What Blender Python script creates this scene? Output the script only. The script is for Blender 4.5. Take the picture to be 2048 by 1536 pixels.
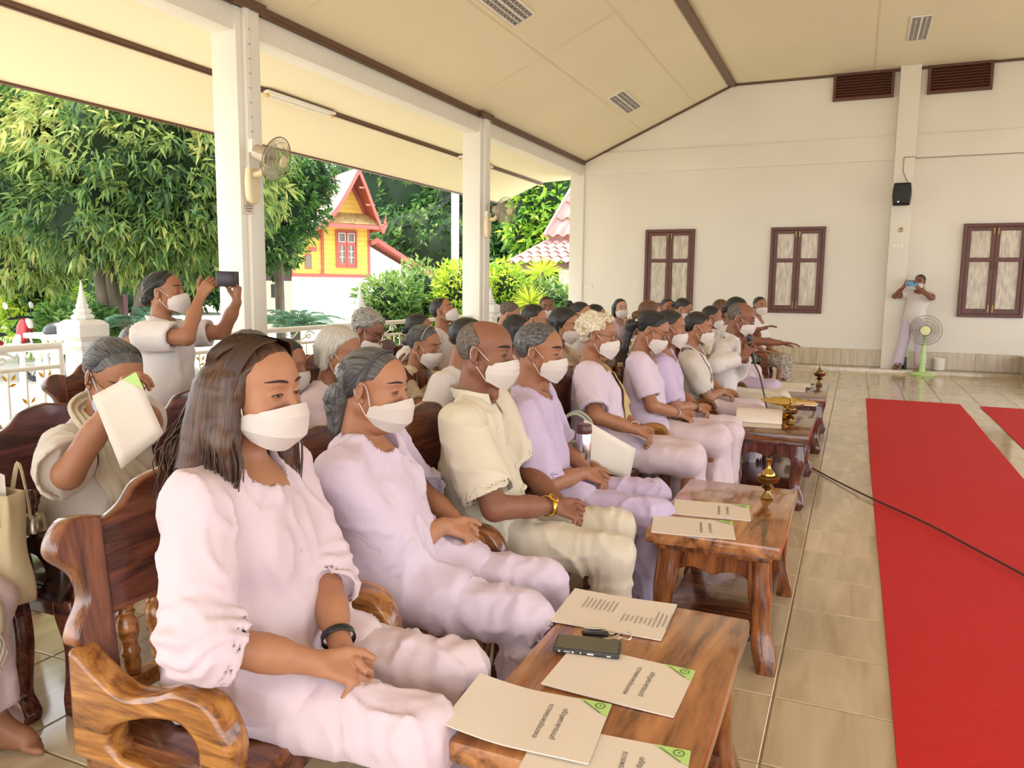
import bpy, bmesh, math, random
import numpy as np
from mathutils import Vector, Matrix, Euler
random.seed(7); RNG = np.random.default_rng(11)
SC = bpy.context.scene
COL = SC.collection
for o in list(bpy.data.objects): bpy.data.objects.remove(o)

# ---------------------------------------------------------------- camera
def _n(v): v = np.asarray(v, float); return v/np.linalg.norm(v)
CF = 1560.0                                   # focal length in pixels of the 2048x1536 frame
_dy = _n([(1713-1024)/CF, -(580-768)/CF, -1.0]); _h = np.array([1, -0.011, 0.0])
_dx = _n(_h-_dy*_h.dot(_dy)); _dz = np.cross(_dx, _dy)
CM = np.stack([_dx, _dy, _dz], 1); CC = np.array([0, 0, 1.4])
cd = bpy.data.cameras.new('camera'); cam = bpy.data.objects.new('camera', cd); COL.objects.link(cam)
cd.sensor_width = 36; cd.lens = 36*CF/2048; cd.clip_start = 0.05; cd.clip_end = 500
_m = Matrix.Identity(4)
for i in range(3):
    for j in range(3): _m[i][j] = CM.T[i][j]
cam.matrix_world = Matrix.Translation(Vector(CC)) @ _m
SC.camera = cam
# ---------------------------------------------------------------- world, sun, exposure
SC.view_settings.view_transform = 'Standard'; SC.view_settings.look = 'None'
SC.view_settings.gamma = 1.0; SC.view_settings.use_curve_mapping = False
SC.view_settings.exposure = 1.72
W = bpy.data.worlds.new('world'); SC.world = W; W.use_nodes = True
bg = W.node_tree.nodes['Background']; bg.inputs[0].default_value = (0.93, 0.97, 1.0, 1); bg.inputs[1].default_value = 1.25
sl = bpy.data.lights.new('sun', 'SUN'); sl.energy = 2.6; sl.angle = math.radians(9); sl.color = (1, 0.95, 0.86)
so = bpy.data.objects.new('sun', sl); COL.objects.link(so)
so.rotation_euler = Vector((0.38, -0.16, -1.0)).to_track_quat('-Z', 'Y').to_euler()

# ---------------------------------------------------------------- materials
MATS = {}
def _nt(name):
    m = bpy.data.materials.new(name); m.use_nodes = True; nt = m.node_tree
    return m, nt, nt.nodes['Principled BSDF']
def N(nt, t, **k):
    n = nt.nodes.new(t)
    for a, b in k.items():
        if a.startswith('i_'): n.inputs[a[2:].replace('_', ' ')].default_value = b
        else: setattr(n, a, b)
    return n
def c4(c): return (c[0], c[1], c[2], 1)
def srgb(r, g, b):
    f = lambda u: (u/255/12.92) if u <= 10 else ((u/255+0.055)/1.055)**2.4
    return (f(r), f(g), f(b))
def mat(name, col, rough=0.6, metal=0.0, var=None, bump=None, spec=0.5, sss=0.0, coat=0.0, stretch=(1, 1, 1), col2=None, trans=0.0, sheen=0.0, rand=0.0, coord='Object'):
    if name in MATS: return MATS[name]
    m, nt, p = _nt(name); L = nt.links.new
    p.inputs['Base Color'].default_value = c4(col); p.inputs['Roughness'].default_value = rough
    p.inputs['Metallic'].default_value = metal; p.inputs['Specular IOR Level'].default_value = spec
    if coat: p.inputs['Coat Weight'].default_value = coat; p.inputs['Coat Roughness'].default_value = 0.08
    if sss: p.inputs['Subsurface Weight'].default_value = sss; p.inputs['Subsurface Radius'].default_value = (0.02, 0.008, 0.005)
    if sheen: p.inputs['Sheen Weight'].default_value = sheen
    if trans: p.inputs['Transmission Weight'].default_value = trans
    if var or bump or rand:
        tc = N(nt, 'ShaderNodeTexCoord'); mp = N(nt, 'ShaderNodeMapping'); L(tc.outputs[coord], mp.inputs[0])
        mp.inputs['Scale'].default_value = stretch
        if rand:
            oi = N(nt, 'ShaderNodeObjectInfo'); mu = N(nt, 'ShaderNodeVectorMath', operation='SCALE'); mu.inputs['Scale'].default_value = 13.0*rand
            cx = N(nt, 'ShaderNodeCombineXYZ')
            for q in range(3): L(oi.outputs['Random'], cx.inputs[q])
            L(cx.outputs[0], mu.inputs[0]); L(mu.outputs[0], mp.inputs['Location'])
    if var:
        nz = N(nt, 'ShaderNodeTexNoise'); nz.inputs['Scale'].default_value = var[0]; nz.inputs['Detail'].default_value = 6
        L(mp.outputs[0], nz.inputs['Vector'])
        rp = N(nt, 'ShaderNodeValToRGB'); L(nz.outputs[0], rp.inputs[0])
        a = var[1]; c2 = col2 or tuple(min(1, q*(1-a)) for q in col)
        rp.color_ramp.elements[0].position = 0.32; rp.color_ramp.elements[1].position = 0.68
        rp.color_ramp.elements[0].color = c4(c2); rp.color_ramp.elements[1].color = c4(col)
        L(rp.outputs[0], p.inputs['Base Color'])
    if bump:
        nb = N(nt, 'ShaderNodeTexNoise'); nb.inputs['Scale'].default_value = bump[0]; nb.inputs['Detail'].default_value = 4
        L(mp.outputs[0], nb.inputs['Vector'])
        bp = N(nt, 'ShaderNodeBump'); bp.inputs['Strength'].default_value = bump[1]; bp.inputs['Distance'].default_value = 0.01
        L(nb.outputs[0], bp.inputs['Height']); L(bp.outputs[0], p.inputs['Normal'])
    MATS[name] = m; return m
def clothmat(name, c, rough=0.75, crease=0.28):
    if name in MATS: return MATS[name]
    m = mat(name, c, rough, var=(5, 0.05), bump=(420, 0.10), sheen=0.05); nt = m.node_tree; L = nt.links.new
    tc = N(nt, 'ShaderNodeTexCoord'); nz = N(nt, 'ShaderNodeTexNoise'); nz.inputs['Scale'].default_value = 5.5; nz.inputs['Detail'].default_value = 1.2; nz.inputs['Distortion'].default_value = 1.0; L(tc.outputs['Object'], nz.inputs['Vector'])
    rd = N(nt, 'ShaderNodeMath', operation='SUBTRACT'); L(nz.outputs[0], rd.inputs[0]); rd.inputs[1].default_value = 0.5
    ab = N(nt, 'ShaderNodeMath', operation='ABSOLUTE'); L(rd.outputs[0], ab.inputs[0]); pw = N(nt, 'ShaderNodeMath', operation='POWER'); L(ab.outputs[0], pw.inputs[0]); pw.inputs[1].default_value = 0.9
    b2 = N(nt, 'ShaderNodeBump'); b2.inputs['Strength'].default_value = crease; b2.inputs['Distance'].default_value = 0.028; L(pw.outputs[0], b2.inputs['Height'])
    b1 = [n for n in nt.nodes if n.type == 'BUMP' and n != b2][0]; L(b2.outputs[0], b1.inputs['Normal']); return m
def wood(name, dark, mid, light, stretch=(1.2, 9, 9), rough=0.22, coat=0.5, scale=2.2):
    if name in MATS: return MATS[name]
    m, nt, p = _nt(name); L = nt.links.new
    tc = N(nt, 'ShaderNodeTexCoord'); mp = N(nt, 'ShaderNodeMapping'); L(tc.outputs['Object'], mp.inputs[0]); mp.inputs['Scale'].default_value = stretch
    oi = N(nt, 'ShaderNodeObjectInfo'); cx = N(nt, 'ShaderNodeCombineXYZ'); mu = N(nt, 'ShaderNodeVectorMath', operation='SCALE'); mu.inputs['Scale'].default_value = 7
    L(oi.outputs['Random'], cx.inputs[0]); L(oi.outputs['Random'], cx.inputs[2]); L(cx.outputs[0], mu.inputs[0]); L(mu.outputs[0], mp.inputs['Location'])
    n1 = N(nt, 'ShaderNodeTexNoise'); n1.inputs['Scale'].default_value = scale; n1.inputs['Detail'].default_value = 5; n1.inputs['Distortion'].default_value = 1.4
    n2 = N(nt, 'ShaderNodeTexNoise'); n2.inputs['Scale'].default_value = scale*9; n2.inputs['Detail'].default_value = 3
    L(mp.outputs[0], n1.inputs['Vector']); L(mp.outputs[0], n2.inputs['Vector'])
    mx = N(nt, 'ShaderNodeMath', operation='MULTIPLY_ADD'); mx.inputs[1].default_value = 0.22; L(n2.outputs[0], mx.inputs[0])
    s = N(nt, 'ShaderNodeMath', operation='SUBTRACT'); L(n1.outputs[0], s.inputs[0]); s.inputs[1].default_value = 0.11; L(s.outputs[0], mx.inputs[2])
    rp = N(nt, 'ShaderNodeValToRGB'); L(mx.outputs[0], rp.inputs[0]); e = rp.color_ramp.elements
    e[0].position = 0.30; e[0].color = c4(dark); e[1].position = 0.66; e[1].color = c4(light)
    k = e.new(0.47); k.color = c4(mid); L(rp.outputs[0], p.inputs['Base Color'])
    p.inputs['Roughness'].default_value = rough; p.inputs['Coat Weight'].default_value = coat; p.inputs['Coat Roughness'].default_value = 0.06
    MATS[name] = m; return m
def leafmat(name, cols, rough=0.45, trans=0.35):
    if name in MATS: return MATS[name]
    m, nt, p = _nt(name); L = nt.links.new
    at = N(nt, 'ShaderNodeAttribute'); at.attribute_name = 'tone'
    rp = N(nt, 'ShaderNodeValToRGB'); L(at.outputs['Fac'], rp.inputs[0]); e = rp.color_ramp.elements
    e[0].position = 0; e[0].color = c4(cols[0]); e[1].position = 1; e[1].color = c4(cols[-1])
    for q in range(1, len(cols)-1): k = e.new(q/(len(cols)-1)); k.color = c4(cols[q])
    L(rp.outputs[0], p.inputs['Base Color']); p.inputs['Roughness'].default_value = rough
    tr = N(nt, 'ShaderNodeBsdfTranslucent'); L(rp.outputs[0], tr.inputs[0])
    ms = N(nt, 'ShaderNodeMixShader'); ms.inputs[0].default_value = trans
    L(p.outputs[0], ms.inputs[1]); L(tr.outputs[0], ms.inputs[2]); L(ms.outputs[0], nt.nodes['Material Output'].inputs[0])
    MATS[name] = m; return m
def glassy(name, col, alpha, rough=0.1):
    if name in MATS: return MATS[name]
    m, nt, p = _nt(name); p.inputs['Base Color'].default_value = c4(col); p.inputs['Alpha'].default_value = alpha; p.inputs['Roughness'].default_value = rough
    MATS[name] = m; return m
WHITEP = mat('white_paint', (0.80, 0.765, 0.69), 0.55, var=(1.1, 0.05), bump=(30, 0.03))
WALLP = mat('wall_paint', (0.80, 0.745, 0.65), 0.5, var=(0.7, 0.07), bump=(18, 0.03))
CEILP = mat('ceiling_paint', (0.84, 0.75, 0.545), 0.6, var=(0.6, 0.05))
SOFFP = mat('soffit_paint', (0.84, 0.76, 0.55), 0.6, var=(0.6, 0.04))
BROWNT = mat('brown_trim', (0.12, 0.055, 0.03), 0.4)
MAROON = mat('maroon_wood', (0.125, 0.035, 0.022), 0.4, var=(4, 0.25), stretch=(6, 6, 1))
WHITEO = mat('outdoor_white', (0.86, 0.86, 0.84), 0.55, var=(3, 0.06))
CHROME = mat('chrome', (0.75, 0.75, 0.75), 0.18, 1.0)
BLACKP = mat('black_plastic', (0.012, 0.012, 0.013), 0.35)
PAPER = mat('white_paper', (0.78, 0.69, 0.60), 0.6)
INK = mat('ink', (0.06, 0.05, 0.05), 0.7)
GREENT = mat('green_tag', (0.50, 0.74, 0.24), 0.55)
GINK = mat('green_ink', (0.10, 0.20, 0.05), 0.6)
TEAK = wood('teak', (0.07, 0.018, 0.005), (0.31, 0.115, 0.025), (0.52, 0.235, 0.06))
ROSE = wood('rosewood', (0.025, 0.006, 0.004), (0.095, 0.022, 0.012), (0.19, 0.055, 0.025))
WALNUT = wood('walnut', (0.03, 0.010, 0.006), (0.14, 0.045, 0.018), (0.28, 0.10, 0.035))
EBONY = wood('ebony', (0.008, 0.004, 0.004), (0.022, 0.009, 0.008), (0.05, 0.018, 0.014))
ROSE_V = wood('rosewood_upright', (0.025, 0.006, 0.004), (0.095, 0.022, 0.012), (0.19, 0.055, 0.025), stretch=(9, 9, 1.2)); ROSE_H = wood('rosewood_cross', (0.025, 0.006, 0.004), (0.095, 0.022, 0.012), (0.19, 0.055, 0.025), stretch=(9, 1.2, 9))
WALNUT_V = wood('walnut_upright', (0.04, 0.012, 0.006), (0.16, 0.052, 0.022), (0.30, 0.11, 0.045), stretch=(9, 9, 1.0)); WALNUT_H = wood('walnut_cross', (0.035, 0.010, 0.006), (0.13, 0.038, 0.018), (0.24, 0.075, 0.032), stretch=(9, 0.9, 9))
PLUM_V = wood('plum_upright', (0.02, 0.006, 0.008), (0.075, 0.018, 0.022), (0.15, 0.04, 0.045), stretch=(9, 9, 1.2)); PLUM_H = wood('plum_cross', (0.02, 0.006, 0.008), (0.075, 0.018, 0.022), (0.15, 0.04, 0.045), stretch=(9, 1.2, 9))
TABW = wood('table_wood', (0.10, 0.035, 0.014), (0.34, 0.135, 0.05), (0.52, 0.23, 0.085), stretch=(7, 1.0, 7), scale=1.6, rough=0.16)
TABL = wood('table_leg_wood', (0.05, 0.012, 0.005), (0.20, 0.062, 0.018), (0.36, 0.125, 0.035), stretch=(7, 7, 1.2))
TABR = wood('table_red_wood', (0.022, 0.006, 0.005), (0.085, 0.018, 0.014), (0.17, 0.04, 0.028), stretch=(7, 7, 1.2))
BRASS = mat('brass', (0.62, 0.40, 0.12), 0.22, 1.0, var=(9, 0.35))
BRONZE = mat('old_brass', (0.36, 0.24, 0.09), 0.3, 1.0, var=(9, 0.4))
GOLD = mat('gold', (0.95, 0.60, 0.10), 0.2, 1.0)
GOLDP = mat('gold_paint', (0.75, 0.45, 0.05), 0.4)

# ---------------------------------------------------------------- helpers
def at(u, v, x=None, y=None, z=None):         # point on a plane of the room that lies at a place of the photograph
    d = CM.T @ np.array([(u-1024)/CF, -(v-768)/CF, -1.0])
    k = (x-CC[0])/d[0] if x is not None else (y-CC[1])/d[1] if y is not None else (z-CC[2])/d[2]
    return CC+d*k
def at_size(u, v, dv, h):                     # point seen at a place where something h metres tall spans dv pixels
    d = CM.T @ np.array([(u-1024)/CF, -(v-768)/CF, -1.0]); return CC+d*(CF*h/dv)
def setp(o, label=None, cat=None, group=None, kind=None):
    if label: o['label'] = label
    if cat: o['category'] = cat
    if group: o['group'] = group
    if kind: o['kind'] = kind
    return o
def empty(name, loc=(0, 0, 0), rz=0.0, label=None, cat=None, group=None, kind=None):
    o = bpy.data.objects.new(name, None); COL.objects.link(o); o.location = loc; o.rotation_euler = (0, 0, rz); o.empty_display_size = 0.05
    return setp(o, label, cat, group, kind)
def mkobj(name, me, mats=None, parent=None, loc=None, rot=None):
    o = bpy.data.objects.new(name, me); COL.objects.link(o)
    if mats is not None and len(me.materials) == 0:
        for q in (mats if isinstance(mats, (list, tuple)) else [mats]): me.materials.append(q)
    if parent: o.parent = parent
    if loc is not None: o.location = loc
    if rot is not None: o.rotation_euler = rot
    return o
def arr_mesh(name, V, F, smooth=True, sharp=None, mi=None):
    me = bpy.data.meshes.new(name)
    if isinstance(F, np.ndarray):
        nv, nf, k = len(V), len(F), F.shape[1]
        me.vertices.add(nv); me.vertices.foreach_set('co', np.ascontiguousarray(V, np.float32).ravel())
        me.loops.add(nf*k); me.loops.foreach_set('vertex_index', np.ascontiguousarray(F, np.int32).ravel())
        me.polygons.add(nf); me.polygons.foreach_set('loop_start', np.arange(0, nf*k, k, dtype=np.int32))
        me.update(calc_edges=True); me.validate()
    else:
        me.from_pydata([tuple(v) for v in V], [], F); me.update()
    if mi is not None: me.polygons.foreach_set('material_index', np.asarray(mi, np.int32))
    me.polygons.foreach_set('use_smooth', np.full(len(me.polygons), bool(smooth)))
    if smooth and sharp: me.set_sharp_from_angle(angle=math.radians(sharp))
    return me
class MB:
    def __init__(s): s.v = []; s.f = []; s.m = []; s.T = None; s.mi = 0
    def add(s, V, F):
        b = len(s.v)
        for p in V:
            p = Vector(p); s.v.append(tuple(s.T @ p) if s.T else tuple(p))
        for f in F: s.f.append([b+i for i in f]); s.m.append(s.mi)
        return s
    def box(s, lo, hi, taper=None):
        x0, y0, z0 = lo; x1, y1, z1 = hi
        return s.add([(x0, y0, z0), (x1, y0, z0), (x1, y1, z0), (x0, y1, z0), (x0, y0, z1), (x1, y0, z1), (x1, y1, z1), (x0, y1, z1)],
                     [(3, 2, 1, 0), (4, 5, 6, 7), (0, 1, 5, 4), (1, 2, 6, 5), (2, 3, 7, 6), (3, 0, 4, 7)])
    def cbox(s, c, d): return s.box([c[i]-d[i]/2 for i in range(3)], [c[i]+d[i]/2 for i in range(3)])
    def tube(s, P, r, n=8, cap=True, flat=1.0, close=False):
        P = [Vector(p) for p in P]; m = len(P); R = r if isinstance(r, (list, tuple, np.ndarray)) else [r]*m
        V = []; F = []; up = None
        for i in range(m):
            t = (P[(i+1) % m]-P[i-1]) if close else (P[min(i+1, m-1)]-P[max(i-1, 0)])
            t = t.normalized() if t.length > 1e-9 else Vector((0, 0, 1))
            if up is None: up = t.orthogonal().normalized()
            up = (up-t*up.dot(t)); up = up.normalized() if up.length > 1e-6 else t.orthogonal().normalized()
            w = t.cross(up)
            for k in range(n):
                a = 2*math.pi*k/n; V.append(P[i]+(up*math.cos(a)+w*math.sin(a)*flat)*R[i])
        for i in range(m if close else m-1):
            for k in range(n):
                a, b = i*n+k, i*n+(k+1) % n; j = ((i+1) % m)*n
                F.append((a, b, j+(k+1) % n, j+k))
        if cap and not close: F.append(tuple(range(n))[::-1]); F.append(tuple((m-1)*n+k for k in range(n)))
        return s.add(V, F)
    def lathe(s, prof, n=20, c=(0, 0, 0), seg=None):
        V = []; F = []
        for r, z in prof:
            for k in range(n):
                a = 2*math.pi*(k+0.5)/n; V.append((c[0]+r*math.cos(a), c[1]+r*math.sin(a), c[2]+z))
        for i in range(len(prof)-1):
            for k in range(n): F.append((i*n+k, i*n+(k+1) % n, (i+1)*n+(k+1) % n, (i+1)*n+k))
        F.append(tuple(range(n))[::-1]); F.append(tuple((len(prof)-1)*n+k for k in range(n)))
        return s.add(V, F)
    def grid(s, fn, nu, nv, close=False):
        V = [fn(i/(nu if close else nu-1), j/(nv-1)) for j in range(nv) for i in range(nu)]; F = []
        for j in range(nv-1):
            for i in range(nu if close else nu-1):
                F.append((j*nu+i, j*nu+(i+1) % nu, (j+1)*nu+(i+1) % nu, (j+1)*nu+i))
        return s.add(V, F)
    def mesh(s, name, smooth=True, sharp=40): return arr_mesh(name, s.v, s.f, smooth, sharp, s.m if any(s.m) else None)
    def build(s, name, mats, parent=None, smooth=True, sharp=40, loc=None, rot=None, bevel=0):
        me = s.mesh(name, smooth, sharp)
        if bevel:
            bm = bmesh.new(); bm.from_mesh(me)
            es = [e for e in bm.edges if len(e.link_faces) == 2 and e.calc_face_angle(0) > 0.7]
            bmesh.ops.bevel(bm, geom=es, offset=bevel, segments=2, affect='EDGES', profile=0.6)
            bm.to_mesh(me); bm.free()
            me.polygons.foreach_set('use_smooth', np.ones(len(me.polygons), bool)); me.set_sharp_from_angle(angle=math.radians(38))
        return mkobj(name, me, mats, parent, loc, rot)
def smooth_pts(P, n=6, close=False):           # Catmull-Rom through points
    P = [np.array(p, float) for p in P]; out = []; m = len(P)
    for i in range(m if close else m-1):
        p0, p1, p2, p3 = (P[(i+k) % m] for k in (-1, 0, 1, 2)) if close else (P[max(i-1, 0)], P[i], P[i+1], P[min(i+2, m-1)])
        for k in range(n):
            t = k/n; out.append(0.5*((2*p1)+(-p0+p2)*t+(2*p0-5*p1+4*p2-p3)*t*t+(-p0+3*p1-3*p2+p3)*t**3))
    if not close: out.append(P[-1])
    return out
TMPS = bpy.data.scenes.new('workbench')
def eval_mesh(o):                              # evaluated mesh of a loose object, worked out on a side bench so the big scene is not re-evaluated
    TMPS.collection.objects.link(o)
    with bpy.context.temp_override(scene=TMPS, view_layer=TMPS.view_layers[0]):
        dg = bpy.context.evaluated_depsgraph_get(); dg.update(); me = bpy.data.meshes.new_from_object(o.evaluated_get(dg))
    return me
def plate_mesh(name, loops, thick, bevel=0.004, plane='xz'):   # flat board with holes: outlines in a plane, given thickness, rounded edges
    cu = bpy.data.curves.new(name, 'CURVE'); cu.dimensions = '2D'; cu.fill_mode = 'BOTH'
    cu.extrude = max(thick/2-bevel, 0.0005); cu.bevel_depth = bevel; cu.bevel_resolution = 1
    if bevel: cu.offset = -bevel
    for lp in loops:
        sp = cu.splines.new('POLY'); sp.points.add(len(lp)-1); sp.use_cyclic_u = True
        for q, p in zip(sp.points, lp): q.co = (p[0], p[1], 0, 1)
    o = bpy.data.objects.new(name, cu); me = eval_mesh(o)
    bpy.data.objects.remove(o); bpy.data.curves.remove(cu); me.name = name
    n = len(me.vertices); co = np.empty(n*3, np.float32); me.vertices.foreach_get('co', co); co = co.reshape(-1, 3)
    if plane == 'xz': co = co[:, [0, 2, 1]]; co[:, 1] *= -1
    elif plane == 'yz': co = co[:, [2, 0, 1]]
    me.vertices.foreach_set('co', np.ascontiguousarray(co).ravel()); me.update()
    me.polygons.foreach_set('use_smooth', np.ones(len(me.polygons), bool)); me.set_sharp_from_angle(angle=math.radians(50))
    me.materials.clear()
    return me
def plate(name, loops, thick, mats, parent=None, loc=None, rot=None, bevel=0.004, plane='xz'):
    return mkobj(name, plate_mesh(name, loops, thick, bevel, plane), mats, parent, loc, rot)
def copy_tree(o, parent=None):
    c = o.copy(); COL.objects.link(c); c.parent = parent
    for ch in o.children: copy_tree(ch, c)
    return c
def text_mesh(body, size, align='CENTER'):
    cu = bpy.data.curves.new('text', 'FONT'); cu.body = body; cu.size = size; cu.align_x = align; cu.extrude = 0.0; cu.resolution_u = 2
    o = bpy.data.objects.new('text', cu); me = eval_mesh(o)
    bpy.data.objects.remove(o); bpy.data.curves.remove(cu); return me
def sp2(P, n=5): return [tuple(p) for p in smooth_pts(P, n)]
# ================================================================ the hall
TS = 0.418; TX0, TY0 = -0.18, 2.70
def tile_material(name, a, b, rough, along):
    m, nt, p = _nt(name); L = nt.links.new
    g = N(nt, 'ShaderNodeNewGeometry')
    sb = N(nt, 'ShaderNodeVectorMath', operation='SUBTRACT'); sb.inputs[1].default_value = (TX0, TY0, 0); L(g.outputs['Position'], sb.inputs[0])
    dv = N(nt, 'ShaderNodeVectorMath', operation='DIVIDE'); dv.inputs[1].default_value = (TS, TS, 1000); L(sb.outputs[0], dv.inputs[0])
    fl = N(nt, 'ShaderNodeVectorMath', operation='FLOOR'); L(dv.outputs[0], fl.inputs[0])
    wn = N(nt, 'ShaderNodeTexWhiteNoise', noise_dimensions='3D'); L(fl.outputs[0], wn.inputs['Vector'])
    sc = N(nt, 'ShaderNodeVectorMath', operation='SCALE'); sc.inputs['Scale'].default_value = 17; L(wn.outputs['Color'], sc.inputs[0])
    mp = N(nt, 'ShaderNodeMapping'); mp.inputs['Scale'].default_value = along; L(g.outputs['Position'], mp.inputs[0])
    ad = N(nt, 'ShaderNodeVectorMath', operation='ADD'); L(mp.outputs[0], ad.inputs[0]); L(sc.outputs[0], ad.inputs[1])
    nz = N(nt, 'ShaderNodeTexNoise'); nz.inputs['Scale'].default_value = 2.0; nz.inputs['Detail'].default_value = 7; nz.inputs['Distortion'].default_value = 0.8; L(ad.outputs[0], nz.inputs['Vector'])
    rp = N(nt, 'ShaderNodeValToRGB'); L(nz.outputs[0], rp.inputs[0]); e = rp.color_ramp.elements
    e[0].position = 0.3; e[0].color = c4(a); e[1].position = 0.66; e[1].color = c4(b)
    mx = N(nt, 'ShaderNodeMixRGB', blend_type='MULTIPLY'); mx.inputs[0].default_value = 1; L(rp.outputs[0], mx.inputs[1])
    mr = N(nt, 'ShaderNodeMapRange'); mr.inputs['To Min'].default_value = 0.9; mr.inputs['To Max'].default_value = 1.06; L(wn.outputs['Value'], mr.inputs[0])
    L(mr.outputs[0], mx.inputs[2]); L(mx.outputs[0], p.inputs['Base Color'])
    p.inputs['Roughness'].default_value = rough; p.inputs['Specular IOR Level'].default_value = 0.6
    MATS[name] = m; return m
TILE = tile_material('floor_tile', (0.50, 0.385, 0.245), (0.64, 0.525, 0.36), 0.10, (6, 0.8, 1))
SKIRT = tile_material('skirting_tile', (0.44, 0.34, 0.22), (0.62, 0.51, 0.36), 0.22, (9, 9, 0.8))
GROUT = mat('grout', (0.50, 0.41, 0.29), 0.8)
b = MB(); b.box((-7.4, -6, -0.16), (6.2, 14.76, -0.009))
floor = b.build('floor', GROUT, smooth=False); setp(floor, kind='structure', label='glossy beige streaked tile floor of the hall')
tm = MB(); e_ = 0.003; h_ = TS-0.006
tm.add([(e_, e_, 0), (h_-e_, e_, 0), (h_-e_, h_-e_, 0), (e_, h_-e_, 0), (0, 0, -e_), (h_, 0, -e_), (h_, h_, -e_), (0, h_, -e_), (0, 0, -.01), (h_, 0, -.01), (h_, h_, -.01), (0, h_, -.01)],
       [(0, 1, 2, 3)]+[(4+i, 4+(i+1) % 4, (i+1) % 4, i) for i in range(4)]+[(8+i, 8+(i+1) % 4, 4+(i+1) % 4, 4+i) for i in range(4)])
tile_me = tm.mesh('tile', False); tile_me.materials.append(TILE)
spots = []
for i in range(-17, 15):
    for j in range(-20, 29):
        x, y = TX0+i*TS+0.003, TY0+j*TS+0.003
        if x < -7.3 or x > 6 or y < -5.5: continue
        q = CM @ (np.array([x+.2, y+.2, 0])-CC); vis = q[2] < -0.5 and abs(q[0]/q[2]) < 0.70 and abs(q[1]/q[2]) < 0.55
        cov = (x > 0.15 and x < 0.9 and y < 10.6) or (x > 1.5 and y < 10.5) or (-2.2 < x < -0.9 and y < 13) or (x < -0.9 and y > 2.9)
        spots.append((0 if vis and not cov else 1, -q[2], x, y))
spots.sort()
rest = MB()
for k, (c, d, x, y) in enumerate(spots):
    if k < 298 and c == 0: mkobj('tile', tile_me, None, floor, (x, y, 0))
    else:
        rest.T = Matrix.Translation((x, y, 0)); rest.add(tm.v, tm.f)
setp(rest.build('tile_field', TILE, floor, smooth=False), kind='stuff')
# raised step in front of the back wall
b = MB(); b.box((-5.1, 14.76, -0.1), (2.55, 15.2, 0.055))
st = b.build('trim_1', TILE, smooth=False, bevel=0.006); setp(st, kind='structure', label='low tiled step along the foot of the back wall')
b = MB(); b.box((2.55, 13.3, 0.0), (6.0, 15.2, 0.345))
st = b.build('trim_2', SKIRT, smooth=False, bevel=0.006); setp(st, kind='structure', label='tiled dais edge at the right end of the back wall')
# back wall
b = MB(); b.box((-5.1, 15.2, -0.1), (6.0, 15.4, 3.9))
b.add([(-5.1, 15.2, 3.86), (-2.28, 15.2, 5.11), (2.6, 15.2, 5.11), (5.4, 15.2, 3.88), (5.4, 15.2, 3.8), (-5.1, 15.2, 3.8), (-5.1, 15.4, 3.86), (-2.28, 15.4, 5.11), (2.6, 15.4, 5.11), (5.4, 15.4, 3.88)],
      [(5, 4, 3, 2, 1, 0), (0, 1, 7, 6), (1, 2, 8, 7), (2, 3, 9, 8), (6, 7, 8, 9)])
wall = b.build('wall_back', WALLP, smooth=False); setp(wall, kind='structure', label='cream plastered back wall of the hall')
b = MB(); b.box((-5.1, 15.17, 3.61), (6.0, 15.2, 4.02))
setp(b.build('trim_3', WALLP, smooth=False, bevel=0.006), kind='structure', label='plaster band across the back wall')
b = MB(); b.box((-5.1, 15.185, 0.055), (2.55, 15.2, 0.355))
bb = b.build('baseboard_back', GROUT, smooth=False); setp(bb, kind='structure', label='beige tile skirting along the back wall')
sk = MB(); sk.box((0.002, -0.008, 0), (TS-0.002, 0, 0.296)); skm = sk.mesh('skirting_tile', False); skm.materials.append(SKIRT)
for i in range(-12, 7): mkobj('skirting_tile', skm, None, bb, (TX0+i*TS, 15.185, 0.057))
b = MB(); b.box((0.46, 14.98, 0.0), (0.77, 15.2, 5.11))
pil = b.build('column', WALLP, smooth=False, bevel=0.008); setp(pil, 'cream square pilaster standing against the back wall', 'column', kind='structure')
# ceiling
def quadslab(name, P, t, m, label):
    b = MB(); n = (Vector(P[1])-Vector(P[0])).cross(Vector(P[2])-Vector(P[0])).normalized()
    if n.z < 0: n = -n
    b.add(list(P)+[tuple(Vector(p)+n*t) for p in P], [(0, 1, 2, 3), (7, 6, 5, 4)]+[(i, (i+1) % 4, 4+(i+1) % 4, 4+i) for i in range(4)])
    o = b.build(name, m, smooth=False); bm = bmesh.new(); bm.from_mesh(o.data); bmesh.ops.recalc_face_normals(bm, faces=bm.faces); bm.to_mesh(o.data); bm.free()
    return setp(o, label, kind='structure')
ceil = quadslab('ceiling', [(-5.13, -6, 3.87), (-2.28, -6, 5.11), (-2.28, 15.2, 5.11), (-5.13, 15.2, 3.87)], 0.06, CEILP, 'sloping cream ceiling over the seats')
quadslab('ceiling', [(-2.28, -6, 5.11), (2.6, -6, 5.11), (2.6, 15.2, 5.11), (-2.28, 15.2, 5.11)], 0.06, CEILP, 'flat cream ceiling over the aisle')
quadslab('ceiling', [(2.6, -6, 5.11), (5.4, -6, 3.88), (5.4, 15.2, 3.88), (2.6, 15.2, 5.11)], 0.06, CEILP, 'sloping cream ceiling on the far side')
sl_ = (5.11-3.87)/(5.13-2.28)
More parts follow.
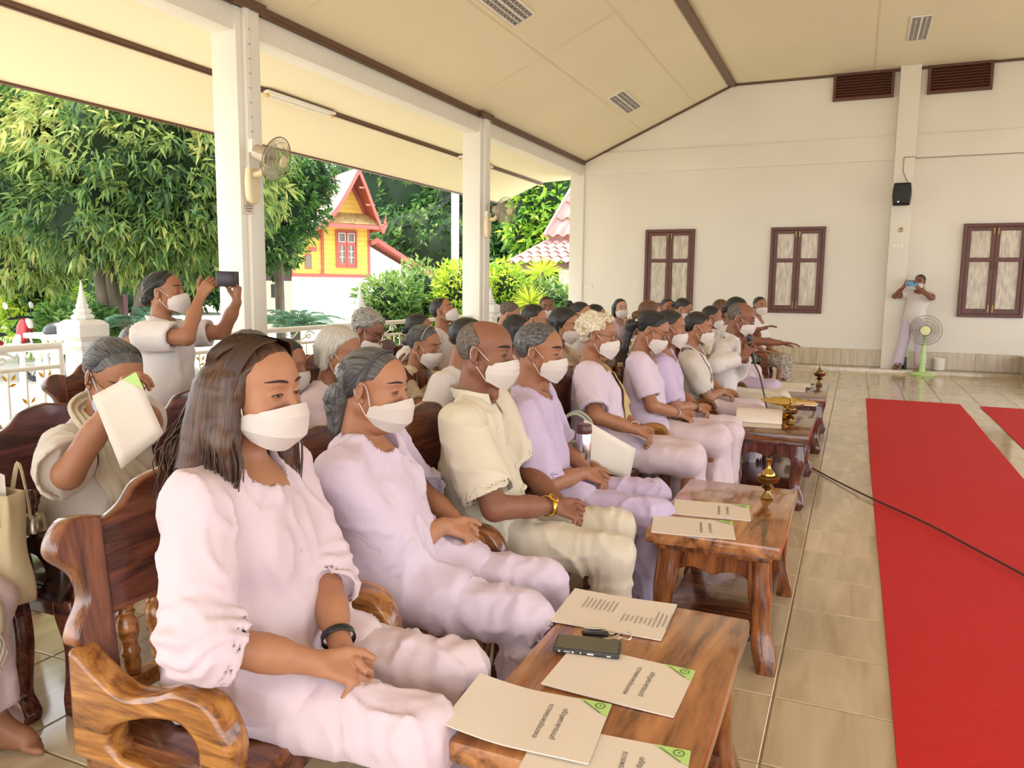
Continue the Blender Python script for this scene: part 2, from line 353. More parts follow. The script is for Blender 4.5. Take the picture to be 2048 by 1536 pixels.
# joint strips of the ceiling boards
SEAM = mat('seam_filler', (0.78, 0.68, 0.44), 0.6)
b = MB()
for (x0, x1, y) in ((-4.95, -2.5, 9.9), (-4.95, -2.5, 6.3)):
    z = lambda x: 3.87+(x+5.13)*sl_-0.0035
    b.add([(x0, y, z(x0)), (x1, y, z(x1)), (x1, y+0.008, z(x1)), (x0, y+0.008, z(x0))], [(0, 1, 2, 3)])
for (x, y0, y1) in ((-2.97, 4, 15.1), (-3.95, 4, 15.1)):
    zz = 3.87+(x+5.13)*sl_-0.0035
    b.add([(x, y0, zz), (x+0.016, y0, zz+0.007), (x+0.016, y1, zz+0.007), (x, y1, zz)], [(3, 2, 1, 0)])
b.add([(0.05, 4, 5.1065), (0.066, 4, 5.1065), (0.066, 15.1, 5.1065), (0.05, 15.1, 5.1065)], [(3, 2, 1, 0)])
mkobj('board_joint', b.mesh('board_joint', False), SEAM, ceil)
# brown trims
b = MB(); b.tube([(-2.30, -6, 5.085), (-2.30, 15.19, 5.085)], 0.05, 4, flat=0.5)
b2 = MB(); b2.box((-2.36, -6, 5.055), (-2.23, 15.19, 5.105))
setp(b2.build('trim_4', BROWNT, smooth=False, bevel=0.008), kind='structure', label='dark brown ridge strip where the sloping ceiling meets the flat one')
b = MB(); b.box((-5.14, -6, 3.83), (-5.08, 15.2, 3.885)); b.box((-5.10, -6, 3.80), (-5.085, 15.2, 3.84))
for yc in (0.79, 5.685, 10.56): b.box((-5.10, yc-0.2, 3.80), (-5.03, yc+0.2, 3.885))
setp(b.build('trim_5', BROWNT, smooth=False), kind='structure', label='dark brown moulding along the top of the side beam')
b = MB(); P = [(-5.1, 15.175, 3.855), (-2.28, 15.175, 5.085), (2.6, 15.175, 5.085), (5.4, 15.175, 3.86)]; b.tube(P, 0.022, 4)
setp(b.build('trim_6', BROWNT, smooth=False), kind='structure', label='thin brown moulding where back wall meets ceiling')
# side beam and columns on the left
b = MB(); b.box((-5.36, -6, 3.60), (-5.13, 15.2, 3.87))
beam = b.build('beam', WHITEP, smooth=False, bevel=0.006); setp(beam, 'long white beam carried by the left columns', 'beam', kind='structure')
clabels = ['white column outside the left edge of the picture', 'tall white column nearest the camera with a wall fan on it', 'white column in the middle carrying the second wall fan', 'white corner column where the back wall begins']
cols_ = []
for k, yc in enumerate((0.79, 5.685, 10.56, 15.27)):
    b = MB(); b.box((-5.385, yc-0.125, -0.15), (-5.10, yc+0.125, 3.84)); b.box((-5.10, yc-0.055, -0.01), (-5.055, yc+0.125, 3.82))
    c = b.build('column', WHITEP, smooth=False, bevel=0.006); setp(c, clabels[k], 'column', kind='structure'); cols_.append(c)
# columns and beam on the far (right) side and the open end behind the camera
for x in (5.4,):
    for yc in (0.79, 5.685, 10.56):
        b = MB(); b.box((x, yc-0.125, 0), (x+0.28, yc+0.125, 3.84)); setp(b.build('column', WHITEP, smooth=False), 'white column on the open right side of the hall', 'column', kind='structure')
    b = MB(); b.box((x, -6, 3.6), (x+0.25, 15.2, 3.87)); setp(b.build('beam', WHITEP, smooth=False), 'white beam on the open right side of the hall', 'beam', kind='structure')
# veranda soffit
quadslab('ceiling', [(-6.25, -6, 3.58), (-5.3, -6, 3.63), (-5.3, 15.75, 3.63), (-6.25, 15.75, 3.58)], 0.05, SOFFP, 'flat cream soffit of the side veranda')
quadslab('ceiling', [(-7.19, -6, 3.19), (-6.25, -6, 3.58), (-6.25, 15.75, 3.58), (-7.19, 15.75, 3.19)], 0.05, SOFFP, 'sloping cream soffit at the veranda eave')
b = MB(); b.box((-6.29, -6, 3.545), (-6.21, 15.75, 3.585)); b.box((-6.265, -6, 3.53), (-6.235, 15.75, 3.55))
setp(b.build('trim_7', BROWNT, smooth=False), kind='structure', label='brown strip along the veranda soffit')
b = MB(); b.box((-7.23, -6, 3.17), (-7.18, 15.78, 3.26)); b.tube([(-7.2, 15.76, 3.21), (-6.25, 15.76, 3.6), (-5.3, 15.76, 3.65)], 0.025, 4)
setp(b.build('trim_8', BROWNT, smooth=False), kind='structure', label='brown eave board of the veranda roof')
ROOFT = mat('outer_roof', (0.25, 0.08, 0.06), 0.7)
quadslab('roof', [(-7.25, -6, 3.30), (-2.2, -6, 5.5), (-2.2, 15.8, 5.5), (-7.25, 15.8, 3.30)], 0.05, ROOFT, 'outer roof above the left slope')
quadslab('roof', [(-2.2, -6, 5.5), (2.6, -6, 5.5), (2.6, 15.8, 5.5), (-2.2, 15.8, 5.5)], 0.05, ROOFT, 'outer roof above the flat ceiling')
quadslab('roof', [(2.6, -6, 5.5), (7.4, -6, 3.4), (7.4, 15.8, 3.4), (2.6, 15.8, 5.5)], 0.05, ROOFT, 'outer roof above the right slope')

# shuttered windows in the back wall
PANE = mat('frosted_pane', (0.72, 0.64, 0.52), 0.3, var=(3.2, 0.55), col2=(0.42, 0.35, 0.26), stretch=(7, 1, 1.6), rand=1.0)
def window(n, x0, x1, label):
    z0, z1 = 0.97, 2.515
    w = empty('window_%d' % n, (x0, 15.2, z0), kind='structure', label=label); ww, hh = x1-x0, z1-z0
    fr = plate('window_frame', [[(0, 0), (ww, 0), (ww, hh), (0, hh)], [(0.055, 0.055), (0.055, hh-0.055), (ww-0.055, hh-0.055), (ww-0.055, 0.055)]], 0.07, MAROON, w, loc=(0, -0.03, 0), bevel=0.006)
    lw = (ww-0.116)/2
    for k in range(2):
        ox = 0.057+k*(lw+0.002); lh = hh-0.114; rail = 0.405*lh+0.35*lh*0.6
        a = 0.062; mid = lh*0.60
        lf = plate('casement', [[(0, 0), (lw, 0), (lw, lh), (0, lh)], [(a, a+0.02), (a, mid), (lw-a, mid), (lw-a, a+0.02)], [(a, mid+0.07), (a, lh-a), (lw-a, lh-a), (lw-a, mid+0.07)]], 0.04, MAROON, w, loc=(ox, -0.028, 0.057), bevel=0.004)
        for (q0, q1) in ((a+0.02, mid), (mid+0.07, lh-a)):
            b = MB(); b.box((a-0.005, 0.004, q0-0.005), (lw-a+0.005, 0.012, q1+0.005)); b.build('pane', PANE, lf, smooth=False)
        s = -1 if k else 1; hx = (0.03 if k else lw-0.03)
        b = MB(); b.tube([(hx, -0.022, mid+0.0), (hx, -0.04, mid-0.02), (hx, -0.04, mid-0.1), (hx, -0.022, mid-0.12)], 0.006, 6); b.build('handle', BRONZE, lf)
        b = MB(); b.cbox((hx, -0.026, 0.09), (0.014, 0.012, 0.12)); b.build('bolt', BRONZE, lf, smooth=False)
        b = MB(); b.cbox((hx, -0.026, lh-0.07), (0.014, 0.012, 0.1)); b.build('bolt', BRONZE, lf, smooth=False)
    return w
window(1, -3.82, -2.87, 'leftmost maroon framed shutter window in the back wall'); window(2, -1.49, -0.56, 'maroon framed shutter window left of the pilaster')
window(3, 1.58, 2.53, 'maroon framed shutter window right of the standing man')
# louvred vents
LOUV = mat('louvre_brown', (0.11, 0.038, 0.02), 0.45)
for (x0, x1, lb) in ((-0.58, 0.38, 'brown louvred wall vent left of the pilaster'), (0.88, 1.82, 'brown louvred wall vent right of the pilaster')):
    w = empty('louvre_vent', (x0, 15.2, 4.655), label=lb, cat='vent', group='louvred vents under the ceiling'); ww = x1-x0; hh = 0.445
    plate('frame', [[(0, 0), (ww, 0), (ww, hh), (0, hh)], [(0.045, 0.045), (0.045, hh-0.03), (ww-0.045, hh-0.03), (ww-0.045, 0.045)]], 0.09, LOUV, w, loc=(0, -0.03, 0), bevel=0.005)
    b = MB(); b.box((0.03, 0.0, 0.03), (ww-0.03, 0.004, hh-0.02)); b.build('back_panel', EBONY, w, smooth=False)
    sm = MB(); sm.add([(0.04, -0.05, 0), (ww-0.04, -0.05, 0), (ww-0.04, -0.006, 0.05), (0.04, -0.006, 0.05), (0.04, -0.05, -0.008), (ww-0.04, -0.05, -0.008), (ww-0.04, -0.006, 0.042), (0.04, -0.006, 0.042)], [(0, 1, 2, 3), (7, 6, 5, 4), (4, 5, 1, 0), (3, 2, 6, 7)])
    sme = sm.mesh('slat', False); sme.materials.append(LOUV)
    for k in range(8): mkobj('slat', sme, None, w, (0, 0, 0.05+k*0.046))
# recessed ceiling lights with louvre grids
LGREY = mat('louvre_metal', (0.52, 0.50, 0.47), 0.35, 0.6); LWHITE = mat('lamp_white', (0.85, 0.82, 0.76), 0.4); LDARK = mat('lamp_well', (0.30, 0.28, 0.26), 0.4, 0.3)
def troffer(M4, lx, ly, label):
    t = empty('ceiling_light', label=label, cat='ceiling light', group='recessed louvred ceiling lights'); t.matrix_world = M4
    plate('frame', [[(0, 0), (lx, 0), (lx, ly), (0, ly)], [(0.022, 0.022), (0.022, ly-0.022), (lx-0.022, ly-0.022), (lx-0.022, 0.022)]], 0.016, LWHITE, t, bevel=0.002, plane='xy')
    b = MB(); b.box((0.015, 0.015, 0.002), (lx-0.015, ly-0.015, 0.004)); b.build('reflector', LDARK, t, smooth=False)
    b = MB(); b.box((lx/2-0.012, 0.02, -0.014), (lx/2+0.012, ly-0.02, 0.002)); b.build('divider', LWHITE, t, smooth=False)
    for q in (lx*0.27, lx*0.73):
        b = MB(); b.tube([(q, 0.05, 0.0), (q, ly-0.05, 0.0)], 0.008, 8); b.build('lamp_tube', LWHITE, t)
    sm = MB(); sm.box((0.02, -0.003, -0.016), (lx-0.02, 0.003, 0.001)); me = sm.mesh('louvre_blade', False); me.materials.append(LGREY)
    for k in range(13): mkobj('louvre_blade', me, None, t, (0, 0.05+k*(ly-0.1)/12, 0))
sang = math.atan(sl_)
def on_slope(x, y): return Matrix.Translation((x, y, 3.87+(x+5.13)*sl_-0.009)) @ Matrix.Rotation(-sang, 4, 'Y')
troffer(on_slope(-3.86, 7.58), 0.29, 1.2, 'louvred light in the sloping ceiling, cut by the top of the picture')
troffer(on_slope(-3.86, 12.55), 0.29, 1.18, 'louvred light in the sloping ceiling above the seated crowd')
troffer(Matrix.Translation((0.46, 12.4, 5.10)), 0.28, 1.13, 'louvred light in the flat ceiling near the vents')
# veranda tube lights
for (y, lb) in ((7.2, 'fluorescent tube light under the veranda soffit beside the nearest column'), (11.9, 'fluorescent tube light under the veranda soffit beyond the middle column')):
    t = empty('tube_light', (-6.2, y, 3.545), label=lb, cat='tube light', group='veranda tube lights')
    b = MB(); b.box((-0.04, 0, -0.02), (0.04, 1.25, 0.012)); b.build('batten', LWHITE, t, smooth=False, bevel=0.006)
    b = MB(); b.tube([(0.0, 0.04, -0.05), (0.0, 1.2, -0.05)], 0.014, 10); b.build('tube', LWHITE, t)
    for q in (0.025, 1.215):
        b = MB(); b.cbox((0, q, -0.035), (0.035, 0.03, 0.06)); b.build('holder', mat('holder_yellow', (0.75, 0.45, 0.12), 0.5), t, smooth=False, bevel=0.004)
# conduit, socket plates, switch plates, notice
b = MB(); b.box((-5.058, 5.655, 2.66), (-5.046, 5.675, 3.8)); b.mi = 0
cc = b.build('cable_conduit', WHITEP, smooth=False); setp(cc, 'thin white cable conduit down the nearest column', 'conduit')
for k in range(8):
    b = MB(); b.cbox((-5.044, 5.665, 2.75+k*0.125), (0.006, 0.028, 0.012)); b.build('clip', LGREY, cc, smooth=False)
b = MB(); b.box((-5.058, 10.53, 2.45), (-5.046, 10.55, 3.8)); setp(b.build('cable_conduit', WHITEP, smooth=False), 'thin white cable conduit down the middle column', 'conduit')
for (y, z, lb) in ((5.66, 2.62, 'small white switch box above the near wall fan'), (10.545, 2.43, 'small white switch box above the far wall fan')):
    b = MB(); b.cbox((-5.035, y, z), (0.05, 0.075, 0.12)); t = b.build('switch_box', LWHITE, smooth=False, bevel=0.008); setp(t, lb, 'switch')
    b = MB(); b.cbox((-5.03, y+0.09, z-0.035), (0.03, 0.12, 0.03)); b.cbox((-5.02, y+0.07, z+0.02), (0.03, 0.03, 0.03)); b.build('plug', LWHITE, t, smooth=False)
n_ = empty('notice_plate', (-5.053, 5.60, 2.075), label='small lettered notice plate below the near wall fan', cat='notice')
plate('plate', [[(-0.07, -0.055), (0.07, -0.055), (0.07, 0.055), (-0.07, 0.055)]], 0.006, mat('notice_face', (0.66, 0.58, 0.50), 0.5), n_, bevel=0.002, plane='yz')
for k, w in enumerate((0.012, 0.05, 0.045, 0.03)):
    b = MB(); b.box((0.004, -w, 0.034-k*0.022), (0.0055, w, 0.04-k*0.022)); b.build('line_of_lettering', INK, n_, smooth=False)
for (x, z, w, lb) in ((-4.98, 1.415, 0.2, 'pale switch plate on the back wall by the corner column'), ):
    t = empty('switch_plate', (x, 15.2, z), label=lb, cat='switch')
    b = MB(); b.box((-w/2, -0.012, -0.05), (w/2, 0, 0.05)); b.build('plate', WALLP, t, smooth=False, bevel=0.003)
    for k in range(3):
        b = MB(); b.cbox((-0.06+k*0.06, -0.014, 0), (0.035, 0.008, 0.06)); b.build('rocker', LWHITE, t, smooth=False, bevel=0.002)
t = empty('switch_plate', (0.60, 14.98, 2.16), label='pale switch plate on the pilaster above the standing man', cat='switch')
b = MB(); b.box((-0.1, -0.012, -0.045), (0.1, 0, 0.045)); b.build('plate', WALLP, t, smooth=False, bevel=0.003)
for k in range(3):
    b = MB(); b.cbox((-0.06+k*0.06, -0.014, 0), (0.035, 0.008, 0.05)); b.build('rocker', LWHITE, t, smooth=False, bevel=0.002)
b = MB(); b.cbox((0.63, 14.965, 2.42), (0.045, 0.03, 0.075)); setp(b.build('wall_hook', BRONZE, smooth=False, bevel=0.005), 'small dark fitting on the pilaster above its switch plate', 'fitting')
# loudspeaker on the pilaster
t = empty('wall_speaker', (0.60, 14.98, 3.0), label='black loudspeaker hung on the pilaster', cat='speaker')
b = MB(); b.grid(lambda u, v: ((0.125+0.02*math.sin(math.pi*v))*math.copysign(min(1, abs(math.cos(2*math.pi*u))*1.3), math.cos(2*math.pi*u)), -0.11+0.085*math.copysign(min(1, abs(math.sin(2*math.pi*u))*1.3), math.sin(2*math.pi*u)), -0.18+0.36*v), 24, 7, True)
cab = b.build('cabinet', BLACKP, t, sharp=60); bm = bmesh.new(); bm.from_mesh(cab.data); bmesh.ops.holes_fill(bm, edges=[e for e in bm.edges if e.is_boundary]); bm.to_mesh(cab.data); bm.free()
b = MB(); b.box((-0.115, -0.205, -0.15), (0.115, -0.197, 0.15)); b.build('grille', mat('grille', (0.02, 0.02, 0.022), 0.6, bump=(300, 0.4)), t, smooth=False, bevel=0.004)
b = MB(); b.lathe([(0.012, 0), (0.012, 0.004)], 12); b.build('badge', CHROME, t, loc=(-0.05, -0.206, -0.13), rot=(math.pi/2, 0, 0))
b = MB(); b.cbox((0, -0.015, 0), (0.08, 0.03, 0.1)); b.build('bracket', BLACKP, t, smooth=False)
b = MB(); b.tube(smooth_pts([(0.60, 14.973, 3.62), (0.60, 14.97, 3.4), (0.66, 14.96, 3.25), (0.735, 14.96, 3.1), (0.73, 14.96, 2.97), (0.66, 14.96, 2.93)]), 0.007, 6)
setp(b.build('speaker_cable', mat('grey_cable', (0.35, 0.28, 0.22), 0.6)), 'thin cable looping from wall band to loudspeaker', 'cable')
b = MB(); b.tube([(0.60, 14.973, 3.62), (0.77, 14.975, 3.62), (0.79, 15.165, 3.625), (5.9, 15.165, 3.63)], 0.008, 6)
setp(b.build('wall_cable', mat('grey_cable', (0.35, 0.28, 0.22), 0.6)), 'dark cable run along the wall band right of the pilaster', 'cable')
# ================================================================ outside
GRND = mat('pale_ground', (0.50, 0.47, 0.40), 0.9, var=(0.6, 0.25))
GRASS = mat('lawn', (0.12, 0.20, 0.04), 0.95, var=(1.5, 0.5))
b = MB(); b.box((-90, -60, -0.5), (90, 110, -0.16)); setp(b.build('ground', GRND, smooth=False), kind='structure', label='pale ground of the temple yard')
# ---- railing between the columns with gilt ornaments
RAIL = mat('rail_white', (0.83, 0.80, 0.74), 0.35)
def scroll(P0, s, n=26):
    return [(0, P0[0]+s*(0.085*(1-t/n)*math.cos(2.6*math.pi*t/n)), P0[1]+0.085*(1-0.8*t/n)*math.sin(2.6*math.pi*t/n)*0.8) for t in range(n+1)]
def railing(y0, y1, label):
    X = -5.25; r = empty('railing', (X, y0, 0), label=label, cat='railing', group='white railing sections with gilt leaves'); L = y1-y0
    for z, rr in ((0.94, 0.026), (0.79, 0.016), (0.12, 0.016)):
        b = MB(); b.tube([(0, 0, z), (0, L, z)], rr, 8); b.build('rail', RAIL, r)
    nb = max(2, int(L/0.125)); bm_ = MB(); bm_.tube([(0, 0, 0.12), (0, 0, 0.79)], 0.008, 6); me = bm_.mesh('baluster'); me.materials.append(RAIL)
    lf = MB()
    for (dy, dz, a) in ((0.03, 0.02, 0.9), (-0.03, 0.02, 2.24), (0.02, -0.03, 0.2)):
        c, s = math.cos(a), math.sin(a)
        lf.add([(0.01, dy-0.028*c, dz-0.028*s), (0.018, dy-0.012*s, dz+0.012*c), (0.01, dy+0.034*c, dz+0.034*s), (0.018, dy+0.012*s, dz-0.012*c), (0.0, dy, dz)], [(0, 1, 4), (1, 2, 4), (2, 3, 4), (3, 0, 4), (0, 3, 2, 1)])
    lme = lf.mesh('gilt_leaf', False); lme.materials.append(GOLDP)
    for k in range(1, nb):
        y = L*k/nb
        ob = mkobj('baluster', me, None, r, (0, y, 0))
        for z in ((0.72, 0.36) if k % 2 else (0.55, 0.2)): mkobj('gilt_leaf', lme, None, ob, (0, 0, z))
    ns = max(1, int(L/0.8))
    for k in range(ns):
        yc = L*(k+.5)/ns; b = MB()
        b.tube([(0, yc-0.36, 0.80), (0, yc-0.1, 0.815)]+[(0, yc+q[1]+0.05, 0.865+q[2]*0.7) for q in scroll((0.0, 0.0), 1)][::-1], 0.009, 6); b.build('scroll', RAIL, r)
        b = MB(); b.tube([(0, yc-0.38, 0.8), (0, yc-0.2, 0.86), (0, yc-0.1, 0.93)], 0.007, 6); b.build('scroll', RAIL, r)
    for y in (0.0, L):
        b = MB(); b.tube([(0, y, 0), (0, y, 0.94)], 0.02, 8); b.build('end_post', RAIL, r)
    return r
for (y0, y1, lb) in ((0.98, 3.84, 'white railing with gilt leaves left of the tiered post'), (4.24, 5.54, 'white railing behind the standing woman'), (5.83, 7.4, 'white railing just past the nearest column'), (7.8, 10.42, 'white railing behind the man looking up'), (10.72, 10.95, 'short white railing stub past the middle column'), (11.33, 15.1, 'white railing up to the corner column')):
    railing(y0, y1, lb)
# ---- tiered stupa-shaped posts
def stupa(x, y, label, s=0.66, zb=-0.15):
    r = empty('finial_post', (x, y, 0), label=label, cat='post', group='white tiered posts')
    def sq(prof):
        b = MB(); V = []; F = []
        for h, z in prof: V += [(-h, -h, z), (h, -h, z), (h, h, z), (-h, h, z)]
        for i in range(len(prof)-1): F += [(4*i+k, 4*i+(k+1) % 4, 4*i+4+(k+1) % 4, 4*i+4+k) for k in range(4)]
        F += [(3, 2, 1, 0), tuple(4*(len(prof)-1)+k for k in range(4))]; return b.add(V, F)
    w = 0.125*s
    sq([(w, zb), (w, 0.88), (w*1.0, 0.90)]).build('shaft', WHITEO, r, smooth=False, bevel=0.005)
    sq([(w*1.05, 0.895), (w*1.3, 0.925), (w*1.3, 0.935), (w*1.02, 0.965)]).build('moulding', WHITEO, r, smooth=False, bevel=0.004)
    sq([(w*1.1, 0.96), (w*1.5, 1.0), (w*1.5, 1.085), (w*1.2, 1.11), (w*0.95, 1.12)]).build('block', WHITEO, r, smooth=False, bevel=0.005)
    for (a, z0, z1) in ((1.0, 1.118, 1.165), (0.78, 1.160, 1.205), (0.55, 1.20, 1.245)):
        b = MB(); b.lathe([(w*a*0.75, z0), (w*a*0.97, z0+0.012), (w*a, (z0+z1)/2), (w*a*0.9, z1-0.01), (w*a*0.62, z1)], 8); b.build('tier', WHITEO, r, smooth=False)
    b = MB(); b.lathe([(w*0.42, 1.243), (w*0.36, 1.27), (w*0.18, 1.33), (w*0.05, 1.40), (0.002, 1.41)], 8); b.build('spire', WHITEO, r, smooth=False)
    return r
stupa(-5.25, 4.04, 'white tiered post in front of the big tree trunk'); stupa(-5.25, 7.6, 'white tiered post in front of the yellow house'); stupa(-5.25, 11.14, 'white tiered post past the middle column')

# ---- leaves
def leaf_mesh(name, P, D, L, Wd, tone, droop=0.25):
    n = len(P); D = D/np.linalg.norm(D, axis=1, keepdims=True)
    up = RNG.normal(size=(n, 3)); up[:, 2] += 1.2; S = np.cross(D, up); S /= np.linalg.norm(S, axis=1, keepdims=True)+1e-9
    Nn = np.cross(S, D); L = L[:, None]; Wd = Wd[:, None]
    tip = P+D*L; tip[:, 2] -= droop*L[:, 0]; mid = P+D*L*0.45; mid[:, 2] -= droop*0.2*L[:, 0]
    V = np.empty((n, 4, 3)); V[:, 0] = P; V[:, 1] = mid+S*Wd*0.5+Nn*Wd*0.15; V[:, 2] = tip; V[:, 3] = mid-S*Wd*0.5+Nn*Wd*0.15
    F = np.arange(n*4).reshape(n, 4)
    F3 = np.concatenate([F[:, [0, 1, 2]], F[:, [0, 2, 3]]])
    me = arr_mesh(name, V.reshape(-1, 3), F3, False)
    a = me.attributes.new('tone', 'FLOAT', 'POINT'); a.data.foreach_set('value', np.repeat(tone, 4).astype(np.float32))
    return me
def tuft_leaves(C, axis, per, L, spread, tone):        # whorls of leaves round twig ends
    n = len(C)*per; P = np.repeat(C, per, 0); A = np.repeat(axis, per, 0)
    D = A+RNG.normal(size=(n, 3))*spread
    t = np.clip(np.repeat(tone, per)+RNG.normal(size=n)*0.13, 0, 1)
    l = L*(0.65+0.6*RNG.random(n)); return P+RNG.normal(size=(n, 3))*L*0.25, D, l, t
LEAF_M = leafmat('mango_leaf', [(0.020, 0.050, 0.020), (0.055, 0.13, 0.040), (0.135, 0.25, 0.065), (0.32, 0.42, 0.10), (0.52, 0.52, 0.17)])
LEAF_D = leafmat('dark_leaf', [(0.008, 0.030, 0.010), (0.025, 0.085, 0.020), (0.065, 0.18, 0.035), (0.16, 0.30, 0.06), (0.30, 0.42, 0.12)])
LEAF_Y = leafmat('lime_leaf', [(0.05, 0.16, 0.02), (0.20, 0.42, 0.04), (0.45, 0.62, 0.06), (0.70, 0.72, 0.10)])
LEAF_P = leafmat('palm_leaf', [(0.02, 0.06, 0.03), (0.06, 0.16, 0.09), (0.14, 0.28, 0.16), (0.28, 0.42, 0.26)])
BARK = mat('bark', (0.20, 0.155, 0.11), 0.9, var=(7, 0.55), bump=(14, 0.8), stretch=(1, 1, 0.35))
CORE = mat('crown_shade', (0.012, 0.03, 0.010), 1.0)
def shell_pts(n, c, r, lo=0.72, flat=None):
    d = RNG.normal(size=(n, 3)); d /= np.linalg.norm(d, axis=1, keepdims=True)
    k = lo+(1.04-lo)*RNG.random((n, 1)); return np.asarray(c)+d*np.asarray(r)*k, d
def blob(name, c, r, m, parent, seed=0):
    b = MB(); rr = random.Random(seed)
    ph = [rr.random()*6 for _ in range(6)]
    def f(u, v):
        a, t = 2*math.pi*u, math.pi*(0.02+0.96*v); k = 1+0.10*math.sin(3*a+ph[0])*math.sin(2*t+ph[1])+0.08*math.sin(5*a+ph[2]+3*t)
        return (c[0]+r[0]*k*math.sin(t)*math.cos(a), c[1]+r[1]*k*math.sin(t)*math.sin(a), c[2]+r[2]*k*math.cos(t))
    b.grid(f, 20, 12, True); return b.build(name, m, parent)
def tree(name, base, crowns, trunk, mtl, L, W_, per, ntuft, label, cat='tree', spread=0.75, axis_up=-0.3, tone0=0.45, core=0.70, big=0, droop=0.3, group=None, tstretch=0.3):
    r = empty(name, base, label=label, cat=cat, group=group); base = np.array(base)
    b = MB()
    for P, R in trunk: b.tube([Vector(np.array(p)-base) for p in smooth_pts(P, 5)], list(np.interp(np.linspace(0, 1, 5*(len(P)-1)+1), np.linspace(0, 1, len(R)), R)), 10)
    if trunk: b.build('trunk', BARK, r)
    tot = sum(c[1][0]*c[1][2] for c in crowns); PP = []; DD = []; LL = []; TT = []
    for k, (c, rad) in enumerate(crowns):
        n = int(ntuft*rad[0]*rad[2]/tot); P, d = shell_pts(n, np.array(c)-base, rad)
        ax = d*0.8; ax[:, 2] += axis_up
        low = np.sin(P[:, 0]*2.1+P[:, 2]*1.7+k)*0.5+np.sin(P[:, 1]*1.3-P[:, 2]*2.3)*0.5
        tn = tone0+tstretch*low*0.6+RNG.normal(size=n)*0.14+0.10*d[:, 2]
        a = tuft_leaves(P, ax, per, L, spread, tn); PP.append(a[0]); DD.append(a[1]); LL.append(a[2]); TT.append(a[3])
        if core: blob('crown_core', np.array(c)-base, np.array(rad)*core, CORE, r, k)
    P = np.concatenate(PP); D = np.concatenate(DD); l = np.concatenate(LL); t = np.clip(np.concatenate(TT), 0, 1)
    if big:                                    # the leaves that can be picked out one by one
        cam_d = np.linalg.norm(P+base-CC, axis=1)-l*12; idx = np.argsort(cam_d)[:big]
        rest_ = np.ones(len(P), bool); rest_[idx] = False
        protos = [leaf_mesh('leaf', np.zeros((1, 3)), np.array([[1.0, 0, 0]]), np.array([L]), np.array([W_*L]), np.array([q]), droop) for q in (0.3, 0.5, 0.65, 0.8, 0.95)]
        for me in protos: me.materials.append(mtl)
        for i in idx:
            o = mkobj('leaf', protos[int(min(4, t[i]*5))], None, r, P[i]); o.rotation_euler = Vector(D[i]).to_track_quat('X', 'Z').to_euler(); s = l[i]/L; o.scale = (s, s, s)
        P, D, l, t = P[rest_], D[rest_], l[rest_], t[rest_]
    me = leaf_mesh('foliage', P, D, l, l*W_, t, droop); o = mkobj('foliage', me, mtl, r); o['kind'] = 'stuff'
    return r
A = lambda u, v, y: at(u, v, y=y)
# big mango tree on the left
c0 = at(222, 705, z=-0.15); yb = 9.6
B0 = at(215, 690, y=yb); B0[2] = -0.2
def pt(u, v, dy=0): return tuple(at(u, v, y=yb+dy))
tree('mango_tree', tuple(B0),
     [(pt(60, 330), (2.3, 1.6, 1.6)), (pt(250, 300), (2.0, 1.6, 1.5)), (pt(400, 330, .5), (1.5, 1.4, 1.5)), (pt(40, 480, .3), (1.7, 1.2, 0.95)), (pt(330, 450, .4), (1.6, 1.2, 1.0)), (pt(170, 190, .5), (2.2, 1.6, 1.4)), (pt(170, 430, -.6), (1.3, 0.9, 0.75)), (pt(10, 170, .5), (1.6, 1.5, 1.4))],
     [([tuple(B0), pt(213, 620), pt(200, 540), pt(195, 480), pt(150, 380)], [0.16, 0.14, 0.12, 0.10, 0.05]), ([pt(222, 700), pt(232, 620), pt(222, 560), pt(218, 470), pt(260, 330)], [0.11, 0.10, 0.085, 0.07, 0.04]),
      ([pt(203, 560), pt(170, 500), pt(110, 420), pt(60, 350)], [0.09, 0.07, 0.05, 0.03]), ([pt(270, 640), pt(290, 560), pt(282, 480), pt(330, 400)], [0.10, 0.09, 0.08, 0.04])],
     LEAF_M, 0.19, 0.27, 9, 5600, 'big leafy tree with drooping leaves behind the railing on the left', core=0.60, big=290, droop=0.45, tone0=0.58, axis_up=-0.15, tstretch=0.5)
yb = 15.0
B0 = at(560, 560, y=yb); B0[2] = -0.2
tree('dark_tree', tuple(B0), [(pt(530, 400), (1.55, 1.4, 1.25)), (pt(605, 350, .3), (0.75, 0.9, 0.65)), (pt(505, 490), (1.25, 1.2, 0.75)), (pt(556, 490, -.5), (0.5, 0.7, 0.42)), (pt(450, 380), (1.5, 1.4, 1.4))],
     [([tuple(B0), pt(556, 480), pt(560, 420)], [0.12, 0.1, 0.06])], LEAF_D, 0.14, 0.42, 8, 3000, 'round dark green tree just right of the nearest column', core=0.74, axis_up=0.1, tone0=0.48)
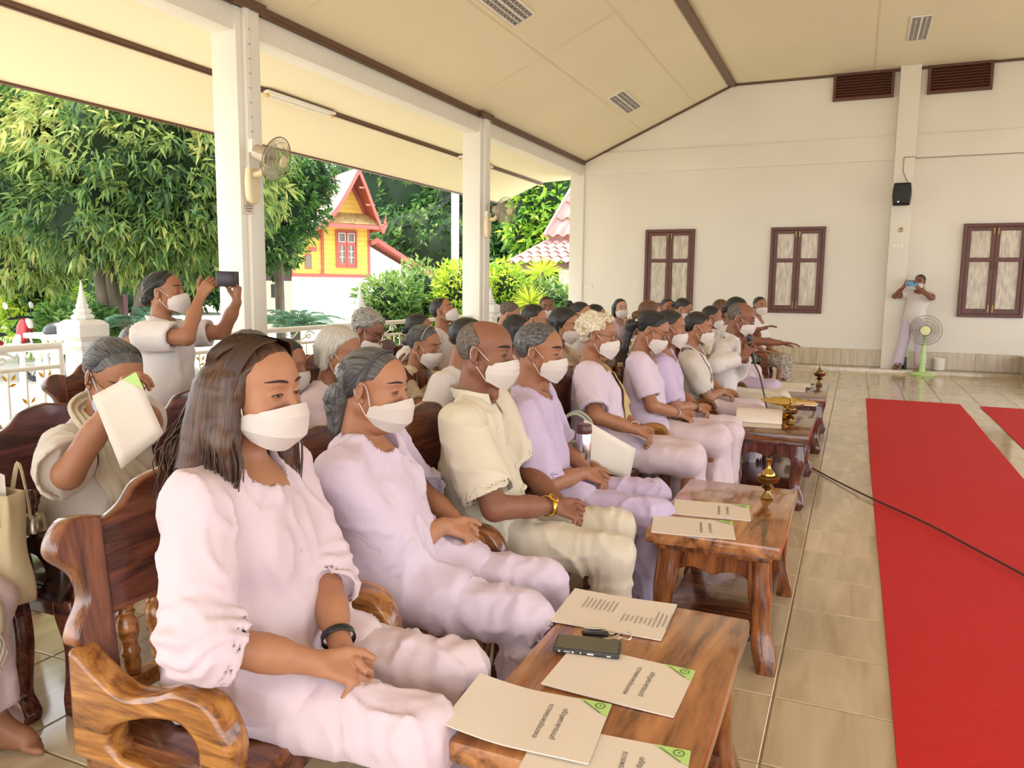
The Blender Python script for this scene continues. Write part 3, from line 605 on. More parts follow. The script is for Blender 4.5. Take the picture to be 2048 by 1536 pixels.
# wooded hillside behind
for k, (u, v, y, rad, lb) in enumerate([(800, 420, 34, (5.5, 3, 4.6), 'dense dark green tree right of the yellow house gable'), (860, 520, 31, (4.5, 2.5, 2.6), 'dense dark green tree above the annex roof'),
        (960, 455, 33, (3.6, 2.5, 4.2), 'dense dark tree behind the power pole'), (1050, 440, 34, (2.8, 2.5, 3.4), 'blue-green tree beside the far wall fan'),
        (1110, 420, 30, (1.7, 2, 3.0), 'bright lime tree beyond the eave corner'), (1010, 560, 36, (4, 3, 2.4), 'dark shrubby tree low behind the white post'),
        (560, 470, 40, (5, 3, 5), 'dark tree far behind the yellow house'), (300, 520, 30, (6, 2.5, 2.0), 'dark tree line low behind the mango trunk'), (80, 500, 32, (6, 2.5, 2.2), 'dark tree line at the far left')]):
    yb = y; c = pt(u, v); bs = (c[0], c[1], -0.3)
    tree('hillside_tree', bs, [(c, rad), ((c[0]+rad[0]*.35, c[1]-.8, c[2]-rad[2]*.35), tuple(q*.62 for q in rad)), ((c[0]-rad[0]*.4, c[1]-.8, c[2]-rad[2]*.2), tuple(q*.6 for q in rad)), ((c[0], c[1], max(c[2]-rad[2], 1.0)), (rad[0]*.9, rad[1], max(1.0, rad[2]*.6)))],
         [([bs, (c[0], c[1], c[2])], [0.2, 0.12])], LEAF_Y if k == 4 else LEAF_D, 0.36, 0.42, 7, int(520*math.sqrt(rad[0]*rad[2])), lb, core=0.8, axis_up=0.15, tone0=0.40 if k != 4 else 0.35, group='trees on the hillside')
# bright bushes at the far left
for (u, v, y, rad, lb, lm, tn) in [(70, 600, 10.5, (1.15, 0.7, 0.55), 'lime green bush below the mango leaves at the left', LEAF_Y, 0.6), (10, 575, 11.5, (1.2, 0.7, 0.6), 'lime green bush cut by the left edge', LEAF_Y, 0.55), (150, 645, 9.0, (0.7, 0.5, 0.32), 'low green border plants behind the stone bench', LEAF_D, 0.6),
        (780, 600, 14.5, (0.75, 0.5, 0.55), 'bamboo-like green bush before the annex wall', LEAF_D, 0.75), (840, 592, 15.5, (0.8, 0.6, 0.75), 'leafy green bush under the annex eave', LEAF_D, 0.78), (915, 590, 15.2, (0.5, 0.5, 0.7), 'yellow-green bush left of the middle column', LEAF_Y, 0.5), (1010, 590, 16.5, (0.65, 0.5, 0.8), 'lime green bush right of the middle column', LEAF_Y, 0.5), (1090, 610, 16.6, (0.7, 0.5, 0.5), 'green bush under the spiky plants', LEAF_D, 0.7)]:
    yb = y; c = pt(u, v)
    tree('bush', (c[0], c[1], -0.16), [(c, rad), ((c[0], c[1], max(0.3, c[2]-rad[2]*.8)), (rad[0]*.9, rad[1], max(0.35, rad[2])))], [], lm, 0.19, 0.3, 6, 420, lb, cat='bush', core=0.6, axis_up=0.5, tone0=tn, droop=0.2, group='garden bushes')
# flowering plants with orange blooms
# ---- cycads with arching fronds
def frond_plant(name, base, n, L, label, mtl, cat, rise=0.9, leaflet=0.17, pairs=22, group=None, z0=0.0, stem=0.0, spread0=0.0):
    r = empty(name, base, label=label, cat=cat, group=group)
    if stem: b = MB(); b.tube([(0, 0, 0), (0.02, 0, stem*.5), (0, 0, stem)], [0.09, 0.08, 0.09], 10); b.build('stem', BARK, r)
    for k in range(n):
        a = 2*math.pi*(k+0.35*random.random())/n*1.0+k*2.4; el = rise*(0.45+0.75*random.random()); ll = L*(0.8+0.35*random.random())
        P = []; D = []; T = []; ln = []; sp = []
        for i in range(pairs+1):
            t = i/pairs; rad = ll*(math.cos(el)*t+0.12*t*t); z = stem+ll*(math.sin(el)*t-0.62*t*t)
            sp.append((rad*math.cos(a), rad*math.sin(a), z))
        b = MB(); b.tube(sp[::3], list(np.linspace(0.012, 0.004, len(sp[::3]))), 5); fr = b.build('frond', mtl, r)
        a1 = fr.data.attributes.new('tone', 'FLOAT', 'POINT'); a1.data.foreach_set('value', np.full(len(fr.data.vertices), 0.75, np.float32))
        for i in range(2, pairs):
            t = i/pairs; d = np.array(sp[i+1])-np.array(sp[i]); d /= np.linalg.norm(d); s = np.array([-math.sin(a), math.cos(a), 0])
            for q in (1, -1): P.append(sp[i]); D.append(s*q+d*0.55+np.array([0, 0, 0.28])); ln.append(leaflet*math.sin(math.pi*min(1, 0.12+t*0.95))**0.6); T.append(0.35+0.5*random.random())
        me = leaf_mesh('leaflets', np.array(P), np.array(D), np.array(ln), np.array(ln)*0.13+0.006, np.array(T), 0.15); o = mkobj('leaflets', me, mtl, fr); o['kind'] = 'stuff'
    return r
p = at(590, 640, y=11.2); frond_plant('cycad', (p[0], p[1], -0.16), 26, 1.15, 'grey-green cycad right of the nearest column', LEAF_P, 'cycad', leaflet=0.21, group='cycads', stem=0.75, pairs=26)
p = at(300, 640, y=9.3); frond_plant('cycad', (p[0], p[1], -0.16), 22, 1.1, 'grey-green cycad behind the standing woman', LEAF_P, 'cycad', leaflet=0.20, group='cycads', stem=0.8, pairs=24)
for (u, v, y, st, lb) in ((1085, 545, 17.2, 2.0, 'tall spiky yellow-green plant beside the corner column'), (1047, 590, 16.8, 1.45, 'shorter spiky yellow-green plant left of the tall one'), (1060, 606, 16.0, 1.1, 'lowest spiky yellow-green plant')):
    p = at(u, v, y=y); r = empty('spiky_plant', (p[0], p[1], -0.16), label=lb, cat='plant', group='spiky yellow-green plants')
    b = MB(); b.tube([(0, 0, 0), (0.03, 0, p[2]*.6), (0, 0, p[2]+0.16)], [0.03, 0.025, 0.025], 8); b.build('stem', BARK, r)
    n = 150; d = RNG.normal(size=(n, 3)); d[:, 2] = d[:, 2]*0.8+0.25; d /= np.linalg.norm(d, axis=1, keepdims=True)
    me = leaf_mesh('leaves', np.tile([0, 0, p[2]+0.16], (n, 1))+d*0.03, d, 0.42+0.12*RNG.random(n), np.full(n, 0.03), 0.72+0.25*RNG.random(n), 0.12); mkobj('leaves', me, LEAF_Y, r)['kind'] = 'stuff'

# ---- yellow house
YEL = mat('yellow_board', (0.93, 0.62, 0.10), 0.55, var=(3, 0.08)); RED = mat('red_trim', (0.50, 0.12, 0.095), 0.5, var=(3, 0.15)); RUST = mat('red_soffit', (0.42, 0.085, 0.05), 0.6)
RTILE = mat('grey_red_tile', (0.42, 0.31, 0.27), 0.8, var=(3, 0.35), rand=1.0); TTILE = mat('tan_tile', (0.60, 0.42, 0.17), 0.8, var=(6, 0.5), rand=1.0); CURT = mat('dark_pane', (0.20, 0.20, 0.16), 0.3); WW = mat('white_wall_out', (0.90, 0.885, 0.83), 0.7)
th = math.radians(55); HS = empty('yellow_house', (-18.2, 24.0, 0), th, label='yellow timber house with steep red gable and white lower storey', cat='house')
# local axes: x along the facade, -y towards the hall
def hbox(nm, lo, hi, m, parent=HS, bevel=0): b = MB(); b.box(lo, hi); return b.build(nm, m, parent, smooth=False, bevel=bevel)
hbox('lower_wall', (-1.15, 0.02, -0.3), (1.86, 3.0, 1.70), WW)
hbox('upper_wall', (0.0, 0.05, 1.70), (1.84, 3.0, 3.62), YEL); hbox('side_wall', (-1.12, 0.12, 1.70), (0.0, 3.0, 3.1), YEL)
plk = MB(); plk.box((0.03, 0.012, 0.004), (1.78, 0.05, 0.176)); pm = plk.mesh('board', False); pm.materials.append(YEL)
for k in range(10): mkobj('board', pm, None, HS, (0.015, 0, 1.78+k*0.18))
plk = MB(); plk.box((-1.08, 0.085, 0.004), (-0.03, 0.12, 0.176)); pm = plk.mesh('board', False); pm.materials.append(YEL)
for k in range(7): mkobj('board', pm, None, HS, (0, 0, 1.78+k*0.18))
hbox('sill_beam', (-1.16, -0.03, 1.66), (1.90, 0.06, 1.78), RED); hbox('corner_post', (-0.04, -0.02, 1.7), (0.05, 0.08, 3.6), RED); hbox('corner_post', (1.76, -0.02, 1.7), (1.85, 0.08, 3.5), RED); hbox('corner_post', (-1.15, 0.06, 1.7), (-1.09, 0.14, 3.0), RED)
wn = empty('w', (0, 0, 0)); bpy.data.objects.remove(wn)
wf = plate('window', [[(0.5, 2.02), (1.32, 2.02), (1.32, 3.40), (0.5, 3.40)], [(0.555, 2.08), (0.555, 3.35), (1.265, 3.35), (1.265, 2.08)]], 0.09, RED, HS, loc=(0, -0.03, 0), bevel=0.004)
for k in range(2):
    x0 = 0.56+k*0.355; x1 = x0+0.34
    def arch(xa, xb, z0, z1): return [(xa, z0), (xb, z0), (xb, z1-0.06), ((xa*1+xb*3)/4, z1-0.015), ((xa+xb)/2, z1), ((xa*3+xb)/4, z1-0.015), (xa, z1-0.06)]
    plate('shutter', [[(x0, 2.085), (x1, 2.085), (x1, 3.345), (x0, 3.345)], arch(x0+0.07, x1-0.07, 2.2, 2.87)[::-1], [(x0+0.045, 2.98), (x0+0.045, 3.3), (x1-0.045, 3.3), (x1-0.045, 2.98)]], 0.05, RED, wf, loc=(0, 0, 0), bevel=0.003)
    hbox('pane', (x0+0.02, 0.01, 2.15), (x1-0.02, 0.015, 3.33), CURT, wf)
    for z in (2.40, 2.62): hbox('glazing_bar', (x0+0.06, -0.012, z), (x1-0.06, 0.006, z+0.025), WHITEO, wf)
    hbox('glazing_bar', ((x0+x1)/2-0.012, -0.012, 2.18), ((x0+x1)/2+0.012, 0.006, 2.86), WHITEO, wf)
    plate('light_frame', [[(x0+0.035, 2.97), (x1-0.035, 2.97), (x1-0.035, 3.31), (x0+0.035, 3.31)], [(x0+0.06, 2.995), (x0+0.06, 3.285), (x1-0.06, 3.285), (x1-0.06, 2.995)]], 0.03, WHITEO, wf, loc=(0, -0.03, 0), bevel=0)
w2 = hbox('window', (-0.66, 0.06, 1.95), (-0.40, 0.10, 2.5), RED); hbox('pane', (-0.62, 0.05, 2.0), (-0.44, 0.07, 2.44), CURT, w2)
hbox('awning_box', (-0.52, 0.0, 2.6), (-0.22, 0.1, 2.75), RED)
b = MB(); b.tube([(-0.18+0.13*math.cos(a*.35), 0.05, 2.05+0.17*math.sin(a*.35)) for a in range(19)], 0.012, 5); b.build('hanging_ring', mat('straw', (0.75, 0.55, 0.25), 0.8), HS)
# pediment, tiled skirt and eave
b = MB(); b.add([(0.3, 0.0, 4.02), (1.72, 0.0, 3.95), (1.08, 0.0, 5.15)], [(0, 1, 2)]); b.build('pediment', YEL, HS, smooth=False)
for k in range(6):
    z0 = 4.06+k*0.17; xa = 0.36+k*0.115; xb = 1.66-k*0.105
    hbox('board', (xa, -0.02, z0), (xb, 0.005, z0+0.155), YEL)
plate('pediment_frame', [[(0.12, 3.92), (1.82, 3.86), (1.09, 5.32)], [(0.36, 4.03), (1.08, 5.05), (1.62, 3.98)]], 0.06, RED, HS, loc=(0, -0.03, 0), bevel=0.003)
def slab(nm, P, t, m, parent=HS):
    b = MB(); n = (Vector(P[1])-Vector(P[0])).cross(Vector(P[2])-Vector(P[0])).normalized()*t
    b.add(list(P)+[tuple(Vector(p)+n) for p in P], [(3, 2, 1, 0), (4, 5, 6, 7)]+[(i, (i+1) % 4, 4+(i+1) % 4, 4+i) for i in range(4)]); return b.build(nm, m, parent, smooth=False)
slab('skirt_roof', [(-0.05, -0.95, 3.56), (1.98, -0.95, 3.50), (1.8, 0.0, 3.98), (0.1, 0.0, 4.0)], 0.02, RUST)
tt = MB(); tt.box((0.0, -0.005, 0), (0.098, 0.16, 0.022)); ttm = tt.mesh('roof_tile', False); ttm.materials.append(TTILE)
sa = math.atan2(0.46, 0.95)
for j in range(7):
    for i in range(19):
        o = mkobj('roof_tile', ttm, None, HS, (0.02+i*0.1+(0.05 if j % 2 else 0)*.9, -0.93+j*0.135, 3.59+j*0.066), (sa, 0, 0))
hbox('eave_board', (-0.12, -1.02, 3.42), (2.0, -0.95, 3.57), RED)
# steep roof with barge boards
LP = [(1.07, 5.60), (0.72, 4.95), (0.28, 4.22), (-0.17, 3.68), (-1.08, 3.17)]; RP = [(1.07, 5.60), (1.36, 4.95), (1.68, 4.12), (1.99, 3.42)]
for nm, Q in (('roof_slope', LP), ('roof_slope', RP)):
    b = MB()
    for (q0, q1) in zip(Q[:-1], Q[1:]): b.add([(q0[0], -1.0, q0[1]), (q1[0], -1.0, q1[1]), (q1[0], 3.2, q1[1]), (q0[0], 3.2, q0[1]), (q0[0], -1.0, q0[1]-.04), (q1[0], -1.0, q1[1]-.04), (q1[0], 3.2, q1[1]-.04), (q0[0], 3.2, q0[1]-.04)], [(0, 1, 2, 3), (7, 6, 5, 4), (0, 4, 5, 1), (3, 2, 6, 7)])
    b.build(nm, RUST, HS, smooth=False)
def barge(Q, w):
    out = [(q[0], q[1]+0.03) for q in Q]; inn = [(q[0]+w[0], q[1]-w[1]) for q in Q]; return out+inn[::-1]
plate('barge_board', [barge(LP, (0.02, 0.19))], 0.07, RED, HS, loc=(0, -1.04, 0), bevel=0.004)
plate('barge_board', [barge(RP, (-0.03, 0.17))+[]], 0.07, RED, HS, loc=(0, -1.04, 0), bevel=0.004)
plate('horn_finial', [[(1.93, 3.35), (2.02, 3.28), (2.06, 3.4), (2.16, 3.62), (2.09, 3.72), (2.10, 3.98), (2.03, 3.78), (2.0, 3.66)]], 0.06, RED, HS, loc=(0, -1.04, 0), bevel=0.003)
rt = MB(); rt.box((0, -0.075, 0), (0.24, 0.075, 0.03)); rtm = rt.mesh('roof_tile', False); rtm.materials.append(RTILE)
cnt = 0
for (q0, q1) in zip(LP[:-1], LP[1:]):
    L_ = math.hypot(q1[0]-q0[0], q1[1]-q0[1]); ang = math.atan2(q1[1]-q0[1], q1[0]-q0[0]); nn = max(1, int(L_/0.2))
    for i in range(nn):
        for j in range(14):
            mkobj('roof_tile', rtm, None, HS, (q0[0]+(q1[0]-q0[0])*i/nn, -0.93+j*0.158, q0[1]+(q1[1]-q0[1])*i/nn+0.012), (0, -ang, 0))
for z, k in ((4.9, 0), (4.3, 1)): hbox('purlin', (1.10+0.25*k, -0.98, z-0.02), (1.42+.27*k, -0.92, z+0.03), mat('purlin', (0.62, 0.25, 0.17), 0.6))
# annex with a falling roof line
plate('annex_wall', [[(1.84, -0.3), (3.73, -0.3), (3.73, 1.86), (1.84, 2.86)]], 0.12, WW, HS, loc=(0, 0.08, 0), bevel=0)
plate('barge_board', [[(1.80, 3.05), (2.05, 3.17), (4.96, 1.52), (4.90, 1.40), (2.05, 2.98), (1.80, 2.88)]], 0.1, RED, HS, loc=(0, -0.25, 0), bevel=0.003)
slab('annex_roof', [(1.8, 3.0, 3.05), (1.8, -0.22, 3.05), (4.93, -0.22, 1.47), (4.93, 3.0, 1.47)], 0.04, RUST)
hbox('fascia', (3.7, -0.2, 1.55), (3.95, 0.3, 1.86), RUST); hbox('annex_side', (3.73, 0.05, -0.3), (3.78, 2.5, 1.6), WW)
BLK = mat('vent_block', (0.62, 0.60, 0.56), 0.8)
for j in range(2):
    for i in range(12):
        plate('vent_block', [[(0, 0), (0.125, 0), (0.125, 0.07), (0, 0.07)], [(0.03, 0.018), (0.03, 0.052), (0.095, 0.052), (0.095, 0.018)]], 0.02, BLK, HS, loc=(1.94+i*0.136, 0.005, 1.28+j*0.09), bevel=0) if i+j == 0 else None
blk_me = [c for c in HS.children if c.name.startswith('vent_block')][0].data
for j in range(2):
    for i in range(12):
        if i+j: mkobj('vent_block', blk_me, None, HS, (1.94+i*0.136, 0.005, 1.28+j*0.09))
# left wing, low roof
plate('barge_board', [[(-3.2, 1.75), (-1.35, 2.42), (-1.30, 2.30), (-3.15, 1.6)]], 0.1, RED, HS, loc=(0, -0.3, 0), bevel=0.003)
slab('wing_roof', [(-3.2, 3, 1.72), (-3.2, -0.28, 1.72), (-1.1, -0.28, 2.46), (-1.1, 3, 2.46)], 0.04, RTILE)
hbox('wing_wall', (-3.2, 0.1, 1.5), (-1.15, 0.2, 2.2), mat('dark_board', (0.07, 0.035, 0.035), 0.6)); hbox('wing_base', (-3.4, 0.1, -0.3), (-1.15, 0.2, 1.5), mat('tan_wall', (0.62, 0.5, 0.36), 0.7)); hbox('window', (-1.9, 0.06, 0.9), (-1.5, 0.12, 1.38), BLACKP)

# ---- second house: corrugated red-tile roofs beside the corner column
H2 = empty('tiled_roof_house', (-7.0, 18.0, 0), label='white house with pink-red corrugated tile roofs beyond the corner column', cat='house')
PINK = mat('pink_tile', (0.50, 0.27, 0.25), 0.7, var=(5, 0.2), rand=1.0)
def corr(nm, P00, P10, P11, P01, n, parent, m=PINK, amp=0.035):
    P00, P10, P11, P01 = map(np.array, (P00, P10, P11, P01)); b = MB()
    def f(u, v): p = (P00*(1-u)+P10*u)*(1-v)+(P01*(1-u)+P11*u)*v; return (p[0], p[1], p[2]+amp*math.sin(2*math.pi*u*n))
    b.grid(f, n*8+1, 2); k = len(b.v); b.add([(x, y, z-0.02) for x, y, z in b.v], [g[::-1] for g in b.f]); b.f += [(i+1, i, k+i, k+i+1) for i in range(n*8)]; b.m += [0]*(n*8)
    return b.build(nm, m, parent, sharp=60)
for k in range(5):
    t0, t1 = k/5, (k+1)/5; q = lambda t, s: np.array([-0.92+0.62*t+s*(2.6-0.4*t), -0.1+1.3*t, 1.98+0.62*t+0.02*s])
    corr('tile_course', q(t0, 0)-np.array([0, 0.04, -.03]), q(t0, 1)-np.array([0, .04, -.03]), q(t1, 1)+np.array([0, 0, .0]), q(t1, 0), 10, H2)
b = MB(); b.tube([(-0.93, -0.12, 2.0), (-0.3, 1.2, 2.63)], 0.05, 6); b.build('hip_cap', PINK, H2)
b = MB(); b.box((-0.9, -0.05, 1.83), (1.8, 0.0, 1.97)); b.build('fascia', mat('fascia_dark', (0.22, 0.13, 0.13), 0.6), H2, smooth=False)
b = MB(); b.box((-0.9, 0.0, 1.76), (1.8, 0.05, 1.84)); b.build('gutter', WHITEO, H2, smooth=False)
b = MB(); b.box((0.29, 0.15, -0.3), (2.0, 0.3, 1.8)); b.build('wall', WW, H2, smooth=False)
b = MB(); b.box((0.13, -0.1, -0.3), (0.23, 0.0, 1.65)); b.build('post', WHITEO, H2, smooth=False)
b = MB(); b.box((-0.35, 1.1, 2.5), (2.0, 1.2, 2.72)); b.build('gable_board', PINK, H2, smooth=False)
for k in range(4):
    t0, t1 = k/4, (k+1)/4; q = lambda t, s: np.array([-0.4+0.62*t+s*2.2, 1.0+1.0*t, 2.68+1.75*t])
    corr('tile_course', q(t0, 0)-np.array([0, .04, -.03]), q(t0, 1)-np.array([0, .04, -.03]), q(t1, 1), q(t1, 0), 8, H2)
b = MB(); b.tube([(-0.42, 0.98, 2.70), (0.22, 2.0, 4.45)], 0.07, 6); b.build('verge_cap', PINK, H2)
# ---- power pole and wires
p = at(910, 575, y=22); r = empty('power_pole', (p[0], p[1], -0.16), label='grey concrete power pole left of the middle column', cat='pole')
b = MB(); b.box((-0.1, -0.08, 0), (0.1, 0.08, 6.4)); b.build('shaft', mat('concrete', (0.52, 0.50, 0.46), 0.8, var=(5, 0.25)), r, smooth=False, bevel=0.01)
b = MB(); b.box((-0.6, -0.05, 4.62), (0.2, 0.05, 4.7)); b.build('crossarm', mat('concrete', (0.5, 0.5, 0.5), 0.8), r, smooth=False)
for k in range(3):
    b = MB(); q0 = at(905-k*3, 388+k*6, y=22); q1 = at(760+k*8, 440+k*9, y=23.5)
    b.tube([tuple(q0*(1-t)+q1*t-np.array([0, 0, 0.18*math.sin(math.pi*t)])) for t in np.linspace(0, 1, 9)], 0.012, 4); setp(b.build('power_line', BLACKP), ('topmost', 'middle', 'lowest')[k]+' thin power line strung from the grey pole to the house', 'wire', 'power lines')
# ---- stone table and bench, dark helmet, motorbike
STONE = mat('white_stone', (0.80, 0.78, 0.72), 0.7, var=(4, 0.12))
def bench(u0, u1, v, y, z, wd, label, nbal):
    a0, a1 = at(u0, v, y=y), at(u1, v, y=y); L = a1[0]-a0[0]; r = empty('stone_bench', (a0[0], y, -0.16), label=label, cat='bench', group='white stone benches'); h = a0[2]+0.16
    b = MB(); b.box((0, 0, h-0.07), (L, wd, h)); b.build('slab', STONE, r, smooth=False, bevel=0.015)
    sm = MB(); sm.lathe([(0.05, 0), (0.05, 0.04), (0.03, 0.1), (0.045, (h-.07)*.5), (0.03, h-0.17), (0.05, h-0.1), (0.05, h-0.07)], 10); me = sm.mesh('leg'); me.materials.append(STONE)
    for k in range(nbal): mkobj('leg', me, None, r, (0.1+(L-0.2)*k/max(1, nbal-1), wd/2, 0))
bench(45, 142, 666, 7.2, 0, 0.5, 'white stone table with baluster legs under the mango tree', 6); bench(5, 130, 690, 6.4, 0, 0.35, 'white stone bench in front of the stone table', 4)
p = at(120, 664, y=7.4); b = MB(); b.lathe([(0.20, 0.0), (0.215, 0.03), (0.19, 0.10), (0.13, 0.15), (0.05, 0.175), (0.005, 0.18)], 18); hm = b.build('helmet', BLACKP, loc=(p[0], p[1], p[2]-0.03)); setp(hm, 'black helmet resting on the white stone table', 'helmet')
b = MB(); b.grid(lambda u, v: (0.12+0.13*v, -0.14+0.28*u, 0.045-0.02*v-0.1*(u-.5)**2), 7, 4); b.build('peak', BLACKP, hm)
p = at(-5, 690, y=7.9); mbk = empty('motorbike', (p[0], p[1], -0.16), math.radians(25), label='red and white motorbike cut by the left edge', cat='motorbike')
MRED = mat('bike_red', (0.42, 0.02, 0.03), 0.25, coat=0.5)
for x in (-0.62, 0.62):
    b = MB(); b.tube([(x+0.27*math.cos(a*math.pi/12), 0, 0.29+0.27*math.sin(a*math.pi/12)) for a in range(24)], 0.04, 8, close=True); w_ = b.build('wheel', BLACKP, mbk)
    b = MB(); b.tube([(x, -0.04, 0.29), (x, 0.04, 0.29)], 0.05, 10)
    for a in range(6): b.tube([(x, 0, 0.29), (x+0.25*math.cos(a*math.pi/3), 0, 0.29+0.25*math.sin(a*math.pi/3))], 0.012, 5)
    b.build('hub', CHROME, w_)
plate('front_fairing', [sp2([(0.30, 0.55), (0.46, 0.62), (0.52, 0.86), (0.46, 0.98), (0.38, 0.9), (0.34, 0.72)])+[]], 0.22, MRED, mbk, bevel=0.03)
plate('leg_shield', [sp2([(0.18, 0.34), (0.36, 0.42), (0.44, 0.7), (0.36, 0.72), (0.28, 0.5)])], 0.34, WHITEO, mbk, bevel=0.02)
plate('rear_body', [sp2([(-0.75, 0.62), (-0.55, 0.48), (-0.1, 0.46), (0.05, 0.6), (-0.2, 0.7), (-0.6, 0.74)])], 0.22, MRED, mbk, bevel=0.03)
plate('seat', [sp2([(-0.7, 0.74), (-0.3, 0.71), (0.05, 0.69), (0.08, 0.74), (-0.25, 0.79), (-0.68, 0.82)])], 0.24, BLACKP, mbk, bevel=0.03)
b = MB(); b.tube([(0.38, -0.32, 0.98), (0.42, 0, 1.0), (0.38, 0.32, 0.98)], 0.018, 8); b.build('handlebar', BLACKP, mbk)
b = MB(); b.tube([(0.44, 0, 0.95), (0.62, 0, 0.29)], 0.03, 8); b.build('fork', CHROME, mbk)
b = MB(); b.lathe([(0.02, -0.03), (0.085, 0), (0.085, 0.02), (0.06, 0.04)], 14); b.build('headlamp', LWHITE, mbk, loc=(0.5, 0, 0.9), rot=(0, 1.2, 0))
for s in (-1, 1):
    b = MB(); b.tube([(0.4, s*0.25, 0.99), (0.36, s*0.32, 1.16)], 0.008, 6); b.build('mirror_stem', BLACKP, mbk); b = MB(); b.lathe([(0.02, -0.01), (0.055, 0), (0.05, 0.012)], 12); b.build('mirror', WHITEO, mbk, loc=(0.36, s*0.33, 1.18), rot=(0, 1.4, 0))
# ---- purple fence posts, small tiled shelter, blue awning
for k, (u, v0, v1) in enumerate(((141, 578, 640), (249, 590, 640))):
    p0 = at(u, v1, y=11.5); p1 = at(u, v0, y=11.5); b = MB(); b.box((-0.055, -0.055, -0.16), (0.055, 0.055, p1[2])); o = b.build('fence_post', mat('plum_paint', (0.12, 0.045, 0.06), 0.6), smooth=False, loc=(p0[0], 11.5, 0)); setp(o, ('plum coloured post left of the tiered white post', 'plum coloured post right of the mango trunk')[k], 'post')
p0 = at(232, 640, y=12); f_ = empty('picket_fence', (p0[0], 12, -0.16), label='low plum picket fence behind the tree trunk', cat='fence')
pk = MB(); pk.box((-0.02, -0.015, 0), (0.02, 0.015, 0.85)); pkm = pk.mesh('picket', False); pkm.materials.append(MATS['plum_paint'])
for k in range(12): mkobj('picket', pkm, None, f_, (0.1*k-0.3, 0, 0))
b = MB(); b.box((-0.4, -0.02, 0.7), (0.9, 0.02, 0.75)); b.build('rail', MATS['plum_paint'], f_, smooth=False)
p = at(80, 545, y=20); r = empty('shelter', (p[0], 20, -0.16), label='small red tiled shelter glimpsed below the mango leaves', cat='shelter')
b = MB(); h = p[2]; b.box((-0.5, -0.4, 0), (0.5, 0.4, h)); b.build('wall', WW, r, smooth=False); b = MB(); b.box((-0.65, -0.6, h), (0.65, 0.6, h+0.14)); b.build('fascia', PINK, r, smooth=False)
b = MB(); b.add([(-0.7, -0.65, h+.14), (0.7, -0.65, h+.14), (0.7, .65, h+.14), (-0.7, .65, h+.14), (-0.15, 0, h+0.5), (0.15, 0, h+0.5)], [(0, 1, 5, 4), (1, 2, 5), (2, 3, 4, 5), (3, 0, 4), (3, 2, 1, 0)]); b.build('roof', mat('pale_roof', (0.8, 0.76, 0.7), 0.7), r, smooth=False)
p = at(20, 560, y=19); r = empty('awning', (p[0], 19, -0.16), label='blue awning glimpsed at the left edge', cat='awning')
b = MB(); b.add([(-0.8, -0.5, p[2]), (0.8, -0.5, p[2]), (0.8, 0.6, p[2]+0.45), (-0.8, 0.6, p[2]+0.45), (-0.8, -0.5, p[2]-.06), (0.8, -0.5, p[2]-.06), (0.8, 0.6, p[2]+.39), (-0.8, 0.6, p[2]+.39)], [(0, 1, 2, 3), (7, 6, 5, 4), (0, 4, 5, 1), (1, 5, 6, 2), (2, 6, 7, 3), (3, 7, 4, 0)]); b.build('canvas', mat('blue_canvas', (0.03, 0.22, 0.62), 0.6), r, smooth=False)
for x in (-.75, .75): b = MB(); b.tube([(x, -.45, 0), (x, -.45, p[2])], 0.03, 6); b.build('pole', WHITEO, r)
# ================================================================ carpets
CARP = mat('red_carpet', srgb(203, 22, 18), 0.9, var=(40, 0.10), bump=(500, 0.25), sheen=0.0)
def carpet(x0, x1, y0, y1, label, fold):
    def f(u, v):
        y = y0+(y1-y0)*v
        z = 0.006+0.002*math.sin(y*3.1+u*2)+0.0015*math.sin(y*7.3+u*5)
        z += 0.055*math.exp(-((y-(y1-0.05))/0.035)**2)*(1-0.2*u)      # raised, curled end
        x = x0+(x1-x0)*u+0.012*math.sin(y*0.7)*(1 if u > .5 else .4)
        return (x, y, z)
    ys = 90; b = MB(); b.grid(f, 12, ys)
    n = len(b.v); b2 = MB(); b2.add(b.v, b.f)
    lo = [(x, y, max(z-0.006, 0.001)) for x, y, z in b.v]; b2.add(lo, [g[::-1] for g in b.f])
    rim = [j*12 for j in range(ys)]+[(ys-1)*12+i for i in range(1, 12)]+[j*12+11 for j in range(ys-2, -1, -1)]+[i for i in range(10, 0, -1)]
    b2.f += [(rim[i], rim[(i+1) % len(rim)], n+rim[(i+1) % len(rim)], n+rim[i]) for i in range(len(rim))]; b2.m += [0]*len(rim)
    o = b2.build('carpet_runner', CARP, sharp=60); return setp(o, label, 'carpet', 'red carpet runners')
carpet(0.19, 1.25, -4.5, 11.0, 'red carpet runner beside the row of low tables', 0)
carpet(1.46, 2.55, -4.5, 10.9, 'red carpet runner cut by the right edge of the picture', 0)

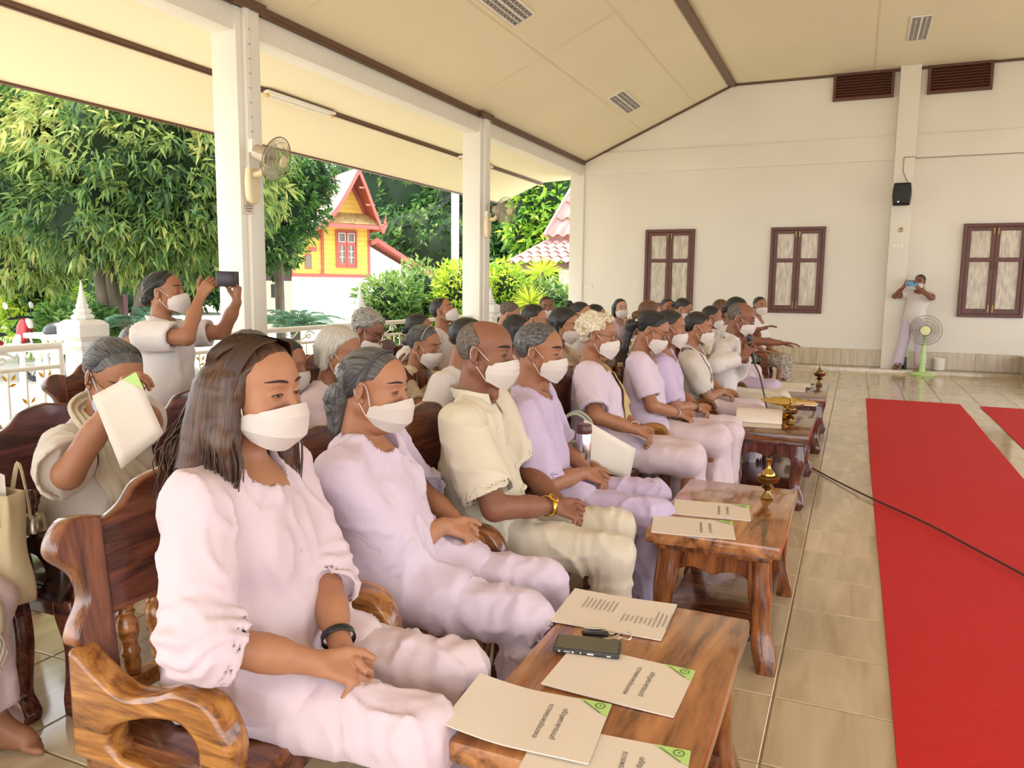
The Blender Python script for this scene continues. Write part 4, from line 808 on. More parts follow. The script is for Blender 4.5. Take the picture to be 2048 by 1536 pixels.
# ================================================================ armchairs
def chair_profile_back(w, zs):
    # half outline (y>0) of the scalloped back, outer edge
    h = w/2
    return h
def mirror_loop(half): return [(y, z) for y, z in half]+[(-y, z) for y, z in half[::-1]]
def make_chair(name, wa, wb, wc, label, group, wv, wh):     # wa: arms, wb: back frame, wc: spindles
    r = empty(name, label=label, cat='armchair', group=group)
    W2 = 0.31
    tilt = math.radians(-6); BX = -0.17
    def back(o):
        o.location = (BX, 0, 0.43); o.rotation_euler = (0, tilt, 0); return o
    # posts: scalloped planks
    for s in (1, -1):
        out = sp2([(0.26, -0.02), (0.265, 0.16), (0.30, 0.205), (0.292, 0.24), (0.262, 0.29), (0.272, 0.345), (0.318, 0.395), (0.318, 0.43), (0.285, 0.468), (0.25, 0.472)])
        inn = [(0.205, 0.462), (0.205, -0.02)]
        lp = [(s*y, z) for y, z in out+inn]
        back(plate('post', [lp], 0.05, wv, r, bevel=0.006, plane='yz'))
    # crest panel
    top = sp2([(0.215, 0.455), (0.185, 0.452), (0.14, 0.472), (0.09, 0.515), (0.0, 0.532)])
    lp = mirror_loop([(0.215, 0.285)]+top[:-1]+[])
    lp = [(0.215, 0.235)]+top+[(-y, z) for y, z in top[::-1][1:]]+[(-0.215, 0.235)]
    back(plate('crest_panel', [lp], 0.034, wh, r, bevel=0.008, plane='yz'))
    b = MB(); b.box((-0.02, -0.215, 0.035), (0.02, 0.215, 0.075)); back(b.build('lower_rail', wa, r, smooth=False, bevel=0.006))
    prof = [(0.011, 0.07), (0.017, 0.08), (0.021, 0.10), (0.019, 0.118), (0.024, 0.128), (0.019, 0.138), (0.018, 0.15), (0.025, 0.175), (0.024, 0.20), (0.017, 0.215), (0.022, 0.222), (0.017, 0.229), (0.021, 0.238), (0.014, 0.242)]
    sm = MB(); sm.lathe(prof, 14); sme = sm.mesh('spindle', True, 60); sme.materials.append(wc)
    for k in range(5):
        y = -0.16+k*0.08
        o = mkobj('spindle', sme, None, r); o.matrix_local = Matrix.Translation((BX, 0, 0.43)) @ Matrix.Rotation(tilt, 4, 'Y') @ Matrix.Translation((0, y, 0))
    # seat with carved swells
    def sf(u, v):
        x = -0.19+0.45*v; y = -0.27+0.54*u
        z = 0.432-0.018*math.exp(-((abs(y)-0.11)/0.07)**2)*math.exp(-((x-0.02)/0.16)**2)+0.006*math.sin(x*34)*math.exp(-((x-0.12)/0.12)**2)
        return (x, y, z)
    b = MB(); b.grid(sf, 17, 17); n = len(b.v); lo = [(x, y, 0.392) for x, y, z in b.v]; b.add(lo, [g[::-1] for g in b.f])
    rim = [i for i in range(17)]+[j*17+16 for j in range(1, 17)]+[16*17+i for i in range(15, -1, -1)]+[j*17 for j in range(15, 0, -1)]
    b.f += [(rim[(i+1) % 64], rim[i], n+rim[i], n+rim[(i+1) % 64]) for i in range(64)]; b.m += [0]*64
    b.build('seat', wb, r, sharp=50)
    # arms: thick scrolled planks with an oval cut-out
    arm = sp2([(-0.185, 0.625), (-0.165, 0.63), (-0.11, 0.595), (-0.03, 0.562), (0.05, 0.578), (0.125, 0.605), (0.205, 0.592), (0.252, 0.525), (0.25, 0.455), (0.228, 0.40)])+[(0.225, 0.39), (-0.185, 0.39)]
    hole = sp2([(-0.075, 0.44), (-0.07, 0.475), (-0.02, 0.505), (0.06, 0.53), (0.13, 0.535), (0.17, 0.495), (0.16, 0.445), (0.10, 0.42), (-0.04, 0.42)], 4)
    am = plate_mesh('arm', [arm, hole[::-1]], 0.062, 0.012, 'xz'); am.materials.append(wa)
    for s in (1, -1): mkobj('arm', am, None, r, (0, s*0.285, 0))
    # aprons
    ap = [(-0.25, 0.39)]+sp2([(-0.25, 0.33), (-0.17, 0.345), (-0.08, 0.325), (0, 0.34), (0.08, 0.325), (0.17, 0.345), (0.25, 0.33)], 4)+[(0.25, 0.39)]
    for (x,) in ((0.215,), (-0.17,)): plate('apron', [ap[::-1]], 0.03, wb, r, loc=(x, 0, 0), bevel=0.004, plane='yz')
    for s in (1, -1): plate('side_rail', [[(-0.17, 0.33), (0.21, 0.33), (0.21, 0.392), (-0.17, 0.392)]], 0.03, wb, r, loc=(0, s*0.27, 0), bevel=0.004)
    # cabriole front legs and square rear legs
    leg = sp2([(0.165, 0.395), (0.17, 0.33), (0.205, 0.24), (0.205, 0.14), (0.19, 0.06), (0.195, 0.0)])+sp2([(0.275, 0.0), (0.285, 0.03), (0.268, 0.06), (0.248, 0.09), (0.255, 0.16), (0.268, 0.26), (0.262, 0.34), (0.25, 0.395)])
    lm = plate_mesh('leg', [leg], 0.06, 0.01, 'xz'); lm.materials.append(wb)
    for s in (1, -1): mkobj('leg', lm, None, r, (0, s*0.265, 0))
    lr = [(-0.20, 0.43), (-0.14, 0.43), (-0.155, 0.2), (-0.19, 0.0), (-0.25, 0.0), (-0.21, 0.2)]
    lm2 = plate_mesh('leg', [lr], 0.055, 0.006, 'xz'); lm2.materials.append(wb)
    for s in (1, -1): mkobj('leg', lm2, None, r, (0, s*0.245, 0))
    return r
CH_T = make_chair('wooden_armchair', TEAK, WALNUT, TEAK, 'x', 'x', WALNUT_V, WALNUT_H); CH_R = make_chair('wooden_armchair', WALNUT, ROSE, WALNUT, 'x', 'x', ROSE_V, ROSE_H); CH_E = make_chair('wooden_armchair', EBONY, ROSE, ROSE, 'x', 'x', PLUM_V, PLUM_H)
USED = {}
def chair(proto, x, y, rz, label, group):
    k = proto.name
    o = proto if k not in USED else copy_tree(proto); USED[k] = 1
    o.location = (x, y, 0); o.rotation_euler = (0, 0, math.radians(rz)); o['label'] = label; o['group'] = group
    return o
# ================================================================ low tables
def make_table(x0, x1, y0, y1, z, wt, wl, label, foot=False):
    r = empty('low_table', ((x0+x1)/2, (y0+y1)/2, 0), label=label, cat='table', group='low wooden tables before the front row')
    hx, hy = (x1-x0)/2, (y1-y0)/2
    b = MB(); b.box((-hx, -hy, z-0.05), (hx, hy, z)); b.build('table_top', wt, r, smooth=False, bevel=0.012)
    b = MB(); b.box((-hx+0.03, -hy+0.03, z-0.075), (hx-0.03, hy-0.03, z-0.05)); b.build('under_moulding', wl, r, smooth=False, bevel=0.006)
    for (sx, sy) in ((1, 1), (1, -1), (-1, 1), (-1, -1)):
        def f(u, v):
            zz = (z-0.075)*(1-v); a = 2*math.pi*u
            if foot: sw = [0, .004, .012, .012, .004, -.004, .0, .014, .022, .014]; w = [.042, .042, .042, .04, .036, .034, .034, .040, .046, .036]
            else: sw = [0, .0, .002, .006, .012, .014, .016, .024, .036, .044]; w = [.040, .040, .042, .042, .036, .032, .034, .040, .040, .034]
            k = min(int(v*9), 8); t = v*9-k; s_ = sw[k]*(1-t)+sw[k+1]*t; ww = w[k]*(1-t)+w[k+1]*t
            cxx = sx*(hx-0.075+s_); cyy = sy*(hy-0.085+s_)
            q = lambda c: math.copysign(abs(c)**0.35, c)
            return (cxx+ww*q(math.cos(a)), cyy+ww*q(math.sin(a)), zz)
        b = MB(); b.grid(f, 16, 19, True); n = len(b.v); b.f += [tuple(range(15, -1, -1)), tuple(n-16+i for i in range(16))]; b.m += [0, 0]
        o = b.build('leg', wl, r, sharp=45); bm = bmesh.new(); bm.from_mesh(o.data); bmesh.ops.recalc_face_normals(bm, faces=bm.faces); bm.to_mesh(o.data); bm.free()
    def apr(L):
        return [(-L, z-0.075)]+sp2([(-L, z-0.215), (-L*0.86, z-0.165), (-L*0.55, z-0.142), (-L*.22, z-0.150), (0, z-0.163), (L*.22, z-0.150), (L*0.55, z-0.142), (L*0.86, z-0.165), (L, z-0.215)], 4)+[(L, z-0.075)]
    for s in (1, -1):
        plate('apron', [apr(hx-0.09)[::-1]], 0.028, wl, r, loc=(0, s*(hy-0.08), 0), bevel=0.004)
        plate('apron', [apr(hy-0.1)[::-1]], 0.028, wl, r, loc=(s*(hx-0.07), 0, 0), bevel=0.004, plane='yz')
    b = MB(); b.box((-hx+0.05, -hy+0.06, 0.095), (hx-0.05, hy-0.06, 0.125)); b.build('lower_shelf', wl if foot else WALNUT, r, smooth=False, bevel=0.006)
    return r
make_table(-0.70, -0.215, 1.30, 2.165, 0.49, TABW, TABL, 'orange-brown low table nearest the camera, with phone and booklets')
make_table(-0.68, -0.19, 2.83, 3.72, 0.49, TABW, TABL, 'orange-brown low table with two booklets and a brass urn')
make_table(-0.73, -0.215, 5.12, 6.25, 0.49, WALNUT, TABR, 'dark red low table with an open booklet and a gold tray', True)
make_table(-0.75, -0.185, 7.02, 8.2, 0.49, WALNUT, TABR, 'dark red low table farthest from the camera', True)
# ================================================================ people: implicit surfaces -> meshes
f32 = np.float32
def V3(*a): return np.array(a, f32)
def cap(p, a, b, ra, rb):
    a = np.asarray(a, f32); ab = np.asarray(b, f32)-a; q = p-a
    t = np.clip(q @ ab/f32(ab @ ab+1e-9), 0, 1); q = q-t[:, None]*ab
    return np.sqrt(np.einsum('ij,ij->i', q, q))-(f32(ra)+f32(rb-ra)*t)
def ell(p, c, r, R=None):
    q = p-np.asarray(c, f32)
    if R is not None: q = q @ np.asarray(R, f32)
    r = np.asarray(r, f32); a = q/r; k0 = np.sqrt(np.einsum('ij,ij->i', a, a)); b = a/r; k1 = np.sqrt(np.einsum('ij,ij->i', b, b))
    return k0*(k0-1)/np.maximum(k1, 1e-5)
def smin(a, b, k): h = np.clip(0.5+0.5*(b-a)/f32(k), 0, 1); return b+(a-b)*h-f32(k)*h*(1-h)
def smax(a, b, k): return -smin(-a, -b, k)
def vnoise(p):
    i = np.floor(p).astype(np.int64); f = (p-i).astype(f32); f = f*f*(3-2*f)
    def h(a, b, c):
        n = (a*374761393+b*668265263+c*1274126177) & 0xffffffff; n = ((n ^ (n >> 13))*1274126177) & 0xffffffff
        return ((n ^ (n >> 16)) & 0xffff).astype(f32)/32767.5-1
    x, y, z = i[:, 0], i[:, 1], i[:, 2]; u, v, w = f[:, 0], f[:, 1], f[:, 2]
    L = lambda a, b, t: a+(b-a)*t
    return L(L(L(h(x, y, z), h(x+1, y, z), u), L(h(x, y+1, z), h(x+1, y+1, z), u), v), L(L(h(x, y, z+1), h(x+1, y, z+1), u), L(h(x, y+1, z+1), h(x+1, y+1, z+1), u), v), w)
def polyg(f, lo, hi, h):
    B = 4; lo = np.asarray(lo, f32); hi = np.asarray(hi, f32); nb = np.ceil((hi-lo)/(h*B)).astype(int)+1; n = nb*B
    ci = np.stack(np.meshgrid(*[np.arange(k) for k in nb], indexing='ij'), -1).reshape(-1, 3)
    cc = (lo+(ci*B+(B-1)/2)*h).astype(f32); dc = f(cc); act = np.abs(dc) < h*B*1.45
    off = np.stack(np.meshgrid(*[np.arange(B)]*3, indexing='ij'), -1).reshape(-1, 3)*h-(B-1)/2*h
    Fb = np.empty((len(ci), B**3), f32); Fb[:] = np.where(dc < 0, -1, 1)[:, None]
    pts = (cc[act][:, None]+off[None]).reshape(-1, 3).astype(f32); Fb[act] = f(pts).reshape(-1, B**3)
    F = Fb.reshape(nb[0], nb[1], nb[2], B, B, B).transpose(0, 3, 1, 4, 2, 5).reshape(n)
    S = F < 0; s = S.astype(np.int8)
    c = s[:-1, :-1, :-1]+s[1:, :-1, :-1]+s[:-1, 1:, :-1]+s[1:, 1:, :-1]+s[:-1, :-1, 1:]+s[1:, :-1, 1:]+s[:-1, 1:, 1:]+s[1:, 1:, 1:]
    mix = (c > 0) & (c < 8); I, J, K = np.nonzero(mix); idx = np.full(mix.shape, -1, np.int32); idx[mix] = np.arange(len(I))
    CO = [(0, 0, 0), (1, 0, 0), (0, 1, 0), (1, 1, 0), (0, 0, 1), (1, 0, 1), (0, 1, 1), (1, 1, 1)]
    v = [F[I+a, J+b, K+d] for a, b, d in CO]; pos = np.zeros((len(I), 3), f32); cnt = np.zeros(len(I), f32)
    for a, b in ((0, 1), (2, 3), (4, 5), (6, 7), (0, 2), (1, 3), (4, 6), (5, 7), (0, 4), (1, 5), (2, 6), (3, 7)):
        m = (v[a] < 0) != (v[b] < 0); t = np.where(m, v[a]/np.where(m, v[a]-v[b], 1), 0)
        pa = np.array(CO[a], f32); pb = np.array(CO[b], f32); pos += np.where(m[:, None], pa+t[:, None]*(pb-pa), 0); cnt += m
    P = lo+(np.stack([I, J, K], 1)+pos/cnt[:, None])*h; Q = []
    for ax in range(3):
        o1, o2 = [a for a in range(3) if a != ax]
        sl0 = [slice(1, -1)]*3; sl1 = [slice(1, -1)]*3; sl0[ax] = slice(0, -1); sl1[ax] = slice(1, None)
        A0 = S[tuple(sl0)]; A1 = S[tuple(sl1)]; e = np.array(np.nonzero(A0 != A1)); ins = A0[tuple(e)]
        def cell(d1, d2): q = e.copy(); q[o1] += d1; q[o2] += d2; return idx[q[0], q[1], q[2]]
        q = np.stack([cell(0, 0), cell(1, 0), cell(1, 1), cell(0, 1)], 1)
        fl = ins if ax != 1 else ~ins
        q[~fl] = q[~fl][:, ::-1]; Q.append(q)
    Q = np.concatenate(Q); Q = Q[(Q >= 0).all(1)]
    return P.astype(f32), Q
def joined(parts):
    V = []; F = []; b = 0
    for v, f in parts: V.append(v); F.append(f+b); b += len(v)
    return np.concatenate(V), np.concatenate(F)
def rotm(yaw, pitch=0, roll=0):                # columns: forward, left, up; pitch > 0 looks down
    return np.array((Matrix.Rotation(math.radians(yaw), 3, 'Z') @ Matrix.Rotation(math.radians(pitch), 3, 'Y') @ Matrix.Rotation(math.radians(roll), 3, 'X')), f32)
def unit(v): v = np.asarray(v, f32); return v/np.linalg.norm(v)

# ---------------------------------------------------------------- materials of people
def skinmat(name, c):
    return mat(name, c, 0.5, var=(26, 0.10), bump=(240, 0.06), sss=0.08, spec=0.42)
SK1 = skinmat('skin_tan', (0.44, 0.20, 0.108)); SK2 = skinmat('skin_brown', (0.36, 0.155, 0.080)); SK3 = skinmat('skin_deep', (0.25, 0.10, 0.055)); SK4 = skinmat('skin_light', (0.55, 0.30, 0.19))
def hairmat(name, a, b, rough=0.42):
    if name in MATS: return MATS[name]
    m, nt, p = _nt(name); L = nt.links.new
    at_ = N(nt, 'ShaderNodeAttribute'); at_.attribute_name = 'flow'; nz = N(nt, 'ShaderNodeTexNoise'); nz.inputs['Scale'].default_value = 1; nz.inputs['Detail'].default_value = 3
    L(at_.outputs['Vector'], nz.inputs['Vector']); rp = N(nt, 'ShaderNodeValToRGB'); L(nz.outputs[0], rp.inputs[0]); e = rp.color_ramp.elements
    e[0].position = 0.3; e[0].color = c4(a); e[1].position = 0.72; e[1].color = c4(b); L(rp.outputs[0], p.inputs['Base Color'])
    bp = N(nt, 'ShaderNodeBump'); bp.inputs['Strength'].default_value = 0.75; bp.inputs['Distance'].default_value = 0.003; L(nz.outputs[0], bp.inputs['Height']); L(bp.outputs[0], p.inputs['Normal'])
    p.inputs['Roughness'].default_value = rough; MATS[name] = m; return m
HBLACK = hairmat('hair_black', (0.006, 0.005, 0.005), (0.030, 0.026, 0.026)); HBROWN = hairmat('hair_brown', (0.022, 0.010, 0.006), (0.13, 0.058, 0.030)); HDARKG = hairmat('hair_greying', (0.014, 0.013, 0.014), (0.16, 0.15, 0.15))
HGREY = hairmat('hair_grey', (0.13, 0.12, 0.105), (0.42, 0.39, 0.34)); HSILV = hairmat('hair_silver', (0.30, 0.27, 0.23), (0.66, 0.61, 0.53)); HBLON = hairmat('hair_cream', (0.42, 0.34, 0.22), (0.80, 0.70, 0.52)); HSHORT = hairmat('hair_cropped', (0.05, 0.035, 0.03), (0.20, 0.15, 0.12), 0.7); HREDB = hairmat('hair_redbrown', (0.05, 0.018, 0.008), (0.20, 0.09, 0.04))
LAV = clothmat('lavender_cotton', (0.66, 0.545, 0.66)); LAVP = clothmat('pink_lavender_cotton', (0.68, 0.545, 0.60)); LAVD = clothmat('lilac_cotton', (0.55, 0.44, 0.62)); WHT = clothmat('white_cotton', (0.70, 0.64, 0.615)); CRM = clothmat('cream_cotton', (0.68, 0.605, 0.47)); PANTC = clothmat('cream_trouser', (0.64, 0.56, 0.445)); GREYW = clothmat('offwhite_cotton', (0.62, 0.55, 0.49)); YSASH = mat('yellow_lace', (0.68, 0.50, 0.22), 0.8, var=(60, 0.3), bump=(160, 0.5)); SCRF = clothmat('cream_shawl', (0.66, 0.585, 0.44))
PATT = mat('patterned_cloth', (0.56, 0.48, 0.40), 0.8, var=(38, 0.8), col2=(0.10, 0.075, 0.06)); PATT2 = mat('sprigged_blouse', (0.62, 0.54, 0.41), 0.8, var=(30, 0.5), col2=(0.50, 0.38, 0.25))
MASKM = mat('mask_white', (0.64, 0.575, 0.535), 0.7, bump=(350, 0.05)); MASKB = mat('mask_pale_blue', (0.52, 0.56, 0.66), 0.7)
EYEW = mat('eye_white', (0.70, 0.64, 0.58), 0.2); IRIS = mat('iris_dark', (0.018, 0.009, 0.006), 0.12); BROWH = mat('brow_hair', (0.035, 0.018, 0.012), 0.8); BROWG = mat('brow_hair_grey', (0.2, 0.17, 0.14), 0.8)
PINKP = mat('pink_print', (0.72, 0.10, 0.30), 0.7); YSH = mat('yellow_shirt', (0.80, 0.42, 0.06), 0.75); DARKG_ = mat('dark_lens', (0.01, 0.01, 0.012), 0.15); GFRAME = mat('spectacle_frame', (0.10, 0.05, 0.03), 0.35, 0.4)

# ---------------------------------------------------------------- head (head frame: forward x, left y, up z; about 0.225 m tall)
def head_d(p, o):
    fw = o.get('wide', 1.0); q = p.copy(); q[:, 1] = np.abs(q[:, 1])/f32(fw); y = q
    d = ell(q, (-.012, 0, .028), (.093, .073, .080))
    d = smin(d, ell(q, (.030, 0, .030), (.055, .060, .062)), .03); d = smin(d, ell(q, (.033, 0, -.037), (.052, .059, .072)), .03)
    d = smin(d, cap(q, (-.008, .047, -.052), (.055, .018, -.098), .024, .016), .025); d = smin(d, ell(q, (.066, 0, -.100), (.022, .022, .018)), .018)
    d = smin(d, ell(q, (.052, .041, -.030), (.028, .027, .030)), .022)
    d = smin(d, cap(q, (.072, 0, .024), (.068, .034, .024), .014, .011), .02)
    d = smax(d, -ell(q, (.101, .031, .004), (.019, .022, .0125)), .016)
    d = smin(d, ell(q, (.0735, .031, .0005), (.0138, .0175, .0125)), .006)
    d = smax(d, -ell(q, (.0885, .0325, .0000), (.0075, .0145, o.get('eye', .0034))), .0012)
    d = smin(d, cap(q, (.084, 0, .006), (.1075, 0, -.035), .0075, .0115), .012); d = smin(d, ell(q, (.094, .0135, -.040), (.012, .0085, .0085)), .008)
    d = smin(d, ell(q, (.087, 0, -.067), (.009, .024, .006)), .005); d = smin(d, ell(q, (.084, 0, -.078), (.010, .020, .007)), .006)
    # ears
    R = np.array(Euler((0, math.radians(12), math.radians(30))).to_matrix(), f32)
    e = ell(q, (-.011, .0765, -.004), (.0195, .0068, .0330), R); e = smax(e, -ell(q, (-.005, .0845, -.003), (.0100, .0058, .0195), R), .003)
    e = smin(e, ell(q, (-.003, .0755, -.004), (.0065, .005, .010)), .004); e = smin(e, ell(q, (-.001, .0725, -.034), (.009, .0055, .010)), .006)
    return smin(d, e, .004)*f32(0.9)
def on_face(P, o, off=0.0):                    # slide points along x onto the face
    P = np.array(P, f32); P[:, 0] = .14
    for _ in range(40): P[:, 0] -= head_d(P, o)-f32(off)
    return P
MASK_ROWS = {'kf': [(.1145, -.017, .050, .066, -.036), (.128, -.042, .026, .074, -.046), (.122, -.090, .018, .0745, -.074), (.084, -.125, .040, .058, -.102)],
             'surg': [(.1155, -.014, .046, .067, -.028), (.1245, -.040, .038, .0725, -.048), (.1225, -.072, .034, .073, -.066), (.092, -.124, .036, .064, -.094)],
             'low': [(.108, -.030, .046, .067, -.038), (.124, -.050, .038, .0725, -.054), (.1225, -.078, .034, .073, -.070), (.092, -.128, .036, .064, -.098)]}
def make_mask(kind, o, parent, T, lod, m=None):
    rows = MASK_ROWS[kind]; nu = 25 if lod < 2 else 13; nv = 16 if lod < 2 else 7; b = MB(); w = o.get('wide', 1.0)
    def f(u, v):
        a = (u*2-1); t = v*3; i = min(int(t), 2); t -= i; r = [rows[i][k]*(1-t)+rows[i+1][k]*t for k in range(5)]
        c = math.cos(a*math.pi/2); s = math.sin(a*math.pi/2)
        x = r[2]+(r[0]-r[2])*max(c, 0)**(0.85 if kind == 'kf' else 0.75); y = r[3]*w*math.copysign(abs(s)**1.0, s); z = r[4]+(r[1]-r[4])*max(c, 0)**1.1
        if kind != 'kf' and lod < 2: x += 0.0034*((v*4.5) % 1.0)*min(1, c*2)*(0.12 < v < 0.92)
        if lod < 2: x += 0.0012*math.sin(7*a+9*v)*c
        return tuple(T(np.array([(x, y, z)], f32))[0])
    b.grid(f, nu, nv); me = b.mesh('face_mask', True, 22 if kind == 'kf' else 30)
    mk = mkobj('face_mask', me, m or MASKM, parent)
    for s in (1, -1):
        top = rows[1 if kind == 'kf' else 0]; bot = rows[2 if kind == 'kf' else 3]
        P = [(top[2]+.002, s*top[3]*w, top[4]+.002), (.014, s*.0755*w, .006), (-.004, s*.0775*w, .022), (-.018, s*.078*w, .020), (-.024, s*.0775*w, -.004), (-.014, s*.0765*w, -.026), (bot[2]+.002, s*(bot[3]+.001)*w, bot[4])]
        b = MB(); b.tube([tuple(q) for q in T(np.array(smooth_pts(P, 4 if lod < 2 else 2), f32))], 0.0017, 6 if lod < 2 else 4); b.build('ear_loop', m or MASKM, mk)
    return mk
def hairline(z, P): return np.interp(z, [q[0] for q in P], [q[1] for q in P]).astype(f32)
HL_F = [(-.12, -.065), (-.075, -.058), (-.045, -.046), (-.028, -.036), (.018, -.031), (.026, -.004), (.033, .030), (.055, .050), (.075, .058), (.10, .075), (.13, .09)]
HL_M = [(-.12, -.07), (-.075, -.062), (-.045, -.046), (-.026, -.036), (.016, -.030), (.026, .0), (.04, .028), (.06, .046), (.08, .050), (.10, .062), (.13, .08)]
HL_R = [(-.12, -.07), (-.075, -.062), (-.045, -.046), (-.026, -.036), (.016, -.030), (.026, .0), (.04, .010), (.06, -.004), (.08, -.022), (.10, -.05), (.13, -.06)]
def hair_sdf(style, o):
    w = o.get('wide', 1.0)
    def f(p):
        q = p.copy(); q[:, 1] /= f32(w); qa = q.copy(); qa[:, 1] = np.abs(qa[:, 1]); z = q[:, 2]
        male = style in ('short', 'receding', 'spiky', 'cropped')
        if style == 'receding' or style == 'cropped': d = ell(q, (-.0135, 0, .0275), (.0985, .0785, .084)); HL = HL_R if style == 'receding' else HL_M
        elif style == 'short': d = ell(q, (-.014, 0, .030), (.104, .081, .089)); HL = HL_M
        elif style == 'spiky': d = ell(q, (-.012, 0, .034), (.106, .081, .094)); HL = HL_M
        elif style in ('curly', 'curlyman'): d = ell(q, (-.018, 0, .034), (.114, .094, .096)); HL = HL_F if style == 'curly' else HL_M
        elif style == 'bob': d = ell(q, (-.016, 0, .028), (.110, .088, .094)); HL = HL_F
        else: d = ell(q, (-.015, 0, .030), (.1015, .081, .0885)); HL = HL_F
        cut = (q[:, 0]-hairline(z, HL))*f32(.75)
        if style in ('long', 'straight'): cut = (q[:, 0]-np.interp(z, [-.12, -.04, .01, .04, .07, .10], [.02, .02, .022, .036, .054, .072]).astype(f32))*f32(.75)
        if style == 'bob': cut = (q[:, 0]-np.interp(z, [-.12, -.04, .01, .04, .07, .10], [-.008, .004, .020, .034, .052, .072]).astype(f32))*f32(.75)
        d = smax(d, cut, .008); d = np.maximum(d, -z-f32(.088 if male else .10))
        if style == 'long':
            e = cap(qa, (.002, .074, .03), (.004, .092, -.10), .022, .026); e = smin(e, cap(qa, (.004, .092, -.10), (.024, .100, -.235), .028, .016), .02)
            e = smin(e, cap(qa, (-.05, .062, .0), (-.085, .105, -.215), .052, .036), .03); e = smin(e, cap(q, (-.080, 0, .0), (-.130, 0, -.225), .052, .040), .04); d = smin(d, e, .02)
        if style == 'straight':
            e = cap(qa, (-.012, .072, .03), (-.02, .080, -.14), .020, .014); e = smin(e, cap(qa, (-.06, .045, .0), (-.058, .055, -.16), .045, .026), .03); e = smin(e, cap(q, (-.08, 0, .0), (-.075, 0, -.17), .04, .028), .04); d = smin(d, e, .02)
        if style == 'bob':
            e = cap(qa, (-.03, .066, .02), (-.022, .074, -.075), .028, .020); e = smin(e, cap(q, (-.075, -.03, .0), (-.07, -.03, -.07), .045, .030), .03); e = smin(e, cap(q, (-.075, .03, .0), (-.07, .03, -.07), .045, .030), .03); d = smin(d, e, .02)
        if style == 'lowpony':
            e = ell(q, (-.105, -.005, -.045), (.036, .040, .045)); e = smin(e, cap(q, (-.110, -.008, -.06), (-.105, -.02, -.135), .042, .026), .03); d = smin(d, e, .02)
        if style == 'bun': d = smin(d, ell(q, (-.118, 0, -.005), (.032, .036, .034)), .012)
        if style == 'lowbun': d = smin(d, ell(q, (-.112, 0, -.035), (.028, .034, .030)), .012)
        if style == 'ponytail':
            e = cap(q, (-.100, 0, .005), (-.138, 0, -.035), .020, .028); e = smin(e, cap(q, (-.138, 0, -.035), (-.100, -.015, -.18), .029, .022), .03); e = smin(e, cap(q, (-.100, -.015, -.18), (-.045, -.02, -.29), .022, .006), .02); d = smin(d, e, .010)
        if style == 'highpony':
            e = cap(q, (-.085, 0, .075), (-.13, 0, .085), .014, .024); e = smin(e, cap(q, (-.13, 0, .085), (-.16, 0, .0), .026, .014), .02); d = smin(d, e, .008)
        if style in ('curly', 'curlyman'): d = d+f32(.016 if style == 'curly' else .008)*vnoise(p*f32(46))+f32(.007)*vnoise(p*f32(105))
        elif style == 'spiky': d = d+f32(.005)*vnoise(p*np.array([70, 70, 30], f32))
        elif style == 'lowpony': d = d+np.where(q[:, 0] < -.09, f32(.008)*vnoise(p*f32(60)), 0).astype(f32)
        elif style not in ('receding', 'cropped'): d = d+f32(.0022)*vnoise(p*f32(55))
        return d
    return f
def flow_attr(me, V, style, sc):
    q = V; down = style in ('long', 'straight', 'bob')
    if down: a = np.arctan2(q[:, 1], q[:, 0]+.03); F = np.stack([a*26, q[:, 2]*9, np.hypot(q[:, 0]+.02, q[:, 1])*60], 1)
    elif style in ('curly', 'curlyman'): F = q*70
    elif style in ('receding', 'cropped', 'short', 'spiky'): F = q*np.array([60, 190, 90])
    else:
        a = np.arctan2(q[:, 1], q[:, 2]-.0); F = np.stack([a*26, q[:, 0]*14, q[:, 2]*4], 1)
        tail = q[:, 0] < -.10; F[tail] = np.stack([q[tail, 1]*260, q[tail, 2]*16, q[tail, 0]*160], 1)
    at_ = me.attributes.new('flow', 'FLOAT_VECTOR', 'POINT'); at_.data.foreach_set('vector', np.ascontiguousarray(F*sc, f32).ravel())
